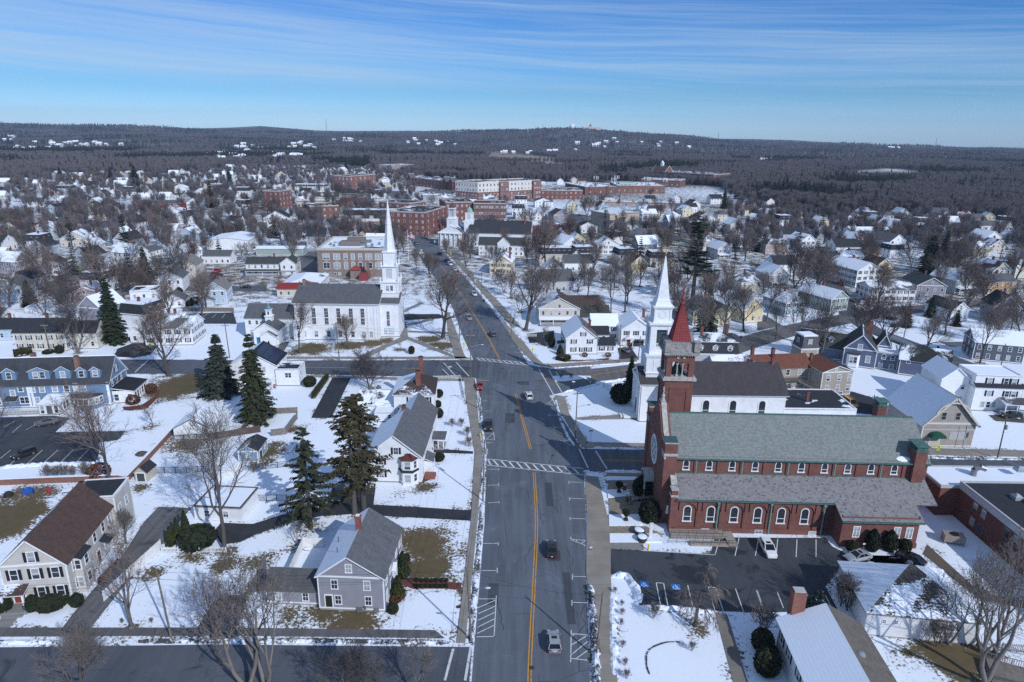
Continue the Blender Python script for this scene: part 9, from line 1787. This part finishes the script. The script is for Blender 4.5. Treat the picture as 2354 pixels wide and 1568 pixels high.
# bushes and low plants
for p,w,hh,lab,kd,sn in(((33,1195,1085),4.0,4.6,'tall clipped dark yew left of the church steps','egg',.35),((33,1258,1300),4.2,4.6,'tall clipped dark yew right of the church steps','egg',0),((33,1005,255),5.6,5.0,'big round holly before the white spire church','round',0),((42,1320,460),2.6,4.2,'tall conical evergreen right of the grey house door','cone',0),((42,1275,650),2.6,3.6,'conical evergreen at the grey house corner','cone',0),((42,1350,345),1.2,1.4,'small round bush behind the tall cone at the grey house','round',0),((42,1235,800),1.6,1.6,'round olive bush at the grey house corner','round',0),((42,1260,700),1.8,1.0,'low brown bush between the cones at the grey house','dead',0),((41,45,790),2.2,2.8,'round evergreen left of the brown roofed house porch','egg',.2),((41,295,775),2.2,2.6,'round evergreen right of the brown roofed house porch','egg',.1),((41,685,735),2.0,2.2,'round evergreen at the corner of the brown roofed house','egg',0),((41,470,745),4.4,1.8,'spreading yellow-green bush before the brown roofed house','round',.3),((41,1510,200),1.8,3.6,'upright golden cedar, left of its row by the driveway','cone',0),((41,1570,130),1.8,3.8,'upright golden cedar, middle of its row by the driveway','cone',0),((41,1640,70),1.8,4.0,'upright golden cedar, right of its row by the driveway','cone',0),((41,1750,210),6.0,3.4,'wide blue-green juniper with snow beside the golden cedars','round',.45),((31,1180,270),3.4,2.4,'round brown bush before the blue house sunroom','dead',0),((31,1340,170),3.0,2.6,'brown shrub at the mulch bed corner','dead',0),((31,880,920),4.4,3.0,'wide brown thicket by the tall bare tree','dead',0),((22,500,1290),3.6,2.8,'round snow dusted bush beside the solar roof house','round',.5),((32,1630,300),1.8,1.9,'round yew by the path, upper','round',.3),((32,1640,210),2.2,2.2,'snow topped yew by the brown hip house','round',.6),((32,1640,390),2.2,2.4,'round yew by the path, lower','round',.2),((44,830,250),2.0,1.9,'dark round bush left of the church side door','round',.15),((44,1005,250),2.3,4.2,'tall dark bush beside the church side door, left','egg',0),((44,1160,250),2.3,4.0,'tall dark bush beside the church side door, right','egg',0),((44,1300,260),1.9,2.4,'snow flecked bush at the transept corner','round',.35),((43,2250,1120),3.0,3.0,'dark round holly at the wall of the snow roof house, upper','round',0),((43,2290,1330),3.4,3.4,'dark round holly at the wall of the snow roof house, lower','round',.25),((43,2300,1230),2.6,3.2,'dark evergreen between the two hollies','egg',.1),((22,1397,1005),2.0,2.6,'round topped evergreen on the church corner lawn','round',.3),((22,140,965),1.8,2.8,'conical evergreen by the blue church door','cone',0),((23,470,1010),2.6,3.4,'conical evergreen at the corner white house','cone',0),((23,395,945),2.4,4.6,'dark narrow evergreen left of the corner white house','egg',0),((23,500,1055),3.6,1.3,'low clipped brown hedge at the corner white house','box',.3),((21,1585,480),3.2,3.2,'dark clipped bush with snow right of the arched window house','egg',.4),((21,1670,580),3.6,2.2,'brown green shrubs before the blue gabled house','round',0),((21,1725,560),4.0,2.8,'brown bush left of the blue gabled house','dead',0),((21,205,1010),4.4,1.6,'snowy low hedge before the cream house door','box',.6),((21,430,1000),3.4,1.2,'low dark hedge right of the cream house door','round',.3),((21,530,1000),2.6,2.6,'round dark bush at the cream house corner','round',0),((21,1780,820),2.8,1.8,'round brown bush at the snowy parking lot','dead',0),((34,1070,340),3.0,3.2,'green bush behind the yellow van yard','round',0),((23,690,1030),1.8,1.4,'brown clipped bush before the corner white house, left','dead',0),((23,895,1030),2.0,1.4,'brown clipped bush before the corner white house, right','dead',0),((32,1640,770),2.4,1.8,'dark low bush by the white bay house entry','round',0),((24,1180,700),3.2,.9,'low snowy hedge at the stop sign corner','box',.7),((24,1200,770),2.2,1.4,'round dark hedge bush at the stop sign corner','round',.3)):
 bush(q(*p),w,hh,lab,kd,None,len(lab),sn)
for i in range(7):
 for j,y in enumerate((525,575)):
  p=q(42,1445+i*43+(i==0)*-5,y+2+(i%2)*3);bush(p,.62,.7,'small round clipped bush lining the red brick path','round','bushes lining the red brick path',40+(i%3),.12)
for i in range(15):
 t=i/14;p=q(22,650-118*t,1230+165*t);bush(p,1.0,1.5,'square clipped cedar with snow on top along the driveway','box','clipped cedars along the driveway',50+(i%3),0,.25)
for p,hh,lab in(((43,955,625),1.0,'small bare shrub in the snowy verge, topmost'),((43,1015,740),1.0,'small bare shrub in the snowy verge, second from the top'),((43,1020,820),1.1,'small bare shrub in the snowy verge, third from the top'),((43,1010,912),1.1,'small bare shrub in the snowy verge, middle'),((43,1025,1110),1.2,'small bare shrub in the snowy verge, third from the bottom'),((43,1045,1270),1.2,'small bare shrub in the snowy verge, second from the bottom'),((43,1055,1385),1.4,'reddish bare shrub at the foot of the snowy verge'),((43,1632,1140),1.5,'bare shrub in the snow ring of the garden'),((43,1295,850),2.4,'round bare shrub below the wheelchair symbols'),((43,2250,1000),4.6,'tall russet shrub by the snow roof house wall'),((44,735,740),5.2,'tall bare shrub at the pyramid roof garage, left'),((44,790,780),5.0,'tall bare shrub at the pyramid roof garage, right'),((31,430,935),3.0,'reddish bare shrub below the parking lot, leftmost'),((31,500,935),2.8,'reddish bare shrub below the parking lot, second'),((31,570,930),3.0,'reddish bare shrub below the parking lot, third'),((31,650,925),2.6,'bare shrub below the parking lot, fourth'),((31,760,920),3.2,'bare shrub below the parking lot, fifth'),((32,1755,470),2.0,'pale bare shrub in the path garden, left'),((32,1835,475),2.2,'pale bare shrub in the path garden, right'),((23,480,1225),1.4,'bare shrub on the traffic island'),((23,568,1225),1.5,'brown shrub on the traffic island'),((41,1340,890),.8,'tiny shrub in the snow by the leaning pole'),((41,1080,895),.8,'tiny shrub in the snow by the white fence'),((32,1890,560),2.4,'dark narrow shrub along the street fence, upper'),((32,1900,650),2.4,'dark narrow shrub along the street fence, lower'),((44,1460,960),4.0,'bare thicket before the pyramid roof garage wall'),((44,1580,1100),4.2,'bare thicket under the forked bare tree'),((31,2240,880),2.6,'bare shrub behind the garden shed fence')):
 o=bare_tree('shrub',q(*p),hh,lab,None,None,'bare_shrub')
ar=smooth_line(px(43,1268,1360,1240,1280,1237,1180,1262,1130,1320,1095,1420,1064,1530,1062),8);m=MB();r=random.Random(2)
for i in range(len(ar)-1):
 if r.random()<.85:m.bar(tuple(ar[i])[:2]+(.1,),tuple(ar[i+1])[:2]+(.1,),.06+.10*r.random(),.08+.10*r.random())
tag(m.build('garden_edging',[needles((.03,.035,.028))]),'dark low edging curving through the snow of the church garden','edging')
# small things
def chair(p,rz,col,lab):
 o=empty('garden_chair',(p.x,p.y,0),rz,lab,'chair');c=plain(col,.6);m=MB();m.slab([(-.3,-.35,.42),(.3,-.35,.42),(.3,.25,.3),(-.3,.25,.3)],.04);m.build('seat',[c],o);m=MB()
 for k in range(5):m.bar((-.26+k*.13,.22,.3),(-.28+k*.14,.55,1.05-.03*(k-2)**2),.1,.03)
 m.build('backrest',[c],o)
 for sx in(-1,1):m=MB();m.box(sx*.36-.07,-.42,.56,sx*.36+.07,.38,.6);m.build('arm',[c],o);m=MB();m.bar((sx*.34,-.36,0),(sx*.34,-.36,.57),.06,.08);m.bar((sx*.34,.5,0),(sx*.34,-.2,.4),.05,.1);m.build('leg',[c],o)
chair(q(31,430,1050),2.6,(.62,.03,.09),'bright red garden chair by the brick retaining wall');chair(q(31,658,1035),-1.2,(.02,.28,.34),'teal garden chair by the snowy table');chair(q(32,268,690),.3,(.24,.07,.05),'brown-red garden chair in the snow, left of the pair');chair(q(32,380,672),-.3,(.24,.07,.05),'brown-red garden chair in the snow, right of the pair');p=q(22,185,1310);chair(p+Vector((0,0,2.5)),.2,(.34,.03,.04),'red chair on the raised deck of the solar roof house')
p=q(31,610,1065);o=empty('garden_table',(p.x,p.y,0),.2,'garden table with snow on top by the retaining wall','table');m=MB();m.box(-1,-.5,.7,1,.5,.76,0);m.box(-.98,-.48,.76,.98,.48,.86,1);m.build('tabletop',[GW,snow_pile(.05)],o)
for sx in(-.9,.9):
 for sy in(-.4,.4):m=MB();m.box(sx-.04,sy-.04,0,sx+.04,sy+.04,.7);m.build('leg',[GW],o)
p=q(31,255,1060);o=empty('covered_grill',(p.x,p.y,0),.2,'barbecue under a blue cover by the retaining wall','grill');m=MB();m.prism([(-.9,-.4),(.9,-.4),(.9,.4),(-.9,.4)],.05,1.0);m.lathe([(.55,1.0),(.5,1.2),(.2,1.3)],4,0,0,rot=pi/4);m.build('cover',[plain((.02,.10,.42),.6)],o);m=MB();m.tube((.95,-.3,0),(.95,-.3,.9),.04,.04,6);m.build('handle',[DARKMETAL],o)
p=q(31,75,1080);m=MB();m.lathe([(.9,0),(.8,.5),(.3,.9),(.05,1.0)],9);tag(m.build('tarp_bundle',[plain((.02,.025,.03),.7)],None,(p.x,p.y,0)),'dark tarpaulin covered heap at the left by the retaining wall','bundle')
p=q(31,1255,720);m=MB();m.lathe([(1.2,0),(1.25,.4),(.9,.8),(.3,1.0)],7);bo=tag(m.build('boulder',[plain((.10,.095,.09),.9,0,.1,.4)],None,(p.x,p.y,0)),'dark boulder in the snow by the retaining wall','boulder');bo.scale=(1.2,.8,.8)
for p,lab,sc in(((43,1170,105),'snow filled barrel planter by the church ramp, upper',1.0),((43,1193,170),'snow filled barrel planter by the church ramp, lower',.9)):
 c=q(*p);o=empty('barrel_planter',(c.x,c.y,0),0,lab,'planter');m=MB();m.lathe([(.75*sc,0),(1.0*sc,.5),(1.0*sc,.95)],14);m.build('tub',[plain((.05,.045,.045),.7)],o);m=MB();m.lathe([(.94*sc,.9),(.85*sc,1.08),(.3*sc,1.18)],14);m.build('snow_cap',[snow_pile(.03)],o)
for p,lab in(((33,990,1055),'dark urn planter with greenery on the upper snow bed'),((33,1052,1305),'dark urn planter with greenery on the lower snow bed')):
 c=q(*p);o=empty('urn_planter',(c.x,c.y,.2),0,lab,'planter');m=MB();m.box(-.35,-.35,0,.35,.35,.35);m.lathe([(.16,.35),(.14,.6),(.42,1.0),(.46,1.2)],12);m.build('urn',[plain((.02,.03,.028),.5)],o);g_=link('greenery',bush_mesh(61,'round',.15),o,(0,0,1.15));g_.scale=(1.5,1.5,1.1)
p=q(44,1720,180);o=empty('cooling_unit',(p.x,p.y,0),-.3,'beige rooftop-style cooling unit on legs beside the brick school','machine');m=MB();m.box(-1.6,-1,.5,1.6,1,1.7);m.build('casing',[plain((.30,.25,.22),.7)],o);m=MB();m.lathe([(.75,1.7),(.7,1.76)],14);m.build('fan',[DARKMETAL],o)
for sx in(-1.5,1.5):
 for sy in(-.9,.9):m=MB();m.box(sx-.06,sy-.06,0,sx+.06,sy+.06,.5);m.build('leg',[GREYMETAL],o)
for p,lab,c in(((21,1760,448),'blue wheeled bin on the lane by the blue gabled house',(.02,.06,.20)),((23,2070,872),'blue wheeled bin on the cross street kerb',(.02,.06,.22)),((24,1703,1135),'dark wheeled bin behind the indigo house, left of the pair',(.02,.03,.05)),((24,1728,1138),'dark wheeled bin behind the indigo house, right of the pair',(.02,.03,.05)),((24,1972,1145),'blue wheeled bin beside the dark slate house pole',(.02,.06,.2)),((24,1592,965),'black wheeled bin across from the indigo house',(.015,.015,.018)),((22,2036,545),'black litter bin on the pavement under the bare oak',(.012,.012,.014)),((41,15,480),'dark wheeled bin left of the brown roofed house',(.03,.05,.08))):
 c0=q(*p);o=empty('wheeled_bin',(c0 .x,c0 .y,0),.3,lab,'bin');m=MB();m.slab([(-.3,-.35,1.0),(.3,-.35,1.0),(.3,.35,1.05),(-.3,.35,1.05)],.06);m.build('lid',[plain(c,.5)],o);m=MB();m.prism([(-.26,-.3),(.26,-.3),(.26,.3),(-.26,.3)],.08,.96);m.build('bin_body',[plain(c,.5)],o)
 for sx in(-.24,.24):m=MB();m.lathe([(.1,-.04),(.1,.04)],8);w_=m.build('wheel',[RUBBER],o,(sx,.3,.1));w_.rotation_euler=(0,pi/2,0)
r=random.Random(9);gv=MB();gv.prism([(-.45,-.1),(.45,-.1),(.45,.1),(-.45,.1)],-.1,.9);gv.prism([(-.32,-.1),(.32,-.1),(.32,.1),(-.32,.1)],.9,1.15);gmesh=gv.mesh('gravestone',[plain((.09,.09,.095),.9)])
for i in range(34):
 x,y=((345+24*(i%5)+r.uniform(-8,8),1158+14*(i//5%2))if i<10 else(300+13*(i-10)+r.uniform(-4,4),1192)if i<15 else(382+24*(i-15),1222)if i<19 else(508+10*(i-19),1188)if i<22 else(2080+r.uniform(-80,260),1180+r.uniform(-20,120)))
 c=q(12 if i<22 else 14,x,y);g_=link('gravestone',gmesh,None,(c.x,c.y,0),r.uniform(-.2,.2));k=r.uniform(1.2,1.7)if i<22 else r.uniform(1.5,2.0);g_.scale=(k,k,k);tag(g_,'dark rounded gravestone standing in the snowy graveyard','gravestone','gravestones in the snow')
p=q(22,1370,180);o=empty('flagpole',(p.x,p.y,0),0,'tall white flagpole with striped flag left of the main street','flagpole');hh=height_to(p,12,1365,1095);m=MB();m.tube((0,0,0),(0,0,hh),.14,.08,8);m.lathe([(.2,hh),(.05,hh+.3)],8);m.build('pole',[TRIM],o)
def flag(o,z,w,h_):
 m=MB();n=10
 for k in range(13):
  z0,z1=z-h_*k/13,z-h_*(k+1)/13
  for i in range(n):
   if k<7 and i<4:mi=2
   else:mi=k%2
   x0,x1=w*i/n,w*(i+1)/n;f=lambda x:(.14+x,.16*math.sin(x*3.2),-.35*x)
   a,b=f(x0),f(x1);m.poly([(a[0],a[1],z1+a[2]),(b[0],b[1],z1+b[2]),(b[0],b[1],z0+b[2]),(a[0],a[1],z0+a[2])],mi)
 fo=m.build('flag',[plain((.42,.03,.05)),TRIM,plain((.03,.05,.16))],o);st=MB()
 for a in range(4):
  for b in range(4):st.box(.2+w*.4*a/4+.05,-.06+.16*math.sin(w*.4*a/4*3.2),z-.25-h_*.5*b/4-.35*(w*.4*a/4)-.1,.2+w*.4*a/4+.15,-.05+.16*math.sin(w*.4*a/4*3.2)+.02,z-.25-h_*.5*b/4-.35*(w*.4*a/4))
 st.build('stars',[TRIM],fo)
flag(o,hh-1.2,3.6,2.2)
def far(u,v0,dist):
 """point on the sight line u at a distance, standing on the hill there"""
 d=G(u,700);a=math.atan2(d.x,d.y);x,y=dist*math.sin(a),dist*math.cos(a);return Vector((x,y,float(hill(x,y))))
p=far(1300,0,3850);o=empty('water_tank',p,0,'white water tank on the wooded hill top','water tank');m=MB();m.lathe([(13,0),(13,24),(11,28),(7,30),(1,31)],24);m.build('tank',[TRIM],o,smooth=True)
p=far(1340,0,3800);h=House('hilltop_building','long pale building with red pointed roof on the hill','building',(p.x-45,p.y),rz=0);h.root.location.z=p.z;h.block(0,0,100,30,20,plain((.6,.57,.52)),base=0,trim=False);h.flat(0,0,100,30,20,flatroof(.9),.5);h.wins((0,0,100,30),'f',[6+8*i for i in range(12)],[6,13],3,3);m=MB();m.box(35,-2,0,51,14,22,1);m.lathe([(10,22),(.3,36)],4,43,6,0,rot=pi/4);h.part('pointed_roof',m,[plain((.22,.03,.04)),plain((.6,.57,.52))])
for u,ds,hh,lab in((778,5200,95,'thin radio mast on the left skyline'),(1613,3900,72,'lattice radio mast on the right skyline'),(1238,3850,38,'short mast left of the water tank'),(2080,5200,60,'faint mast far right on the skyline')):
 p=far(u,0,ds);o=empty('radio_mast',p,0,lab,'mast');m=MB();w0=hh*.05
 for k in range(3):a=k*2.094;m.tube((w0*cos(a),w0*sin(a),-5),(.3*cos(a),.3*sin(a),hh),.5,.3,4)
 for j in range(8):
  for k in range(3):a,b=k*2.094,(k+1)*2.094;w1,w2=w0*(1-j/8),w0*(1-(j+1)/8);m.tube((w1*cos(a),w1*sin(a),hh*j/8),(w2*cos(b),w2*sin(b),hh*(j+1)/8),.22,.22,3)
 m.build('lattice',[plain((.12,.11,.12))],o)
for x,b,t,lab in((780,785,615,'phone mast before the brick supermarket, leftmost'),(935,800,630,'phone mast with three panels right of the supermarket'),(962,785,610,'slim phone mast beside the three panel one'),(1222,800,622,'phone mast before the pale green skylight, left of the pair'),(1242,790,625,'phone mast before the pale green skylight, right of the pair'),(1390,780,640,'thin grey mast at the right end of the brick annex')):
 p=q(13,x,b);hh=height_to(p,13,x,t);o=empty('phone_mast',(p.x,p.y,0),0,lab,'mast');m=MB();m.tube((0,0,0),(0,0,hh),.6,.35,8);m.build('pole',[GREYMETAL],o)
 for k in range(5):m=MB();m.box(-.35,-.2,hh-3.5,.35,.2,hh+.3);a=MB();n_=m.build('antenna_panel',[plain((.55,.56,.58))],o,(2.6*cos(k*1.256),2.6*sin(k*1.256),0))
 m=MB();m.lathe([(2.7,hh-2),(2.7,hh-1.6)],10);m.build('antenna_ring',[GREYMETAL],o)
hm=MB();hm.box(0,0,0,12,10,6,skip='b');hm.poly([(0,0,6),(0,10,6),(0,5,10)][::-1]);hm.poly([(12,0,6),(12,10,6),(12,5,10)]);hm=hm.mesh('wall',[plain((.50,.50,.50))]);hr=MB();hr.slab([(-.5,-.5,5.9),(12.5,-.5,5.9),(12.5,5,10.1),(-.5,5,10.1)],.4);hr.slab([(12.5,10.5,5.9),(-.5,10.5,5.9),(-.5,5,10.1),(12.5,5,10.1)],.4);hr=hr.mesh('roof',[snow_pile(.05)])
fi=[];r=random.Random(31)
for c,n,su,sv in(((1340,333),10,60,10),((990,327),14,50,8),((820,325),8,40,8),((720,336),10,50,6),((250,332),16,90,8),((130,345),8,60,6),((600,340),10,40,8),((1230,352),8,90,6),((80,320),6,40,6),((1500,333),6,60,6),((560,362),10,40,6),((680,362),10,50,5),((2000,340),5,80,3),((1700,372),3,40,3)):
 for _ in range(n):
  u,v=r.gauss(c[0],su*.5),r.gauss(c[1],sv*.5);d0=G(u,700);a=math.atan2(d0 .x,d0 .y);best=None
  for ds in range(1000,4600,60):
   x,y=ds*math.sin(a),ds*math.cos(a);z=float(hill(x,y))+8
   if proj(x,y,z)[1]<=v:best=(x,y,z-8);break
  if not best:continue
  o=empty('far_house',best,r.uniform(-.6,.6),None,'house','pale houses in the far woods');k=r.uniform(.7,1.25);o.scale=(k*1.2,k,k);link('wall',hm,o);link('roof',hr,o);o.location.z+=5;fi.append((o,'pale far house',u,v))
auto_labels(fi)
# the walker by the church steps
def skin_body(name,J,E,mat,parent,root=0,sub=1):
 me=bpy.data.meshes.new(name);me.from_pydata([j[:3]for j in J],E,[]);o=bpy.data.objects.new(name,me);COL.objects.link(o);o.parent=parent;KIDS.setdefault(parent.name,[]).append(o)
 o.modifiers.new('skin','SKIN');o.modifiers.new('sub','SUBSURF').levels=sub;o.modifiers['sub'].render_levels=sub
 for i,j in enumerate(J):me.skin_vertices[0].data[i].radius=(j[3],j[4]if len(j)>4 else j[3])
 me.skin_vertices[0].data[root].use_root=True;me.materials.append(mat);return o
p=q(33,1090,1162);o=empty('person',(p.x,p.y,.1),pi/2+.3,'person in dark jacket and khaki trousers walking by the church steps','person')
skin_c=plain((.36,.20,.14),.6)
J=[(0,0,.95,.13,.10),(0,.0,1.18,.14,.11),(0,.02,1.40,.17,.11),(0,.03,1.50,.06),(0,.04,1.56,.055),(0,.055,1.66,.085,.095),(0,.05,1.75,.06,.07),(.18,.02,1.42,.065),(.24,-.10,1.16,.05),(.22,.02,.93,.038),(.215,.07,.86,.03,.045),(-.18,.02,1.42,.065),(-.25,.10,1.17,.05),(-.22,.26,1.0,.038),(-.215,.32,.96,.03,.045),(.09,0,.90,.095),(.10,.20,.50,.065),(.10,.30,.10,.045),(.10,.42,.05,.04),(-.09,0,.90,.095),(-.10,-.08,.50,.065),(-.10,-.38,.14,.045),(-.10,-.32,.05,.04)]
for sx,b,w in((1,10,(.215,.07,.86)),(-1,14,(-.215,.32,.96))):
 for f in range(4):J.append((w[0]+sx*.005,w[1]-.025+f*.018+.02,w[2]-.075+.006*abs(f-1.5),.009));
 J.append((w[0]-sx*.035,w[1]+.04,w[2]-.03,.010))
E_=[(0,1),(1,2),(2,3),(3,4),(4,5),(5,6),(2,7),(7,8),(8,9),(9,10),(2,11),(11,12),(12,13),(13,14),(0,15),(15,16),(16,17),(17,18),(0,19),(19,20),(20,21),(21,22)]+[(10,23+k)for k in range(5)]+[(14,28+k)for k in range(5)]
bd=skin_body('body',J,E_,skin_c,o)
tr=skin_body('trousers',[(0,0,.97,.15,.12),(.09,0,.90,.115),(.10,.20,.50,.085),(.10,.295,.13,.07),(-.09,0,.90,.115),(-.10,-.08,.50,.085),(-.10,-.37,.17,.07)],[(0,1),(1,2),(2,3),(0,4),(4,5),(5,6)],plain((.30,.24,.17),.9),o)
jk=skin_body('jacket',[(0,0,.92,.17,.135),(0,0,1.18,.175,.14),(0,.02,1.42,.19,.13),(0,.03,1.5,.08),(.19,.02,1.42,.085),(.25,-.10,1.16,.07),(.225,.01,.95,.058),(-.19,.02,1.42,.085),(-.26,.10,1.17,.07),(-.225,.25,1.01,.058)],[(0,1),(1,2),(2,3),(2,4),(4,5),(5,6),(2,7),(7,8),(8,9)],plain((.012,.013,.016),.8),o)
hr_=skin_body('hair',[(0,.035,1.70,.095,.10),(0,.03,1.76,.075,.085),(0,-.01,1.66,.07,.05)],[(0,1),(0,2)],plain((.02,.014,.01),.8),o)
fc=MB();fc.lathe([(.012,-.02),(.016,0),(.004,.02)],6,0,.152);fc.box(-.04,.138,.018,-.022,.15,.03,1);fc.box(.022,.138,.018,.04,.15,.03,1);fc.box(-.022,.138,-.055,.022,.148,-.045,1);fc.lathe([(.02,-.025),(.022,.02)],6,.09,.05);fc.lathe([(.02,-.025),(.022,.02)],6,-.09,.05);fc.build('face',[skin_c,plain((.03,.02,.02))],o,(0,0,1.655))
for sx,y in((.10,.40),(-.10,-.34)):m=MB();m.box(-.05,-.13,0,.05,.14,.09);m.build('shoe',[RUBBER],o,(sx,y-.04,.0 if sx>0 else.02))
# the air between here and the hills
m=MB();m.box(-9600,-700,-45,9600,10100,320);hz=m.build('haze',[]);hz['kind']='stuff'
mt=bpy.data.materials.new('haze_air');mt.use_nodes=True;nn=mt.node_tree.nodes;nn.remove(nn['Principled BSDF']);pv=nn.new('ShaderNodeVolumePrincipled');pv.inputs['Color'].default_value=(.60,.76,1.0,1);pv.inputs['Density'].default_value=.00007;pv.inputs['Anisotropy'].default_value=0.0
mt.node_tree.links.new(pv.outputs[0],nn['Material Output'].inputs['Volume']);hz.data.materials.append(mt)
S.cycles.volume_bounces=0
